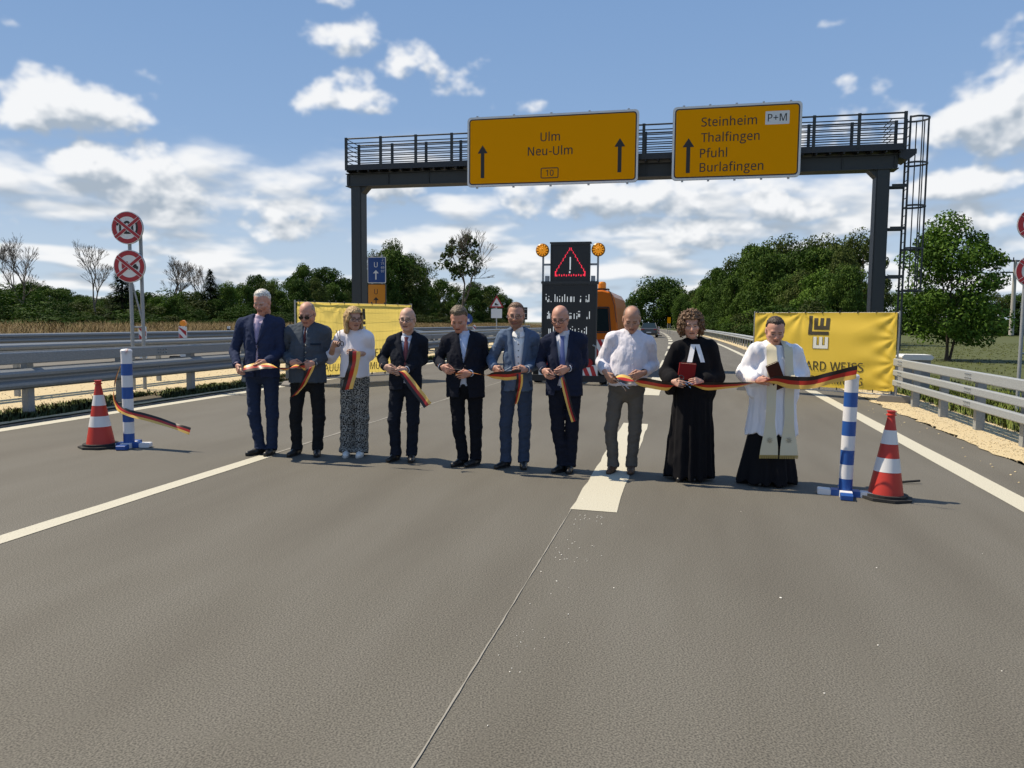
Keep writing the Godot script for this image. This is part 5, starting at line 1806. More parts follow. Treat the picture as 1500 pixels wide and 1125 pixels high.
func torso(F: Field, J: Array, hip: Vector3, low: float, off: float, wide: float, belly: float) -> void:
	var a: Vector3 = J[3]
	var b: Vector3 = J[4]
	var mid := (a + b) / 2.0
	var nb := mid + Vector3(0, 0.055, -0.015)
	F.cap(a.lerp(mid, 0.14) + Vector3(0, -0.028, 0), b.lerp(mid, 0.14) + Vector3(0, -0.028, 0), 0.060 + off, 0.060 + off, 0.04, 1.0)
	F.cap(nb + Vector3(-0.02, 0, 0), a + Vector3(0.03, 0, 0), 0.055 + off, 0.052 + off, 0.04)
	F.cap(nb + Vector3(0.02, 0, 0), b + Vector3(-0.03, 0, 0), 0.055 + off, 0.052 + off, 0.04)
	var c1 := mid + Vector3(0, -0.12, 0.005)
	var c2 := mid.lerp(hip, 0.45) + Vector3(0, 0, 0.012 + belly * 0.3)
	var c3 := mid.lerp(hip, 0.8) + Vector3(0, 0, 0.008 + belly * 0.6)
	F.cap(c1, c2, 0.158 * wide + off, 0.155 * wide + off + belly * 0.3, 0.06, 1.36)
	F.cap(c2, c3, 0.155 * wide + off + belly * 0.3, 0.157 * wide + off + belly * 0.35, 0.05, 1.30)
	F.cap(c3, Vector3(hip.x, minf(low, hip.y), 0.0), 0.157 * wide + off + belly * 0.35, 0.170 * wide + off, 0.05, 1.30)

func sleeve(F: Field, J: Array, e: int, off: float, to: float, k := 0.025, r0 := 0.061, r1 := 0.051, r2 := 0.041) -> void:
	var s: Vector3 = J[3 + e] + Vector3(0.014 if e == 0 else -0.014, -0.026, 0)
	var l: Vector3 = J[5 + e]
	var w: Vector3 = J[7 + e]
	F.cap(s, l, r0 + off, r1 + off, k)
	F.cap(l, l.lerp(w, to), r1 + off, lerpf(r1, r2, to) + off, k)

func hip_of(J: Array) -> Vector3:
	var mid: Vector3 = (J[3] + J[4]) / 2.0
	var kn: Vector3 = (J[11] + J[12]) / 2.0
	return Vector3(mid.x * 0.55 + kn.x * 0.45, J[0].y * 0.525, 0.0)

func skin_paint(skin: Color, o: Dictionary) -> Callable:
	var lip := skin.lerp(Color(0.32, 0.09, 0.08), 0.5)
	var brow: Color = o.get("brow", Color(0.06, 0.045, 0.03))
	var beard: float = o.get("beard", 0.0)
	return func(p: Vector3) -> Color:
		var c := skin
		var f := sin(p.x * 91.0 + p.y * 57.0) * sin(p.y * 73.0 + p.z * 44.0) * 0.05
		c = c * (1.0 + f)
		if p.z > 0.03 and p.y < -0.02: c = c.lerp(Color(skin.r * 0.95, skin.g * 0.80, skin.b * 0.76), 0.35)
		if beard > 0.0 and p.y < -0.028 and p.z > -0.01: c = c.lerp(Color(0.055, 0.038, 0.026), beard * smoothstep(-0.025, -0.05, p.y))
		if p.z > 0.07:
			var ax := absf(p.x)
			if ax < 0.024 and p.y < -0.053 and p.y > -0.073: c = lip if absf(p.y + 0.0625) > 0.0028 else Color(0.06, 0.02, 0.018)
			if ax > 0.012 and ax < 0.052 and p.y > 0.018 - (ax - 0.012) * 0.1 and p.y < 0.029: c = c.lerp(brow, 0.6)
			if ax > 0.017 and ax < 0.047 and absf(p.y - 0.001) < 0.0052: c = Color(0.10, 0.055, 0.04) if p.y > 0.0005 else (Color(0.40, 0.36, 0.33) if absf(ax - 0.032) > 0.006 else Color(0.03, 0.022, 0.018))
		return c

func head_field(F: Field, female := false) -> void:
	F.ell(Vector3(0, 0.036, -0.012), Vector3(0.0765, 0.086, 0.098), 0.01)
	F.ell(Vector3(0, -0.036, 0.020), Vector3(0.064, 0.078, 0.076), 0.03)
	for e in [-1, 1]:
		F.cap(Vector3(0.054 * e, -0.055, -0.005), Vector3(0.012 * e, -0.100, 0.060), 0.020, 0.018 if not female else 0.015, 0.03)
		F.ell(Vector3(0.042 * e, -0.022, 0.062), Vector3(0.024, 0.020, 0.022), 0.03)
	F.cap(Vector3(-0.010, -0.100, 0.066), Vector3(0.010, -0.100, 0.066), 0.016, 0.016, 0.02)
	F.cap(Vector3(-0.034, 0.022, 0.076), Vector3(0.034, 0.022, 0.076), 0.012, 0.012, 0.02)
	for e in [-1, 1]:
		F.ell(Vector3(0.032 * e, 0.002, 0.098), Vector3(0.017, 0.010, 0.016), 0.012, true)
		F.ell(Vector3(0.032 * e, 0.001, 0.076), Vector3(0.015, 0.012, 0.013), 0.004)
	F.cap(Vector3(0, 0.012, 0.088), Vector3(0, -0.028, 0.110), 0.0085, 0.0125, 0.012)
	for e in [-1, 1]: F.ell(Vector3(0.012 * e, -0.034, 0.099), Vector3(0.009, 0.008, 0.010), 0.006)
	F.cap(Vector3(-0.017, -0.0585, 0.090), Vector3(0.017, -0.0585, 0.090), 0.0065, 0.0065, 0.008)
	F.cap(Vector3(-0.014, -0.068, 0.089), Vector3(0.014, -0.068, 0.089), 0.0068, 0.0068, 0.008)
	for e in [-1, 1]:
		F.ell(Vector3(0.079 * e, -0.004, -0.012), Vector3(0.011, 0.033, 0.021), 0.008)
		F.ell(Vector3(0.090 * e, -0.002, -0.006), Vector3(0.006, 0.020, 0.010), 0.006, true)
	F.cap(Vector3(0, -0.055, -0.022), Vector3(0, -0.125, -0.032), 0.054 if not female else 0.047, 0.054 if not female else 0.048, 0.03)

func hand(mb: MB, wr: Vector3, to: Vector3, inward: Vector3, up: Vector3, curl: float, size := 1.0) -> Vector3:
	var d := (to - wr).normalized()
	var n := (inward - d * inward.dot(d)).normalized()
	var s := up - d * up.dot(d)
	s = (s - n * s.dot(n)).normalized()
	var B := Basis(s, d, n)                # local x: towards the thumb, y: towards the fingertips, z: out of the palm
	var F := Field.new(Vector3(-0.075, -0.05, -0.05) * size, Vector3(0.085, 0.19, 0.11) * size, 0.0042)
	F.cap(Vector3(0, -0.04, 0) * size, Vector3(0, 0.02, 0) * size, 0.027 * size, 0.026 * size, 0.01, 1.2)
	var offs := [0.031, 0.0105, -0.0105, -0.030]
	var lens := [0.072, 0.080, 0.075, 0.059]
	var tip := Vector3.ZERO
	for k in 4:
		var kn := Vector3(offs[k], 0.090 - absf(k - 1.2) * 0.004, 0.0) * size
		F.cap(Vector3(offs[k] * 0.55, 0.015, 0.0) * size, kn, 0.0155 * size, 0.0115 * size, 0.012)
		var p := kn
		var a: float = curl * (0.75 + 0.1 * k)
		for j in 3:
			var l: float = lens[k] * [0.45, 0.31, 0.24][j] * size
			var q := p + Vector3(0, cos(a), sin(a)) * l
			F.cap(p, q, (0.0092 - 0.0009 * j) * size, (0.0083 - 0.0009 * j) * size, 0.003)
			p = q
			a += curl * (0.75 if j == 0 else 0.5)
		if k == 0: tip = p
	var t0 := Vector3(0.024, 0.022, 0.006) * size
	var t1 := Vector3(0.050, 0.052, 0.022) * size
	var t2 := t1.lerp(Vector3(0.040, 0.085, 0.038) * size, 0.75)
	var t3 := t2.lerp(tip, 0.6)
	F.cap(t0, t1, 0.016 * size, 0.0115 * size, 0.012)
	F.cap(t1, t2, 0.0108 * size, 0.0098 * size, 0.004)
	F.cap(t2, t3, 0.0095 * size, 0.0082 * size, 0.004)
	F.skin(mb, Transform3D(B, wr))
	return wr + B * tip.lerp(t3, 0.5)

func garment(called: String, F: Field, m: Material, parent: Node, label := "") -> MeshInstance3D:
	var mb := MB.new()
	F.skin(mb)
	var o := obj(called, mb.mesh(m), parent)
	if label: o.set_meta("label", label)
	return o

func fabric(c: Color, rough := 0.85) -> StandardMaterial3D:
	var m := StandardMaterial3D.new()
	m.albedo_color = c.linear_to_srgb()
	m.roughness = rough
	m.metallic_specular = 0.22
	m.rim_enabled = true
	m.rim = 0.10
	m.rim_tint = 0.7
	m.resource_name = "fabric"
	return m

func on_front(F: Field, pts: Array, lift: float) -> Array:      # rows of (x, y) laid onto the front of a garment
	var rows := []
	for row in pts:
		var out := []
		for p in row:
			out.append(Vector3(p.x, p.y, F.front(p.x, p.y) + lift))
		rows.append(out)
	return rows

func person(B: Vector3, J: Array, hem: float, o: Dictionary) -> Array:
	for e in 2:
		J[5 + e].z = maxf(J[5 + e].z, -0.07)
		J[7 + e].z = maxf(J[7 + e].z, o.get("reach", 0.20))
		J[9 + e].z = maxf(J[9 + e].z, J[7 + e].z + 0.05)
	var root := thing("person", o.label, "person", Transform3D(Basis(), B), "people cutting the ribbon")
	var skin: Color = o.skin
	var mid: Vector3 = (J[3] + J[4]) / 2.0
	var hip := hip_of(J)
	var wide: float = o.get("wide", 1.0) * clampf(absf(J[4].x - J[3].x) / 0.40, 0.86, 1.1)
	var belly: float = o.get("belly", 0.0)
	var fem: bool = o.get("female", false)
	var lo := Vector3(minf(J[5].x, J[6].x) - 0.16, 0.0, -0.30)
	var hi := Vector3(maxf(J[5].x, J[6].x) + 0.16, mid.y + 0.16, 0.42)
	# ---- the body, one skin from head to feet
	var mb := MB.new()
	mb.col = skin
	var F := Field.new(Vector3(lo.x, 0.0, -0.22), Vector3(hi.x, mid.y + 0.26, hi.z), 0.015)
	torso(F, J, hip, hip.y, -0.035, wide, belly * 0.6)
	for e in 2:
		sleeve(F, J, e, 0.0, 1.0, 0.02, 0.045, 0.039, 0.027)
		var h := Vector3(hip.x + (0.085 if e else -0.085), hip.y - 0.02, 0)
		F.cap(h, J[11 + e], 0.070, 0.048, 0.02)
		F.cap(J[11 + e], J[13 + e], 0.046, 0.034, 0.02)
		var ft: Vector3 = ((J[15 + e] - J[13 + e]) * Vector3(1, 0, 1)).normalized() + Vector3(0, 0, 0.5)
		F.cap(J[13 + e] + Vector3(0, -0.03, 0), J[13 + e] * Vector3(1, 0, 1) + ft.normalized() * 0.11 + Vector3(0, 0.034, 0), 0.028, 0.018, 0.02)
	var hb := Basis.from_euler(Vector3(o.get("pitch", 0.4) * 0.82, o.get("yaw", 0.0), o.get("roll", 0.0)))
	var hs: float = o.get("head", 1.08)
	var hc: Vector3 = (J[0] + J[1]) / 2.0 * Vector3(1, 1, 0) + Vector3(0, 0.0, 0.045)
	var HX := Transform3D(hb.scaled(Vector3.ONE * hs), hc)
	var nk := HX * Vector3(0, -0.085, -0.022)
	F.cap(mid + Vector3(0, 0.03, -0.02), nk, 0.062 if not fem else 0.052, 0.054 * hs if not fem else 0.047, 0.025)
	F.skin(mb)
	var H := Field.new(Vector3(-0.11, -0.15, -0.125), Vector3(0.11, 0.135, 0.135), 0.0042)
	head_field(H, fem)
	H.skin(mb, HX, skin_paint(skin, o))
	var held := []
	for e in 2:
		var inw := Vector3(1 if e == 0 else -1, -0.25, -0.35)
		var dest: Vector3 = J[9 + e]
		if o.get("fist", false) and e == 0: inw = Vector3(0.5, 0.0, 0.8)
		held.append(hand(mb, J[7 + e], dest, inw, Vector3(0, 1, 0.15) if not (o.get("fist", false) and e == 0) else Vector3(0.7, 0.3, -0.4), o.get("curl", 0.62), o.get("hand", 1.0)))
	var skm := vmat("skin", 0.55)
	skm.subsurf_scatter_enabled = true
	skm.subsurf_scatter_strength = 0.06
	obj("body", mb.mesh(skm), root)
	# ---- hair
	var hair: String = o.get("hair", "")
	if hair:
		var G := Field.new(Vector3(-0.17, -0.24, -0.19), Vector3(0.17, 0.17, 0.15), 0.0055)
		var hm := vmat("hair", 0.6)
		var thickr: float = {"short": 0.010, "thick": o.get("hair_depth", 0.016), "fringe": 0.006, "stubble": 0.004, "bob": 0.028, "long": 0.018}[hair]
		var fr: float = o.get("hairline", 0.0)
		if hair == "bob" or hair == "long": G.ell(Vector3(0, 0.037, -0.014), Vector3(0.0765, 0.086, 0.098) + Vector3.ONE * thickr, 0.01)
		else: G.shell(Vector3(0.0765, 0.086, 0.098), Vector3(0, 0.036, -0.012), thickr, -0.004 + fr, 0.05 if hair == "thick" else 0.035)
		if hair == "bob":
			for e in [-1, 1]:
				G.ell(Vector3(0.078 * e, 0.00, -0.03), Vector3(0.048, 0.085, 0.075), 0.03)
				G.ell(Vector3(0.084 * e, -0.055, -0.02), Vector3(0.042, 0.055, 0.055), 0.03)
			G.ell(Vector3(0, -0.02, -0.09), Vector3(0.09, 0.09, 0.05), 0.03)
		if hair == "long":
			for e in [-1, 1]:
				G.cap(Vector3(0.075 * e, 0.02, -0.02), Vector3(0.078 * e, -0.135, 0.015), 0.036, 0.034, 0.03)
				G.cap(Vector3(0.055 * e, 0.06, 0.055), Vector3(0.080 * e, -0.01, 0.045), 0.022, 0.02, 0.02)
			G.cap(Vector3(0, 0.0, -0.09), Vector3(0, -0.16, -0.075), 0.055, 0.06, 0.04)
		G.ruffle(curl_noise, Vector3(1, 0.45 if hair == "long" else 0.8, 1) * (38.0 if hair == "bob" else 60.0), {"short": 0.006, "thick": 0.006, "fringe": 0.003, "stubble": 0.002, "bob": 0.026, "long": 0.006}[hair])
		if hair == "bob" or hair == "long":
			var keep := 0.072 - fr
			for z in G.nz:          # leave the face free
				var pz := G.o.z + z * G.h
				for y in G.ny:
					var py := G.o.y + y * G.h
					for x in G.nx:
						var px := absf(G.o.x + x * G.h)
						var d := minf(minf(pz - 0.012, keep - py), 0.060 + (0.012 if py < -0.03 else 0.0) - px * (1.0 if py < 0.045 else 0.8))
						var q := (z * G.ny + y) * G.nx + x
						G.f[q] = maxf(G.f[q], d)
		else:
			for e in [-1, 1]: G.ell(Vector3(0.083 * e, -0.008, -0.010), Vector3(0.016, 0.034, 0.024), 0.004, true)
			G.cut(Vector3(0, -1, 0), 0.075)
			if hair == "fringe": G.cut(Vector3(0, 1, 0.25).normalized(), 0.035)
			if hair == "stubble": G.cut(Vector3(0, 0.8, 0.6).normalized(), 0.070)
		var hmb := MB.new()
		var hc0: Color = o.hair_color
		G.skin(hmb, HX, func(p: Vector3) -> Color: return hc0 * (1.0 + 0.9 * curl_noise.get_noise_3d(p.x * 120.0, p.y * 40.0, p.z * 55.0)))
		obj("hair", hmb.mesh(hm), root)
	# ---- glasses
	var gl: String = o.get("glasses", "")
	if gl:
		var gm := MB.new()
		gm.xf = HX
		var fm := mat("spectacle_frame", Color(0.012, 0.010, 0.010), 0.35)
		for e in [-1, 1]:
			var pts := []
			for k in 17:
				var a := TAU * k / 16
				pts.append(Vector3(0.033 * e + cos(a) * 0.024, 0.0 + sin(a) * 0.018, 0.1045))
			gm.path(pts, 0.0024, 6)
			gm.path([Vector3(0.057 * e, 0.006, 0.103), Vector3(0.078 * e, 0.008, 0.06), Vector3(0.084 * e, 0.004, -0.02)], 0.0022, 6)
			if gl == "sun":
				gm.ball(Vector3(0.033 * e, 0.0, 0.103), Vector3(0.0245, 0.0185, 0.003), 14)
		gm.path([Vector3(-0.010, 0.003, 0.106), Vector3(0, 0.006, 0.109), Vector3(0.010, 0.003, 0.106)], 0.0022, 6)
		obj("glasses", gm.mesh(fm), root)
	# ---- clothes
	var kind: String = o.kind
	var jm: StandardMaterial3D = o.get("cloth_mat", fabric(o.cloth))
	if kind == "suit" or kind == "tradition":
		var S := Field.new(Vector3(lo.x, hip.y - 0.05, -0.25), hi, 0.011)       # shirt
		torso(S, J, hip, hip.y, -0.016, wide, belly)
		var neck := mid + Vector3(0, 0.045, 0.0)
		S.cap(neck + Vector3(0, -0.01, -0.012), neck + Vector3(0, 0.02, -0.004), 0.066, 0.058, 0.012)
		S.ell(neck + Vector3(0, 0.075, 0.005), Vector3(0.060, 0.035, 0.062), 0.004, true)
		S.ruffle(cloth_noise, Vector3(7, 5, 7), 0.006)
		var shirt := garment("shirt", S, fabric(o.get("shirt", Color(0.7, 0.7, 0.74)), 0.8), root)
		var cm := MB.new()                                # cuffs
		for e in 2:
			var w: Vector3 = J[7 + e]
			var l: Vector3 = J[5 + e]
			cm.tube(l.lerp(w, 0.84), l.lerp(w, 0.99), 0.041, 0.040, 14)
		obj("cuffs", cm.mesh(fabric(o.get("shirt", Color(0.7, 0.7, 0.74)), 0.8)), shirt)
		if not o.get("collar", false): pass
		var C := Field.new(Vector3(lo.x, hem - 0.06, -0.27), hi, 0.0105)
		torso(C, J, hip, hem - 0.1, 0.006, wide, belly)
		C.cap(Vector3(hip.x, hip.y + 0.02, 0), Vector3(hip.x, hem - 0.2, 0.0), 0.172 * wide + 0.008 + belly * 0.15, 0.186 * wide + 0.012, 0.03, 1.32)
		C.cut(Vector3(0, -1, 0.05), -hem)
		C.ell(mid + Vector3(0, 0.145, -0.002), Vector3(0.069, 0.085, 0.066), 0.006, true)      # neck hole
		if kind == "suit":
			C.opening(mid.x + o.get("vx", 0.0), mid.y + 0.045, o.yv, o.get("wtop", 0.062), o.get("wmin", 0.004), o.get("cut", 0.10))
		else:
			C.opening(mid.x, mid.y + 0.045, o.yv, 0.03, 0.0, 0.0)
		for e in 2: sleeve(C, J, e, 0.006, 0.90)
		C.ruffle(cloth_noise, Vector3(10, 6, 10), 0.011)
		C.ruffle(cloth_noise, Vector3(19, 24, 19), 0.0045)
		var coat := garment("jacket", C, jm, root)
		if kind == "suit":
			var lm := MB.new()
			for e in [-1, 1]:
				var rows := []
				var ytop: float = mid.y + 0.052
				for a in 15:
					var t := a / 14.0
					var y := lerpf(ytop, o.yv, t)
					var hw: float = o.get("wmin", 0.004) + o.get("wtop", 0.062) * clampf((y - o.yv) / (mid.y + 0.045 - o.yv), 0.0, 1.1)
					var wl := 0.050 if t < 0.20 else (0.048 + (t - 0.20) * 0.55 if t < 0.28 else 0.092 * (1.0 - (t - 0.28) / 0.72))
					var row := []
					for b in 4:
						var x: float = mid.x + o.get("vx", 0.0) + e * (hw + (wl + 0.004) * b / 3.0 - 0.003)
						row.append(Vector3(x, y, C.front(x, y) + [0.004, 0.016, 0.015, -0.002][b]))
					if e < 0: row.reverse()
					rows.append(row)
				rows.reverse()
				lm.sheet(rows)
			obj("lapels", lm.mesh(jm), coat)
			var pm := MB.new()                            # pocket flaps, breast pocket, buttons
			for e in [-1, 1]:
				var x: float = hip.x + e * 0.115 * wide
				var y := lerpf(hip.y, hem, 0.18)
				var rows := []
				for a in 3:
					var row := []
					for b in 4:
						var xx := x + (b - 1.5) * 0.045
						row.append(Vector3(xx, y - 0.024 + a * 0.024, C.front(xx, y - 0.024 + a * 0.024) + (0.009 if a < 2 else 0.002)))
					rows.append(row)
				pm = MB.new()
				pm.sheet(rows)
				obj("pocket_flap", pm.mesh(jm), coat)
			pm = MB.new()
			for k in o.get("buttons", 2):
				var y: float = o.yv - 0.015 - 0.10 * k
				if y < hem + 0.08: break
				var x: float = mid.x + o.get("vx", 0.0) + 0.014 + maxf(0.0, o.yv - y) * o.get("cut", 0.10)
				var z := C.front(x, y)
				pm.tube(Vector3(x, y, z + 0.002), Vector3(x, y, z + 0.010), 0.011, 0.010, 12)
			if pm.v.size(): obj("buttons", pm.mesh(mat("button_dark", Color(0.02, 0.02, 0.025), 0.4)), coat)
		else:
			var pm := MB.new()                            # metal buttons and the stitched front edge of a country jacket
			for k in 5:
				var y: float = lerpf(o.yv - 0.02, hip.y + 0.03, k / 4.0)
				var x: float = mid.x + 0.022
				pm.ball(Vector3(x, y, C.front(x, y) + 0.006), Vector3(0.011, 0.011, 0.007), 10)
			obj("buttons", pm.mesh(mat("button_metal", Color(0.30, 0.29, 0.26), 0.35, 0.8)), coat)
			pm = MB.new()
			var edge := []
			for k in 12:
				var y: float = lerpf(hem + 0.02, o.yv, k / 11.0)
				edge.append(Vector3(mid.x + 0.004, y, C.front(mid.x + 0.004, y) + 0.007))
			pm.path(edge, 0.0035, 6)
			var rows := []
			for a in 2:
				var row := []
				for b in 5:
					var xx := mid.x + 0.07 + b * 0.026
					var yy := mid.y - 0.165 + a * 0.022
					row.append(Vector3(xx, yy, C.front(xx, yy) + 0.012))
				rows.append(row)
			pm.sheet(rows)
			obj("piping", pm.mesh(fabric(Color(0.02, 0.03, 0.045))), coat)
			pm = MB.new()                                 # stand-up collar
			for e in [-1, 1]:
				var rr := []
				for a in 3:
					var row := []
					for b in 6:
						var an := lerpf(0.32, 2.6, b / 5.0)
						row.append(mid + Vector3(0, 0.032 + a * 0.02, -0.012) + Vector3(e * sin(an) * (0.084 - a * 0.004), 0, cos(an) * (0.082 - a * 0.002)))
					if e < 0: row.reverse()
					rr.append(row)
				pm.sheet(rr)
			obj("collar", pm.mesh(jm), coat)
		if o.has("tie"):
			var tm := MB.new()
			var y0: float = mid.y + 0.035
			var y1: float = o.yv - 0.03
			var rows := []
			for a in 14:
				var t := a / 13.0
				var y := lerpf(y1, y0, t)
				var w: float = (lerpf(0.038, 0.017, t) if t < 0.9 else lerpf(0.017, 0.026, (t - 0.9) / 0.1)) * o.get("tie_w", 1.0)
				var row := []
				for b in 5:
					var x: float = mid.x + o.get("vx", 0.0) + (b - 2) * w * 0.5
					row.append(Vector3(x, y, S.front(x, y) + 0.013 - absf(b - 2) * 0.002 + (0.010 if t > 0.88 else 0.0)))
				rows.append(row)
			tm.sheet(rows)
			obj("tie", tm.mesh(fabric(o.tie, 0.55)), shirt)
		var col := MB.new()                               # shirt collar, folded down round the neck to two points
		for e in [-1, 1]:
			var rows := [[], [], []]
			for k in 7:
				var t := k / 6.0
				var an := lerpf(PI, 0.16, t)
				var drop := lerpf(0.026, 0.058, t * t)
				for b in 3:
					var rr := lerpf(0.064, 0.083 + 0.006 * t, b / 2.0)
					rows[b].append(mid + Vector3(e * sin(an) * rr * (1.0 + 0.25 * t * (b / 2.0)), 0.072 - drop * b / 2.0 - 0.030 * t, cos(an) * rr * 0.95 + 0.004))
			if e > 0:
				for r in rows: r.reverse()
			col.sheet(rows)
		obj("collar", col.mesh(fabric(o.get("shirt", Color(0.7, 0.7, 0.74)), 0.8)), shirt)
		if o.has("shirt_buttons"):
			var bm := MB.new()
			for k in 7:
				var y: float = lerpf(mid.y - 0.02, o.shirt_buttons, k / 6.0)
				var x: float = mid.x + o.get("vx", 0.0)
				bm.ball(Vector3(x, y, S.front(x, y) + 0.004), Vector3(0.007, 0.007, 0.004), 8)
			obj("buttons", bm.mesh(mat("button_dark", Color(0.02, 0.02, 0.025), 0.4)), shirt)
	elif kind == "shirt":
		var S := Field.new(Vector3(lo.x, hem - 0.08, -0.27), hi, 0.0105)
		torso(S, J, hip, hem - 0.02, 0.004, wide, belly)
		for e in 2: sleeve(S, J, e, 0.006, 0.62, 0.025, 0.064, 0.056, 0.048)
		for e in 2:                                       # rolled cuffs
			var l: Vector3 = J[5 + e]
			var w: Vector3 = J[7 + e]
			S.cap(l.lerp(w, 0.46), l.lerp(w, 0.60), 0.060, 0.057, 0.006)
		S.ell(mid + Vector3(0, 0.145, 0.012), Vector3(0.066, 0.095, 0.070), 0.006, true)
		S.opening(mid.x, mid.y + 0.045, mid.y - 0.07, 0.03, -0.02, 0.0)
		S.cut(Vector3(0, -1, 0), -hem + 0.03)
		S.ruffle(cloth_noise, Vector3(10, 5, 10), 0.010)
		S.ruffle(cloth_noise, Vector3(24, 12, 24), 0.005)
		var shirt := garment("shirt", S, jm, root)
		var pm := MB.new()
		var rows := []
		for a in 12:
			var y := lerpf(hem + 0.03, mid.y - 0.06, a / 11.0)
			var row := []
			for b in 3: row.append(Vector3(mid.x + (b - 1) * 0.016, y, S.front(mid.x + (b - 1) * 0.016, y) + (0.009 if b == 1 else 0.006)))
			rows.append(row)
		pm.sheet(rows)
		obj("placket", pm.mesh(jm), shirt)
		pm = MB.new()
		for k in 6:
			var y := lerpf(hem + 0.08, mid.y - 0.08, k / 5.0)
			pm.ball(Vector3(mid.x, y, S.front(mid.x, y) + 0.011), Vector3(0.006, 0.006, 0.003), 8)
		obj("buttons", pm.mesh(mat("button_pale", Color(0.5, 0.5, 0.52), 0.4)), shirt)
		var col := MB.new()
		for e in [-1, 1]:
			var g := mid + Vector3(0, 0.050, 0)
			var rw := [[g + Vector3(e * 0.030, -0.020, 0.085), g + Vector3(e * 0.060, -0.060, 0.090), g + Vector3(e * 0.082, -0.032, 0.065)], [g + Vector3(e * 0.026, 0.015, 0.076), g + Vector3(e * 0.060, 0.010, 0.062), g + Vector3(e * 0.078, 0.010, 0.030)], [g + Vector3(e * 0.042, 0.042, 0.060), g + Vector3(e * 0.064, 0.044, 0.036), g + Vector3(e * 0.072, 0.044, -0.010)]]
			if e < 0:
				for r in rw: r.reverse()
			col.sheet(rw)
		obj("collar", col.mesh(jm), shirt)
		pm = MB.new()
		pm.tube(J[8] + (J[6] - J[8]).normalized() * 0.035, J[8] + (J[6] - J[8]).normalized() * 0.052, 0.036, 0.036, 16)
		obj("wristwatch", pm.mesh(mat("watch", Color(0.02, 0.02, 0.02), 0.3)), root)
	elif kind == "blouse":
		var S := Field.new(Vector3(lo.x, hem - 0.08, -0.27), hi, 0.0105)
		torso(S, J, hip, hem - 0.02, 0.012, wide, belly)
		S.cap(Vector3(hip.x, hip.y + 0.16, 0), Vector3(hip.x, hem - 0.2, 0), 0.178 * wide, 0.205 * wide, 0.04, 1.25)
		for e in 2: sleeve(S, J, e, 0.012, 0.18, 0.03, 0.066, 0.066, 0.06)
		S.ell(mid + Vector3(0, 0.135, 0.012), Vector3(0.082, 0.085, 0.078), 0.006, true)
		S.cut(Vector3(0, -1, 0), -hem)
		S.ruffle(cloth_noise, Vector3(9, 4, 9), 0.014)
		garment("blouse", S, jm, root)
	elif kind == "robe":
		var R := Field.new(Vector3(lo.x - 0.06, 0.0, -0.34), Vector3(hi.x + 0.06, hi.y, hi.z), 0.012)
		torso(R, J, hip, hip.y, 0.018, wide, belly)
		R.cap(mid + Vector3(0, -0.2, 0), Vector3(hip.x - 0.02, -0.2, 0.0), 0.17, 0.262, 0.06, 1.15)
		for e in 2:                                       # wide hanging sleeves
			var s: Vector3 = J[3 + e]
			var l: Vector3 = J[5 + e]
			var w: Vector3 = J[7 + e]
			R.cap(s, l, 0.075, 0.085, 0.03)
			R.cap(l, l.lerp(w, 0.72), 0.085, 0.082, 0.03)
			R.cap(l.lerp(w, 0.3) + Vector3(0, -0.05, 0), l.lerp(w, 0.3) + Vector3(0, -0.15, 0), 0.06, 0.045, 0.05)
			R.cap(l.lerp(w, 0.72) + Vector3(0, -0.05, 0), l.lerp(w, 0.66) + Vector3(0, -0.13, -0.01), 0.05, 0.04, 0.05)
		R.ell(mid + Vector3(0, 0.145, 0.012), Vector3(0.066, 0.085, 0.068), 0.006, true)
		R.cut(Vector3(0, -1, 0), -0.035)
		R.folds(hip, 9.0, 0.017, mid.y - 0.16, 0.2, 0.7)
		R.ruffle(cloth_noise, Vector3(9, 4, 9), 0.010)
		var rb := garment("gown", R, jm, root)
		var pm := MB.new()                                # white preaching bands
		for e in [-1, 1]:
			var rows := []
			for a in 6:
				var y := lerpf(mid.y - 0.145, mid.y + 0.035, a / 5.0)
				var row := []
				for b in 3:
					var x: float = mid.x - 0.012 + e * (lerpf(0.066, 0.020, a / 5.0) + (b - 1) * 0.024)
					row.append(Vector3(x, y, R.front(x, y) + 0.014))
				rows.append(row)
			pm.sheet(rows)
		var nb := mid + Vector3(0, 0.05, 0.0)
		pm.tube(nb + Vector3(0, -0.01, -0.008), nb + Vector3(0, 0.025, 0.0), 0.066, 0.060, 20, false)
		obj("preaching_bands", pm.mesh(fabric(Color(0.78, 0.78, 0.80), 0.7)), rb)
	elif kind == "surplice":
		var K := Field.new(Vector3(hip.x - 0.42, 0.0, -0.36), Vector3(hip.x + 0.42, hip.y + 0.1, 0.36), 0.012)       # black cassock
		K.cap(Vector3(hip.x + 0.01, hip.y + 0.2, 0), Vector3(hip.x - 0.03, -0.15, 0.0), 0.12, 0.325, 0.05, 1.2)
		K.cut(Vector3(0, -1, 0), -0.03)
		K.cut(Vector3(0, 1, 0), hem + 0.10)
		K.folds(hip, 10.0, 0.018, hem + 0.02, 0.1, 2.0)
		garment("cassock", K, fabric(Color(0.010, 0.010, 0.012)), root)
		var R := Field.new(Vector3(lo.x - 0.1, hem - 0.12, -0.34), Vector3(hi.x + 0.1, hi.y, hi.z), 0.0115)
		torso(R, J, hip, hip.y, 0.022, wide, belly)
		R.cap(mid + Vector3(0, -0.2, 0), Vector3(hip.x + 0.0, hem - 0.3, 0.0), 0.180, 0.292, 0.06, 1.15)
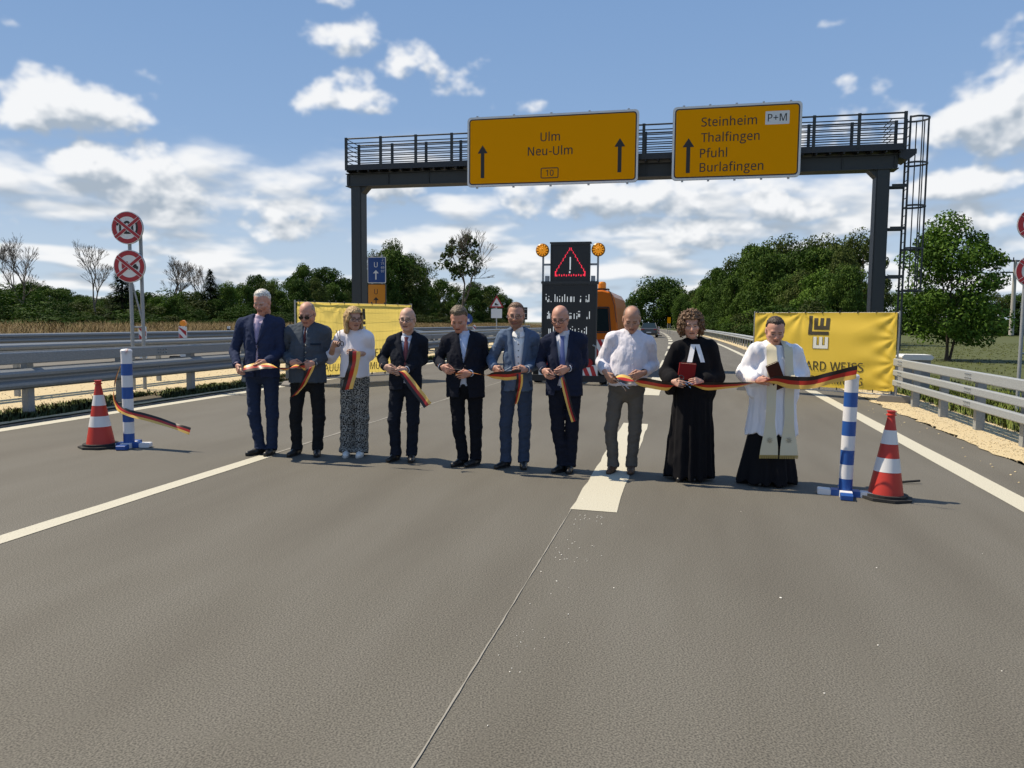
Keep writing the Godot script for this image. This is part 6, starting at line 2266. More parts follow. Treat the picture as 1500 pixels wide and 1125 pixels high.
		for e in 2:
			var s: Vector3 = J[3 + e]
			var l: Vector3 = J[5 + e]
			var w: Vector3 = J[7 + e]
			R.cap(s, l, 0.080, 0.090, 0.03)
			R.cap(l, l.lerp(w, 0.80), 0.090, 0.072, 0.03)
			R.cap(l.lerp(w, 0.45) + Vector3(0, -0.05, 0), l.lerp(w, 0.55) + Vector3(0, -0.17, 0), 0.06, 0.035, 0.05)
		R.ell(mid + Vector3(0, 0.135, 0.016), Vector3(0.088, 0.105, 0.092), 0.006, true)
		R.cut(Vector3(0, -1, 0), -hem)
		R.folds(hip, 11.0, 0.015, mid.y - 0.12, hem, 0.2)
		R.ruffle(cloth_noise, Vector3(10, 4, 10), 0.012)
		var sp := garment("surplice", R, jm, root)
		var pm := MB.new()                                # black collar with its white tab
		var nb := mid + Vector3(0, 0.035, 0.0)
		pm.tube(nb + Vector3(0, -0.04, -0.005), nb + Vector3(0, 0.030, 0.002), 0.084, 0.064, 20, false)
		obj("black_collar", pm.mesh(fabric(Color(0.010, 0.010, 0.012))), root)
		pm = MB.new()
		pm.box(nb + Vector3(0, 0.014, 0.070), Vector3(0.03, 0.026, 0.01))
		obj("white_tab", pm.mesh(fabric(Color(0.78, 0.78, 0.80), 0.7)), root)
		# cream stole: two bands from the neck, widening to fringed ends
		for e in [-1, 1]:
			pm = MB.new()
			var fm := MB.new()
			var cm := MB.new()
			var rows := []
			var yend: float = hem - 0.185
			for a in 26:
				var t := a / 25.0
				var y := lerpf(yend, mid.y + 0.05, t)
				var w := 0.047 + 0.043 * smoothstep(0.34, 0.0, t)
				var x: float = mid.x * t + hip.x * (1.0 - t) + e * lerpf(0.098, 0.082, t)
				var row := []
				for b in 4:
					var xx := x + (b - 1.5) / 1.5 * w
					var z := maxf(R.front(xx, y), 0.14 + 0.10 * (1.0 - t)) if t < 0.75 else R.front(xx, y)
					row.append(Vector3(xx, y, z + 0.026 + 0.006 * sin(a * 0.8 + e)))
				rows.append(row)
				if a == 0:
					for b in 26:
						var f := b / 25.0
						var p: Vector3 = row[0].lerp(row[3], f)
						fm.tube(p, p + Vector3(0.002 * sin(b * 2.0), -0.035, 0.0), 0.0035, 0.003, 4)
				if a == 3:
					var p: Vector3 = row[1].lerp(row[2], 0.5) + Vector3(0, 0.02, 0.004)
					for k in 8:
						var an := TAU * k / 8
						cm.box(p + Vector3(cos(an), sin(an), 0) * 0.018, Vector3(0.022, 0.006, 0.004), Basis(Vector3(0, 0, 1), an))
			for q in [[0.080, 0.082, 0.058], [0.084, 0.110, 0.010], [0.066, 0.118, -0.050], [0.0, 0.112, -0.078]]:      # up over the shoulder and round the back of the neck
				var row := []
				for b in 4:
					var an := (b - 1.5) / 1.5 * 0.045
					row.append(mid + Vector3(e * q[0] + an * (1.0 if q[2] > -0.06 else 0.2), q[1] - absf(an) * 0.5 - (an * e) * 0.35, q[2]))
				rows.append(row)
			pm.sheet(rows)
			var stm := fabric(Color(0.60, 0.55, 0.40), 0.65)
			var so := obj("stole", pm.mesh(stm), root)
			obj("fringe", fm.mesh(fabric(Color(0.42, 0.32, 0.12), 0.6)), so)
			obj("embroidered_cross", cm.mesh(fabric(Color(0.36, 0.33, 0.25), 0.6)), so)
	# ---- trousers and shoes
	if kind in ["suit", "tradition", "shirt", "blouse"]:
		var T := Field.new(Vector3(minf(J[13].x, hip.x - 0.24) - 0.12, 0.0, -0.26), Vector3(maxf(J[14].x, hip.x + 0.24) + 0.12, hip.y + 0.16, 0.26), 0.0115)
		var fl: float = o.get("flare", 0.0)
		T.cap(Vector3(hip.x - 0.05, hip.y + 0.02, 0), Vector3(hip.x + 0.05, hip.y + 0.02, 0), 0.125 * wide, 0.125 * wide, 0.04, 1.15)
		T.cap(Vector3(hip.x, hip.y + 0.12, belly * 0.2), Vector3(hip.x, hip.y, 0), 0.155 * wide + belly * 0.2, 0.165 * wide, 0.03, 1.35)
		for e in 2:
			var h := Vector3(hip.x + (0.088 if e else -0.088) * wide, hip.y - 0.03, 0.0)
			var kn: Vector3 = J[11 + e]
			var an: Vector3 = J[13 + e]
			T.cap(h, kn, 0.093, 0.070 + fl * 0.5, 0.022)
			T.cap(kn, an, 0.070 + fl * 0.5, 0.060 + fl, 0.02)
			T.cap(an, an * Vector3(1, 0, 1) + Vector3(0, 0.03, 0.03), 0.060 + fl, 0.064 + fl, 0.02)
		T.cut(Vector3(0, -1, 0.25), -0.050 if fl == 0.0 else -0.03)
		T.cut(Vector3(0, 1, 0), hip.y + 0.11)
		T.ruffle(cloth_noise, Vector3(6, 10, 6), 0.010)
		T.ruffle(cloth_noise, Vector3(15, 30, 15), 0.0045)
		var tr := garment("trousers", T, o.get("trouser_mat", fabric(o.get("trousers", o.cloth))), root)
		if kind == "shirt":
			var bm := MB.new()
			for k in 28:
				var a0 := TAU * k / 28
				var r := Vector3(sin(a0) * (0.158 * wide), 0, cos(a0) * 0.124 * wide)
				bm.box(Vector3(hip.x, hip.y + 0.085, 0.0) + r, Vector3(0.04, 0.034, 0.006), Basis(Vector3.UP, a0))
			obj("belt", bm.mesh(mat("belt_leather", Color(0.045, 0.022, 0.012), 0.5)), tr)
	for e in 2:
		var an: Vector3 = J[13 + e]
		var toe: Vector3 = J[15 + e]
		var dir := (toe - an) * Vector3(1, 0, 1)
		dir = (dir.normalized() + Vector3(0, 0, 0.5)).normalized()
		var S2 := Field.new(Vector3(-0.07, 0, -0.10), Vector3(0.07, 0.16, 0.26), 0.007)
		S2.cap(Vector3(0, 0.045, -0.045), Vector3(0, 0.040, 0.06), 0.036, 0.040, 0.02)
		S2.cap(Vector3(0, 0.034, 0.06), Vector3(0.004, 0.026, 0.175), 0.040, 0.030, 0.02)
		S2.cap(Vector3(0, 0.06, -0.03), Vector3(0, 0.10, -0.01), 0.037, 0.035, 0.02)
		S2.cut(Vector3(0, -1, 0), -0.012)
		S2.cut(Vector3(0, 1, 0), 0.115)
		var smb := MB.new()
		var sb := Basis(Vector3.UP.cross(dir), Vector3.UP, dir)
		var sx := Transform3D(sb, Vector3(an.x, 0.0, an.z))
		S2.skin(smb, sx)
		var sh := obj("shoe", smb.mesh(o.get("shoe_mat", mat("shoe_black", Color(0.014, 0.013, 0.012), 0.38))), root)
		var so := MB.new()
		so.xf = sx
		var outline := PackedVector2Array()
		for k in 20:
			var a := TAU * k / 20
			outline.append(Vector2(sin(a) * (0.041 if cos(a) > -0.2 else 0.036), 0.062 + cos(a) * 0.142))
		so.xf = sx * Transform3D(Basis(Vector3.RIGHT, PI / 2), Vector3.ZERO)
		so.prism(outline, -0.014, 0.0)
		obj("sole", so.mesh(o.get("sole_mat", mat("sole", Color(0.02, 0.018, 0.016), 0.8))), sh)
	return [root, B + held[0], B + held[1]]

func scissors(label: String, at0: Vector3, dir: Vector3, face_n: Vector3, len: float) -> void:
	var d := dir.normalized()
	var x := d.cross(face_n).normalized()
	var o := thing("scissors", label, "scissors", Transform3D(Basis(x, d, x.cross(d)), at0), "scissors in the people's hands")
	var steel := mat("scissor_steel", Color(0.5, 0.5, 0.5), 0.25, 0.9)
	var grip := mat("scissor_grip", Color(0.015, 0.015, 0.017), 0.5)
	for e in [-1, 1]:
		var mb := MB.new()
		mb.prism(PackedVector2Array([Vector2(0.002 * e, -0.01), Vector2(0.011 * e, 0.0), Vector2(0.014 * e + e * 0.012, len), Vector2(0.004 * e + e * 0.010, len * 0.9)]), 0.001 * e, 0.001 * e + 0.002)
		obj("blade", mb.mesh(steel), o)
		mb = MB.new()
		var pts := []
		for k in 13: pts.append(Vector3(-0.022 * e + cos(TAU * k / 12) * 0.017, -0.055 + sin(TAU * k / 12) * 0.026, 0))
		mb.path(pts, 0.005, 6)
		mb.path([Vector3(0, 0, 0), Vector3(-0.012 * e, -0.032, 0)], 0.005, 6)
		obj("handle", mb.mesh(grip), o)

func V(x: float, y: float, z: float) -> Vector3:
	return Vector3(x, y, z)

func build_people() -> void:
	cloth_noise.noise_type = FastNoiseLite.TYPE_SIMPLEX_SMOOTH
	cloth_noise.frequency = 1.0
	cloth_noise.fractal_octaves = 2
	cloth_noise.seed = 3
	curl_noise.noise_type = FastNoiseLite.TYPE_SIMPLEX_SMOOTH
	curl_noise.frequency = 1.0
	curl_noise.fractal_octaves = 2
	curl_noise.seed = 8
	var fair := Color(0.52, 0.31, 0.225)
	var ruddy := Color(0.49, 0.255, 0.185)
	var tan := Color(0.41, 0.225, 0.155)
	var grey_print := fabric(Color.WHITE, 0.85)            # black and white leaf print of the wide trousers
	grey_print.albedo_texture = noise_tex(0.035, 2, 512, Color(0.05, 0.05, 0.05), Color(0.62, 0.62, 0.60), 77, FastNoiseLite.TYPE_SIMPLEX_SMOOTH, [[0.47, Color(0.06, 0.06, 0.065)], [0.53, Color(0.60, 0.60, 0.58)]])
	grey_print.uv1_triplanar = true
	grey_print.uv1_scale = Vector3(2.6, 2.6, 2.6)
	var brown_shoe := mat("shoe_brown", Color(0.085, 0.042, 0.020), 0.6)
	var white_shoe := mat("shoe_white", Color(0.66, 0.66, 0.64), 0.6)
	var grey_sole := mat("sole_pale", Color(0.5, 0.5, 0.48), 0.8)
	var r: Array
	r = person(V(-2.875,0.062,-8.821), [V(0.015,1.905,0.040), V(0.011,1.617,0.090), V(-0.015,1.610,-0.010), V(-0.256,1.522,0.000), V(0.207,1.534,0.000), V(-0.334,1.191,0.000), V(0.202,1.188,0.000), V(-0.224,1.047,0.226), V(0.118,1.090,0.259), V(-0.181,0.967,0.286), V(0.037,1.032,0.319), V(-0.112,0.474,0.020), V(0.101,0.460,0.020), V(-0.054,0.080,0.000), V(0.081,0.081,0.000), V(-0.172,0.030,0.100), V(0.064,0.030,0.100)], 0.898, {"label": "tall white haired man in a dark blue suit with lilac tie, first from the left", "skin": ruddy, "kind": "suit", "cloth": Color(0.024, 0.034, 0.075), "trousers": Color(0.020, 0.030, 0.062), "shirt": Color(0.56, 0.46, 0.58), "tie": Color(0.30, 0.26, 0.40), "yv": 1.27, "buttons": 2, "hair": "thick", "hairline": 0.018, "hair_depth": 0.012, "hair_color": Color(0.56, 0.54, 0.50), "brow": Color(0.45, 0.42, 0.40), "pitch": 0.50, "yaw": -0.12, "wide": 1.02})
	r = person(V(-2.408,0.056,-8.832), [V(0.058,1.776,0.040), V(0.056,1.496,0.090), V(0.041,1.511,-0.010), V(-0.178,1.446,0.000), V(0.271,1.450,0.000), V(-0.251,1.182,-0.100), V(0.255,1.155,-0.086), V(-0.091,1.090,0.100), V(0.165,1.079,0.157), V(0.003,1.055,0.160), V(0.096,1.051,0.217), V(-0.100,0.427,0.020), V(0.170,0.430,0.020), V(-0.094,0.088,0.000), V(0.145,0.090,0.000), V(-0.139,0.030,0.100), V(0.169,0.030,0.100)], 0.844, {"label": "bald man in sunglasses and a grey blue country jacket over black trousers", "skin": ruddy, "kind": "tradition", "cloth": Color(0.062, 0.077, 0.098), "trousers": Color(0.014, 0.015, 0.017), "shirt": Color(0.6, 0.62, 0.66), "tie": Color(0.055, 0.016, 0.022), "tie_w": 0.5, "yv": 1.30, "glasses": "sun", "hair": "stubble", "hair_color": Color(0.30, 0.22, 0.17), "pitch": 0.48, "yaw": -0.10, "wide": 1.04, "belly": 0.02})
	r = person(V(-1.847,0.049,-8.854), [V(0.014,1.741,0.040), V(0.030,1.445,0.090), V(0.010,1.444,-0.010), V(-0.139,1.395,0.000), V(0.185,1.398,0.000), V(-0.276,1.145,-0.100), V(0.165,1.188,-0.100), V(-0.179,1.280,0.106), V(0.096,1.198,0.155), V(-0.125,1.344,0.166), V(0.039,1.223,0.215), V(-0.064,0.445,0.020), V(0.103,0.446,0.020), V(-0.079,0.070,0.000), V(0.088,0.070,0.000), V(-0.066,0.030,0.100), V(0.084,0.030,0.100)], 0.925, {"label": "blond woman in white blouse and black and white print trousers raising scissors", "skin": tan.lerp(fair, 0.4), "female": true, "kind": "blouse", "cloth": Color(0.74, 0.73, 0.78), "trouser_mat": grey_print, "flare": 0.022, "hair": "long", "hair_color": Color(0.38, 0.25, 0.11), "glasses": "thin", "pitch": 0.12, "yaw": 0.55, "shoe_mat": white_shoe, "sole_mat": grey_sole, "wide": 1.0, "head": 1.04, "fist": true, "hand": 0.9, "curl": 0.8})
	scissors("scissors pointing upwards in the blond woman's raised hand", r[1] + Vector3(0.0, 0.06, 0.01), Vector3(-0.12, 1, 0.1), Vector3(0, 0, 1), 0.11)
	r = person(V(-1.223,0.040,-8.621), [V(0.041,1.720,0.040), V(0.051,1.477,0.090), V(0.041,1.461,-0.010), V(-0.150,1.367,0.000), V(0.227,1.370,0.000), V(-0.253,1.154,-0.100), V(0.207,1.142,-0.100), V(-0.182,1.075,0.139), V(0.055,1.044,0.100), V(-0.090,1.034,0.199), V(-0.020,1.024,0.160), V(-0.112,0.456,0.020), V(0.105,0.458,0.020), V(-0.093,0.109,0.000), V(0.086,0.111,0.000), V(-0.155,0.030,0.100), V(0.099,0.030,0.100)], 0.810, {"label": "smiling bald man with glasses in dark suit with dusky red tie", "skin": fair, "kind": "suit", "cloth": Color(0.013, 0.016, 0.025), "shirt": Color(0.55, 0.60, 0.72), "tie": Color(0.16, 0.055, 0.065), "yv": 1.12, "buttons": 2, "glasses": "thin", "hair": "fringe", "hair_color": Color(0.30, 0.24, 0.19), "pitch": 0.10, "yaw": -0.10, "belly": 0.02, "wide": 1.05})
	scissors("scissors between the fingers of the smiling bald man with glasses", r[1], Vector3(0.7, -0.3, 0.5), Vector3(0, 1, 0), 0.09)
	r = person(V(-0.494,0.030,-8.414), [V(-0.101,1.761,0.040), V(-0.086,1.472,0.090), V(-0.089,1.478,-0.010), V(-0.238,1.395,0.000), V(0.175,1.398,0.000), V(-0.322,1.164,-0.100), V(0.195,1.123,-0.100), V(-0.261,1.103,0.153), V(0.039,1.036,0.100), V(-0.190,1.063,0.213), V(-0.061,1.016,0.160), V(-0.091,0.408,0.020), V(0.098,0.410,0.020), V(-0.046,0.107,0.000), V(0.098,0.085,0.000), V(-0.174,0.030,0.100), V(-0.024,0.030,0.100)], 0.761, {"label": "brown haired man in black suit looking straight down, pale blue shirt without tie", "skin": Color(0.50, 0.25, 0.175), "kind": "suit", "cloth": Color(0.011, 0.013, 0.021), "trousers": Color(0.009, 0.010, 0.014), "shirt": Color(0.50, 0.58, 0.76), "yv": 1.13, "wtop": 0.055, "cut": 0.16, "buttons": 1, "hair": "thick", "hair_color": Color(0.105, 0.080, 0.050), "hairline": 0.010, "pitch": 0.68, "yaw": -0.12, "belly": 0.025, "wide": 1.1})
	scissors("dark scissors held by the brown haired man in black suit", r[1], Vector3(0.9, -0.1, 0.3), Vector3(0, 1, 0), 0.10)
	r = person(V(0.038,0.023,-8.354), [V(0.002,1.794,0.040), V(-0.007,1.544,0.090), V(0.001,1.536,-0.010), V(-0.155,1.453,0.000), V(0.210,1.441,0.000), V(-0.267,1.179,-0.097), V(0.238,1.140,-0.067), V(-0.237,1.112,0.166), V(0.114,1.093,0.172), V(-0.185,1.065,0.226), V(0.019,1.096,0.232), V(-0.102,0.489,0.020), V(0.108,0.490,0.020), V(-0.099,0.098,0.000), V(0.097,0.100,0.000), V(-0.239,0.030,0.100), V(0.097,0.030,0.100)], 0.846, {"label": "bearded man with glasses in open light blue jacket and white dotted shirt", "skin": tan.lerp(ruddy, 0.5), "kind": "suit", "cloth": Color(0.088, 0.128, 0.205), "trousers": Color(0.040, 0.056, 0.092), "shirt": Color(0.74, 0.75, 0.77), "yv": 1.02, "wtop": 0.052, "wmin": 0.022, "cut": 0.05, "buttons": 0, "shirt_buttons": 1.02, "hair": "short", "hair_color": Color(0.13, 0.075, 0.045), "hairline": 0.020, "beard": 0.55, "glasses": "thin", "pitch": 0.20, "yaw": -0.10, "wide": 1.0})
	scissors("scissors in the hand of the man in the light blue jacket", r[1], Vector3(0.8, 0.35, 0.4), Vector3(0, 0.3, 1), 0.09)
	r = person(V(0.585,0.016,-8.183), [V(-0.086,1.780,0.040), V(-0.078,1.521,0.090), V(-0.050,1.527,-0.010), V(-0.232,1.417,0.000), V(0.176,1.435,0.000), V(-0.276,1.170,-0.100), V(0.183,1.174,-0.100), V(-0.257,1.105,0.162), V(-0.001,1.125,0.100), V(-0.223,1.066,0.222), V(-0.113,1.077,0.160), V(-0.089,0.464,0.020), V(0.065,0.466,0.020), V(-0.031,0.105,0.000), V(0.051,0.070,0.000), V(-0.168,0.030,0.100), V(0.023,0.030,0.100)], 0.822, {"label": "bald man with glasses and blue tie in unbuttoned navy suit before the trailer", "skin": ruddy, "kind": "suit", "cloth": Color(0.015, 0.020, 0.042), "trousers": Color(0.012, 0.014, 0.024), "shirt": Color(0.58, 0.60, 0.68), "tie": Color(0.10, 0.13, 0.30), "yv": 1.04, "vx": -0.03, "wtop": 0.055, "wmin": 0.018, "cut": 0.30, "buttons": 0, "glasses": "thin", "hair": "fringe", "hair_color": Color(0.24, 0.15, 0.11), "pitch": 0.42, "yaw": -0.30, "belly": 0.025, "wide": 1.03})
	scissors("scissors in the hand of the bald man with blue tie", r[1], Vector3(0.9, 0.0, 0.3), Vector3(0, 1, 0), 0.08)
	r = person(V(1.181,0.008,-8.210), [V(0.096,1.809,0.040), V(0.077,1.498,0.090), V(0.103,1.519,-0.010), V(-0.132,1.466,0.000), V(0.301,1.426,0.000), V(-0.210,1.182,-0.100), V(0.347,1.157,-0.100), V(-0.195,1.080,0.155), V(0.187,1.088,0.112), V(-0.143,1.005,0.215), V(0.070,1.040,0.172), V(-0.108,0.473,0.020), V(0.150,0.476,0.020), V(-0.076,0.097,0.000), V(0.124,0.091,0.000), V(-0.146,0.030,0.100), V(0.089,0.030,0.100)], 0.979, {"label": "man in white shirt with rolled sleeves, grey trousers and brown shoes", "skin": tan, "kind": "shirt", "cloth": Color(0.66, 0.65, 0.72), "trousers": Color(0.110, 0.100, 0.088), "shoe_mat": brown_shoe, "hair": "stubble", "hair_color": Color(0.16, 0.11, 0.08), "pitch": 0.62, "yaw": -0.15, "wide": 1.06, "belly": 0.035, "head": 1.12})
	scissors("open scissors hanging from the hand of the man in rolled shirt sleeves", r[1] + Vector3(0.03, -0.02, 0.02), Vector3(0.65, -0.7, 0.3), Vector3(0.2, 0.2, 1), 0.12)
	r = person(V(1.893,-0.001,-7.890), [V(-0.057,1.733,0.040), V(-0.073,1.490,0.090), V(-0.039,1.489,-0.010), V(-0.186,1.368,0.000), V(0.152,1.385,0.000), V(-0.272,1.100,-0.096), V(0.217,1.075,0.000), V(-0.267,1.034,0.159), V(0.021,1.037,0.172), V(-0.231,1.025,0.219), V(-0.083,1.048,0.231), V(-0.118,0.520,0.020), V(0.080,0.522,0.020), V(-0.116,0.086,0.000), V(0.069,0.073,0.000), V(-0.179,0.030,0.100), V(-0.030,0.030,0.100)], 0.025, {"label": "woman pastor with curly brown hair in long black gown with white bands", "skin": fair.lerp(ruddy, 0.4), "female": true, "kind": "robe", "cloth": Color(0.008, 0.008, 0.010), "hair": "bob", "hair_color": Color(0.125, 0.070, 0.035), "pitch": 0.30, "yaw": -0.12, "roll": 0.05, "wide": 1.0, "head": 1.04, "hand": 0.92})
	scissors("scissors with red handles held by the woman pastor", r[1], Vector3(0.8, -0.5, 0.3), Vector3(0, 0.3, 1), 0.08)
	book("red book held upright by the woman pastor in the black gown", r[2] + Vector3(-0.02, 0.08, -0.05), Vector3(0.165, 0.17, 0.026), -0.06, Color(0.20, 0.018, 0.020), 0.25)
	r = person(V(2.637,-0.011,-7.763), [V(0.022,1.694,0.040), V(-0.006,1.441,0.090), V(0.049,1.446,-0.010), V(-0.160,1.368,0.000), V(0.236,1.351,0.000), V(-0.239,1.132,-0.100), V(0.317,1.123,-0.100), V(-0.211,1.074,0.149), V(0.128,1.059,0.100), V(-0.141,1.072,0.209), V(0.024,1.083,0.160), V(-0.122,0.484,0.020), V(0.088,0.486,0.020), V(-0.088,0.092,0.000), V(0.110,0.079,0.000), V(-0.131,0.030,0.100), V(0.051,0.030,0.100)], 0.524, {"label": "dark haired priest in white surplice and cream stole over a black cassock", "skin": ruddy, "kind": "surplice", "cloth": Color(0.74, 0.75, 0.80), "hair": "short", "hair_color": Color(0.035, 0.022, 0.015), "hairline": 0.022, "pitch": 0.52, "yaw": -0.16, "wide": 1.05, "belly": 0.03})
	book("dark brown book tucked in the priest's hand behind the ribbon", r[2] + Vector3(-0.015, 0.03, 0.0), Vector3(0.125, 0.27, 0.026), 0.42, Color(0.050, 0.020, 0.014), 0.15)

func book(label: String, p: Vector3, s: Vector3, tilt: float, c: Color, lean: float) -> void:
	var o := thing("book", label, "book", Transform3D(Basis(Vector3(0, 0, 1), tilt) * Basis(Vector3.RIGHT, lean), p), "books of the clergy")
	var m := fabric(c, 0.5)
	for e in [-1, 1]:
		var mb := MB.new()
		mb.cbox(Vector3(0, 0, e * s.z / 2), Vector3(s.x, s.y, 0.004), 0.003)
		obj("cover", mb.mesh(m), o)
	var mb := MB.new()
	mb.box(Vector3(0.003, 0, 0), Vector3(s.x - 0.010, s.y - 0.010, s.z - 0.003))
	obj("pages", mb.mesh(fabric(Color(0.55, 0.50, 0.40))), o)
	mb = MB.new()
	mb.cbox(Vector3(-s.x / 2, 0, 0), Vector3(0.004, s.y, s.z + 0.002), 0.001)
	obj("spine", mb.mesh(m), o)

# ---------------------------------------------------------------- ribbon
func ribbon(label: String, pts: Array, across: Array, w: float, wob := 0.012) -> void:
	var mb := MB.new()
	var cols := [Color(0.012, 0.011, 0.011), Color(0.42, 0.022, 0.014), Color(0.74, 0.47, 0.11)]
	var n := pts.size()
	var steps := 7
	var line := []
	var side := []
	for k in n - 1:
		var p0: Vector3 = pts[maxi(k - 1, 0)]
		var p1: Vector3 = pts[k]
		var p2: Vector3 = pts[k + 1]
		var p3: Vector3 = pts[mini(k + 2, n - 1)]
		for s in steps + (1 if k == n - 2 else 0):
			var t := float(s) / steps
			line.append(p1.cubic_interpolate(p2, p0, p3, t))
			var a0: Vector3 = across[mini(k, across.size() - 1)]
			var a1: Vector3 = across[mini(k + 1, across.size() - 1)]
			side.append(a0.lerp(a1, smoothstep(0.0, 1.0, t)).normalized())
	for c in 3:
		mb.col = cols[c]
		var rows := []
		for k in line.size():
			var row := []
			for b in 3:
				var f := (c + b / 2.0) / 3.0 - 0.5
				var z := Vector3(0, 0, 1) * wob * sin(k * 0.55 + f * 2.2) * cos(k * 0.23)
				row.append(line[k] - side[k] * f * w + z)
			rows.append(row)
		mb.sheet(rows)
	var m := vmat("ribbon_satin", 0.42)
	m.backlight_enabled = true
	m.backlight = Color(0.35, 0.35, 0.35)
	var o := obj("ribbon", mb.mesh(m))
	tag(o, label, "ribbon", "pieces of the black, red and gold ribbon")

func build_ribbons() -> void:
	var up := Vector3(0.05, 1, 0.25)
	ribbon("ribbon end tied to the left blue and white post, blown out to the right", [V(-4.52,1.27,-9.00),V(-4.67,1.08,-9.12),V(-4.76,0.84,-9.12),V(-4.76,0.63,-9.12),V(-4.57,0.52,-9.00),V(-4.31,0.46,-8.97),V(-4.01,0.38,-8.93),V(-3.77,0.31,-8.89)], [Vector3(0.5, 0.2, 0.8), Vector3(0.35, 0.1, 0.9), Vector3(0.3, 0.0, 0.9), Vector3(0.6, 0.5, 0.6), Vector3(0.3, 0.8, -0.5), Vector3(0.1, 0.9, -0.3), Vector3(0.1, 0.6, -0.8), Vector3(0.2, 0.9, -0.2)], 0.085)
	ribbon("ribbon stretched between the white haired man and the man in sunglasses", [V(-3.00,1.07,-8.52),V(-2.87,1.10,-8.50),V(-2.71,1.11,-8.47),V(-2.53,1.08,-8.44),V(-2.40,1.11,-8.42),V(-2.28,1.11,-8.40)], [Vector3(0, -0.7, 0.7), Vector3(0, -0.85, 0.5), Vector3(0, -0.5, 0.8), Vector3(0, 0.4, 0.9), Vector3(0, -0.4, 0.9), Vector3(0, 0.9, 0.4)], 0.095)
	ribbon("ribbon end hanging from the hands of the man in sunglasses", [V(-2.21,1.11,-8.39),V(-2.26,1.00,-8.39),V(-2.33,0.88,-8.40),V(-2.42,0.78,-8.42)], [Vector3(-0.85, -0.4, 0.3), Vector3(-0.85, -0.45, 0.15), Vector3(-0.85, -0.45, 0.2), Vector3(-0.85, -0.45, 0.1)], 0.105)
	ribbon("short ribbon piece hanging straight from the blond woman's hand", [V(-1.71,1.29,-8.30),V(-1.72,1.16,-8.30),V(-1.76,1.01,-8.30),V(-1.80,0.87,-8.31)], [Vector3(-1, 0.0, 0.2), Vector3(-1, -0.1, -0.2), Vector3(-1, -0.1, 0.15), Vector3(-1, -0.15, 0)], 0.125)
	ribbon("ribbon end slanting down from the smiling bald man's hands", [V(-1.23,1.09,-8.21),V(-1.16,1.05,-8.20),V(-1.06,0.92,-8.18),V(-0.97,0.81,-8.17),V(-0.90,0.72,-8.15)], [Vector3(0, 0.3, 0.9), Vector3(-0.4, -0.5, 0.6), Vector3(-0.7, -0.55, 0.3), Vector3(-0.7, -0.55, 0.2), Vector3(-0.75, -0.5, 0.1)], 0.095)
	ribbon("twisted ribbon between the man in black suit and the bearded man", [V(-0.60,1.07,-8.10),V(-0.43,1.08,-8.07),V(-0.29,1.06,-8.04),V(-0.16,1.06,-8.01),V(-0.04,1.06,-7.99),V(0.09,1.08,-7.97)], [Vector3(0, 0.3, 1), Vector3(0, 0.0, 1), Vector3(0, 0.1, 1), Vector3(0, 0.8, 0.6), Vector3(0, 1, 0.15), Vector3(0.1, 1, 0.1)], 0.10)
	ribbon("narrow ribbon end hanging below the bearded man's left hand", [V(0.08,1.08,-7.97),V(0.08,0.98,-7.97),V(0.06,0.86,-7.97),V(0.04,0.76,-7.98)], [Vector3(-0.8, 0.1, 0.6), Vector3(-0.8, -0.1, 0.6), Vector3(-0.6, -0.1, 0.8), Vector3(-0.4, 0, 0.9)], 0.085)
	ribbon("pale ribbon end hanging before the navy suit of the bald man with blue tie", [V(0.52,1.06,-7.88),V(0.56,0.91,-7.88),V(0.60,0.75,-7.87),V(0.65,0.60,-7.86)], [Vector3(0.5, 0.2, -0.85), Vector3(0.75, 0.1, -0.6), Vector3(0.7, 0.1, -0.7), Vector3(0.75, 0.1, -0.6)], 0.085)
	ribbon("long ribbon from the man in white shirt past both clergy to the right post", [V(1.03,1.07,-7.78),V(1.15,1.05,-7.76),V(1.35,1.02,-7.72),V(1.55,0.99,-7.68),V(1.67,1.00,-7.66),V(1.79,1.01,-7.63),V(1.97,1.00,-7.59),V(2.23,1.02,-7.54),V(2.43,1.05,-7.49),V(2.57,1.08,-7.46),V(2.71,1.06,-7.38),V(2.86,1.07,-7.27),V(3.01,1.13,-7.16),V(3.17,1.19,-7.02)], [Vector3(0, 0.3, 0.9), Vector3(0, -0.7, 0.7), Vector3(0, 0.8, 0.6), Vector3(0, 0.75, 0.6), Vector3(0, -0.2, 1), Vector3(0, 0.1, 1), Vector3(0, 0.7, 0.7), Vector3(0, 0.5, 0.85), Vector3(0, 0.1, 1), Vector3(0, 0.6, 0.7), up, up, up, Vector3(0.0, 1, 0.1)], 0.125)

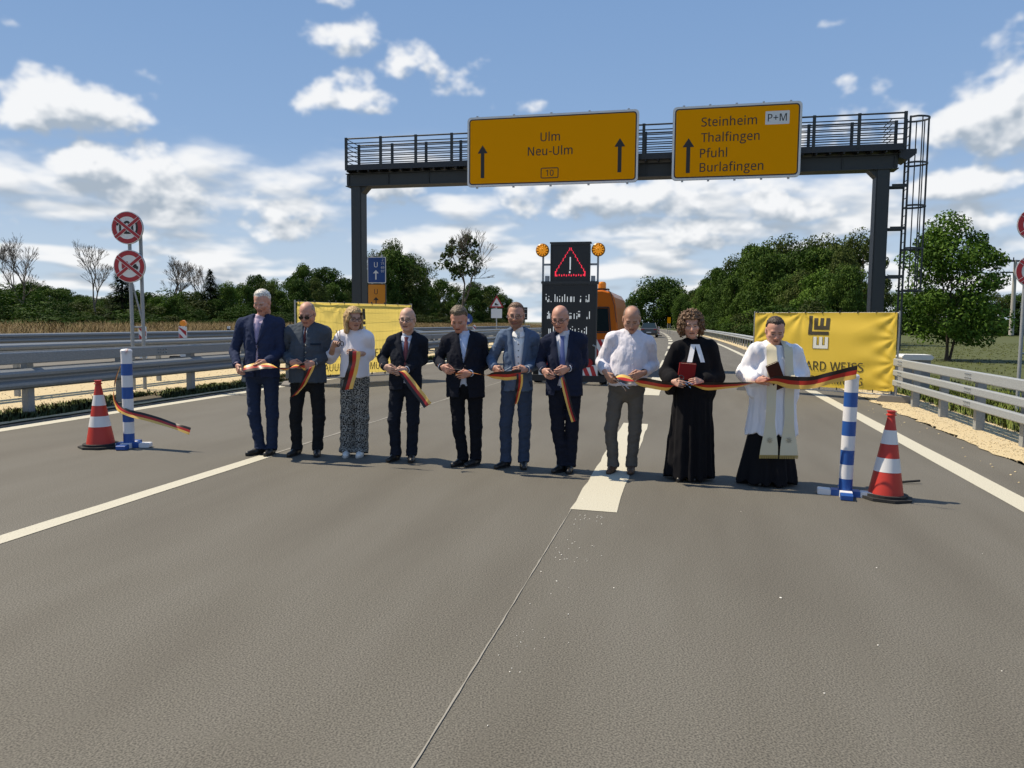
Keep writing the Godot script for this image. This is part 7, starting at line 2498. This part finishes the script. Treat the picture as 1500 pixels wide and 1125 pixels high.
# ---------------------------------------------------------------- posts and cones at both ends
func post(label: String, u: float, s: float, turn: float, lean: float) -> void:
	var o := thing("barrier_post", label, "post", Transform3D(RB * Basis(Vector3.UP, turn) * Basis(Vector3(0, 0, 1), lean), rp(u, s, 0.0)), "blue and white striped posts")
	var blue := mat("post_blue", Color(0.012, 0.075, 0.30), 0.45)
	var white := mat("post_white", Color(0.66, 0.66, 0.68), 0.5)
	var r := 0.062
	for k in 8:
		var mb := MB.new()
		mb.tube(Vector3(0, 0.03 + 0.139 * k, 0), Vector3(0, 0.03 + 0.139 * (k + 1), 0), r, r, 28, k == 7)
		obj("blue_band" if k % 2 == 0 else "white_band", mb.mesh(blue if k % 2 == 0 else white), o)
	var mb := MB.new()
	mb.lathe([Vector2(r, 1.135), Vector2(r + 0.004, 1.137), Vector2(r + 0.004, 1.16), Vector2(r - 0.01, 1.175), Vector2(0, 1.182)], 28)
	obj("cap", mb.mesh(white), o)
	for k in 4:
		var a := PI / 2 * k
		mb = MB.new()
		mb.cbox(Vector3(cos(a) * 0.075, 0.03, sin(a) * 0.075), Vector3(0.11, 0.058, 0.11), 0.008, Basis(Vector3.UP, -a))
		obj("foot", mb.mesh(white if k % 2 else blue), o)
		mb = MB.new()
		mb.cbox(Vector3(cos(a) * 0.19, 0.028, sin(a) * 0.19), Vector3(0.12, 0.054, 0.105), 0.008, Basis(Vector3.UP, -a))
		obj("foot_end", mb.mesh(blue if k % 2 else white), o)

func cone(label: String, u: float, s: float, h: float, turn: float, lean: float) -> void:
	var o := thing("traffic_cone", label, "traffic cone", Transform3D(RB * Basis(Vector3.UP, turn) * Basis(Vector3(0, 0, 1), lean), rp(u, s)), "red and white traffic cones")
	var red := mat("cone_red", Color(0.46, 0.030, 0.018), 0.5)
	var white := mat("cone_white", Color(0.66, 0.66, 0.66), 0.55)
	var rub := mat("rubber", Color(0.02, 0.02, 0.02), 0.85)
	var mb := MB.new()
	var p := PackedVector2Array()
	for k in 8:
		var a := TAU * (k + 0.5) / 8
		p.append(Vector2(cos(a), sin(a)) * 0.245)
	mb.xf = Transform3D(Basis(Vector3.RIGHT, -PI / 2), Vector3.ZERO)
	mb.prism(p, 0.0, 0.025)
	mb.prism(disc(0.195, 24), 0.025, 0.05)
	obj("base", mb.mesh(rub), o)
	var rr := func(y: float) -> float: return lerpf(0.155, 0.030, (y - 0.05) / (h - 0.09))
	var ys := [0.05, 0.26, 0.39, 0.52, 0.65, 0.79]
	var sc := (h - 0.04) / 0.79
	for k in 5:
		var y0: float = 0.05 + (ys[k] - 0.05) * sc
		var y1: float = 0.05 + (ys[k + 1] - 0.05) * sc
		var e := 0.0015 if k % 2 else 0.0
		mb = MB.new()
		mb.lathe([Vector2(rr.call(y0) + e, y0), Vector2(rr.call(y1) + e, y1)], 32)
		obj("red_band" if k % 2 == 0 else "white_band", mb.mesh(red if k % 2 == 0 else white), o)
	mb = MB.new()
	mb.lathe([Vector2(0.045, h - 0.045), Vector2(0.045, h - 0.035), Vector2(0.034, h - 0.03), Vector2(0.034, h - 0.012), Vector2(0.042, h - 0.008), Vector2(0.042, h), Vector2(0.0, h)], 24)
	obj("tip", mb.mesh(red), o)

func build_posts_and_cones() -> void:
	post("blue and white striped post holding the ribbon end, at left beside a cone", -6.47, 7.85, 0.3, 0.0)
	post("blue and white striped post holding the long ribbon, at right beside a cone", 1.545, 7.80, -0.12, -0.015)
	cone("red and white traffic cone left of the left striped post", -6.78, 7.75, 0.80, 0.2, 0.01)
	cone("red and white traffic cone right of the right striped post", 1.905, 7.80, 0.84, 0.5, -0.03)
	var mb := MB.new()
	mb.tube(Vector3(-0.17, 0.012, 0), Vector3(0.17, 0.03, 0), 0.013, 0.012, 8)
	var o := obj("black_rod", mb.mesh(mat("rubber", Color(0.02, 0.02, 0.02), 0.85)))
	o.transform = at(2.28, 8.6, 0.35)
	tag(o, "short black rod lying on the asphalt behind the right traffic cone", "rod")
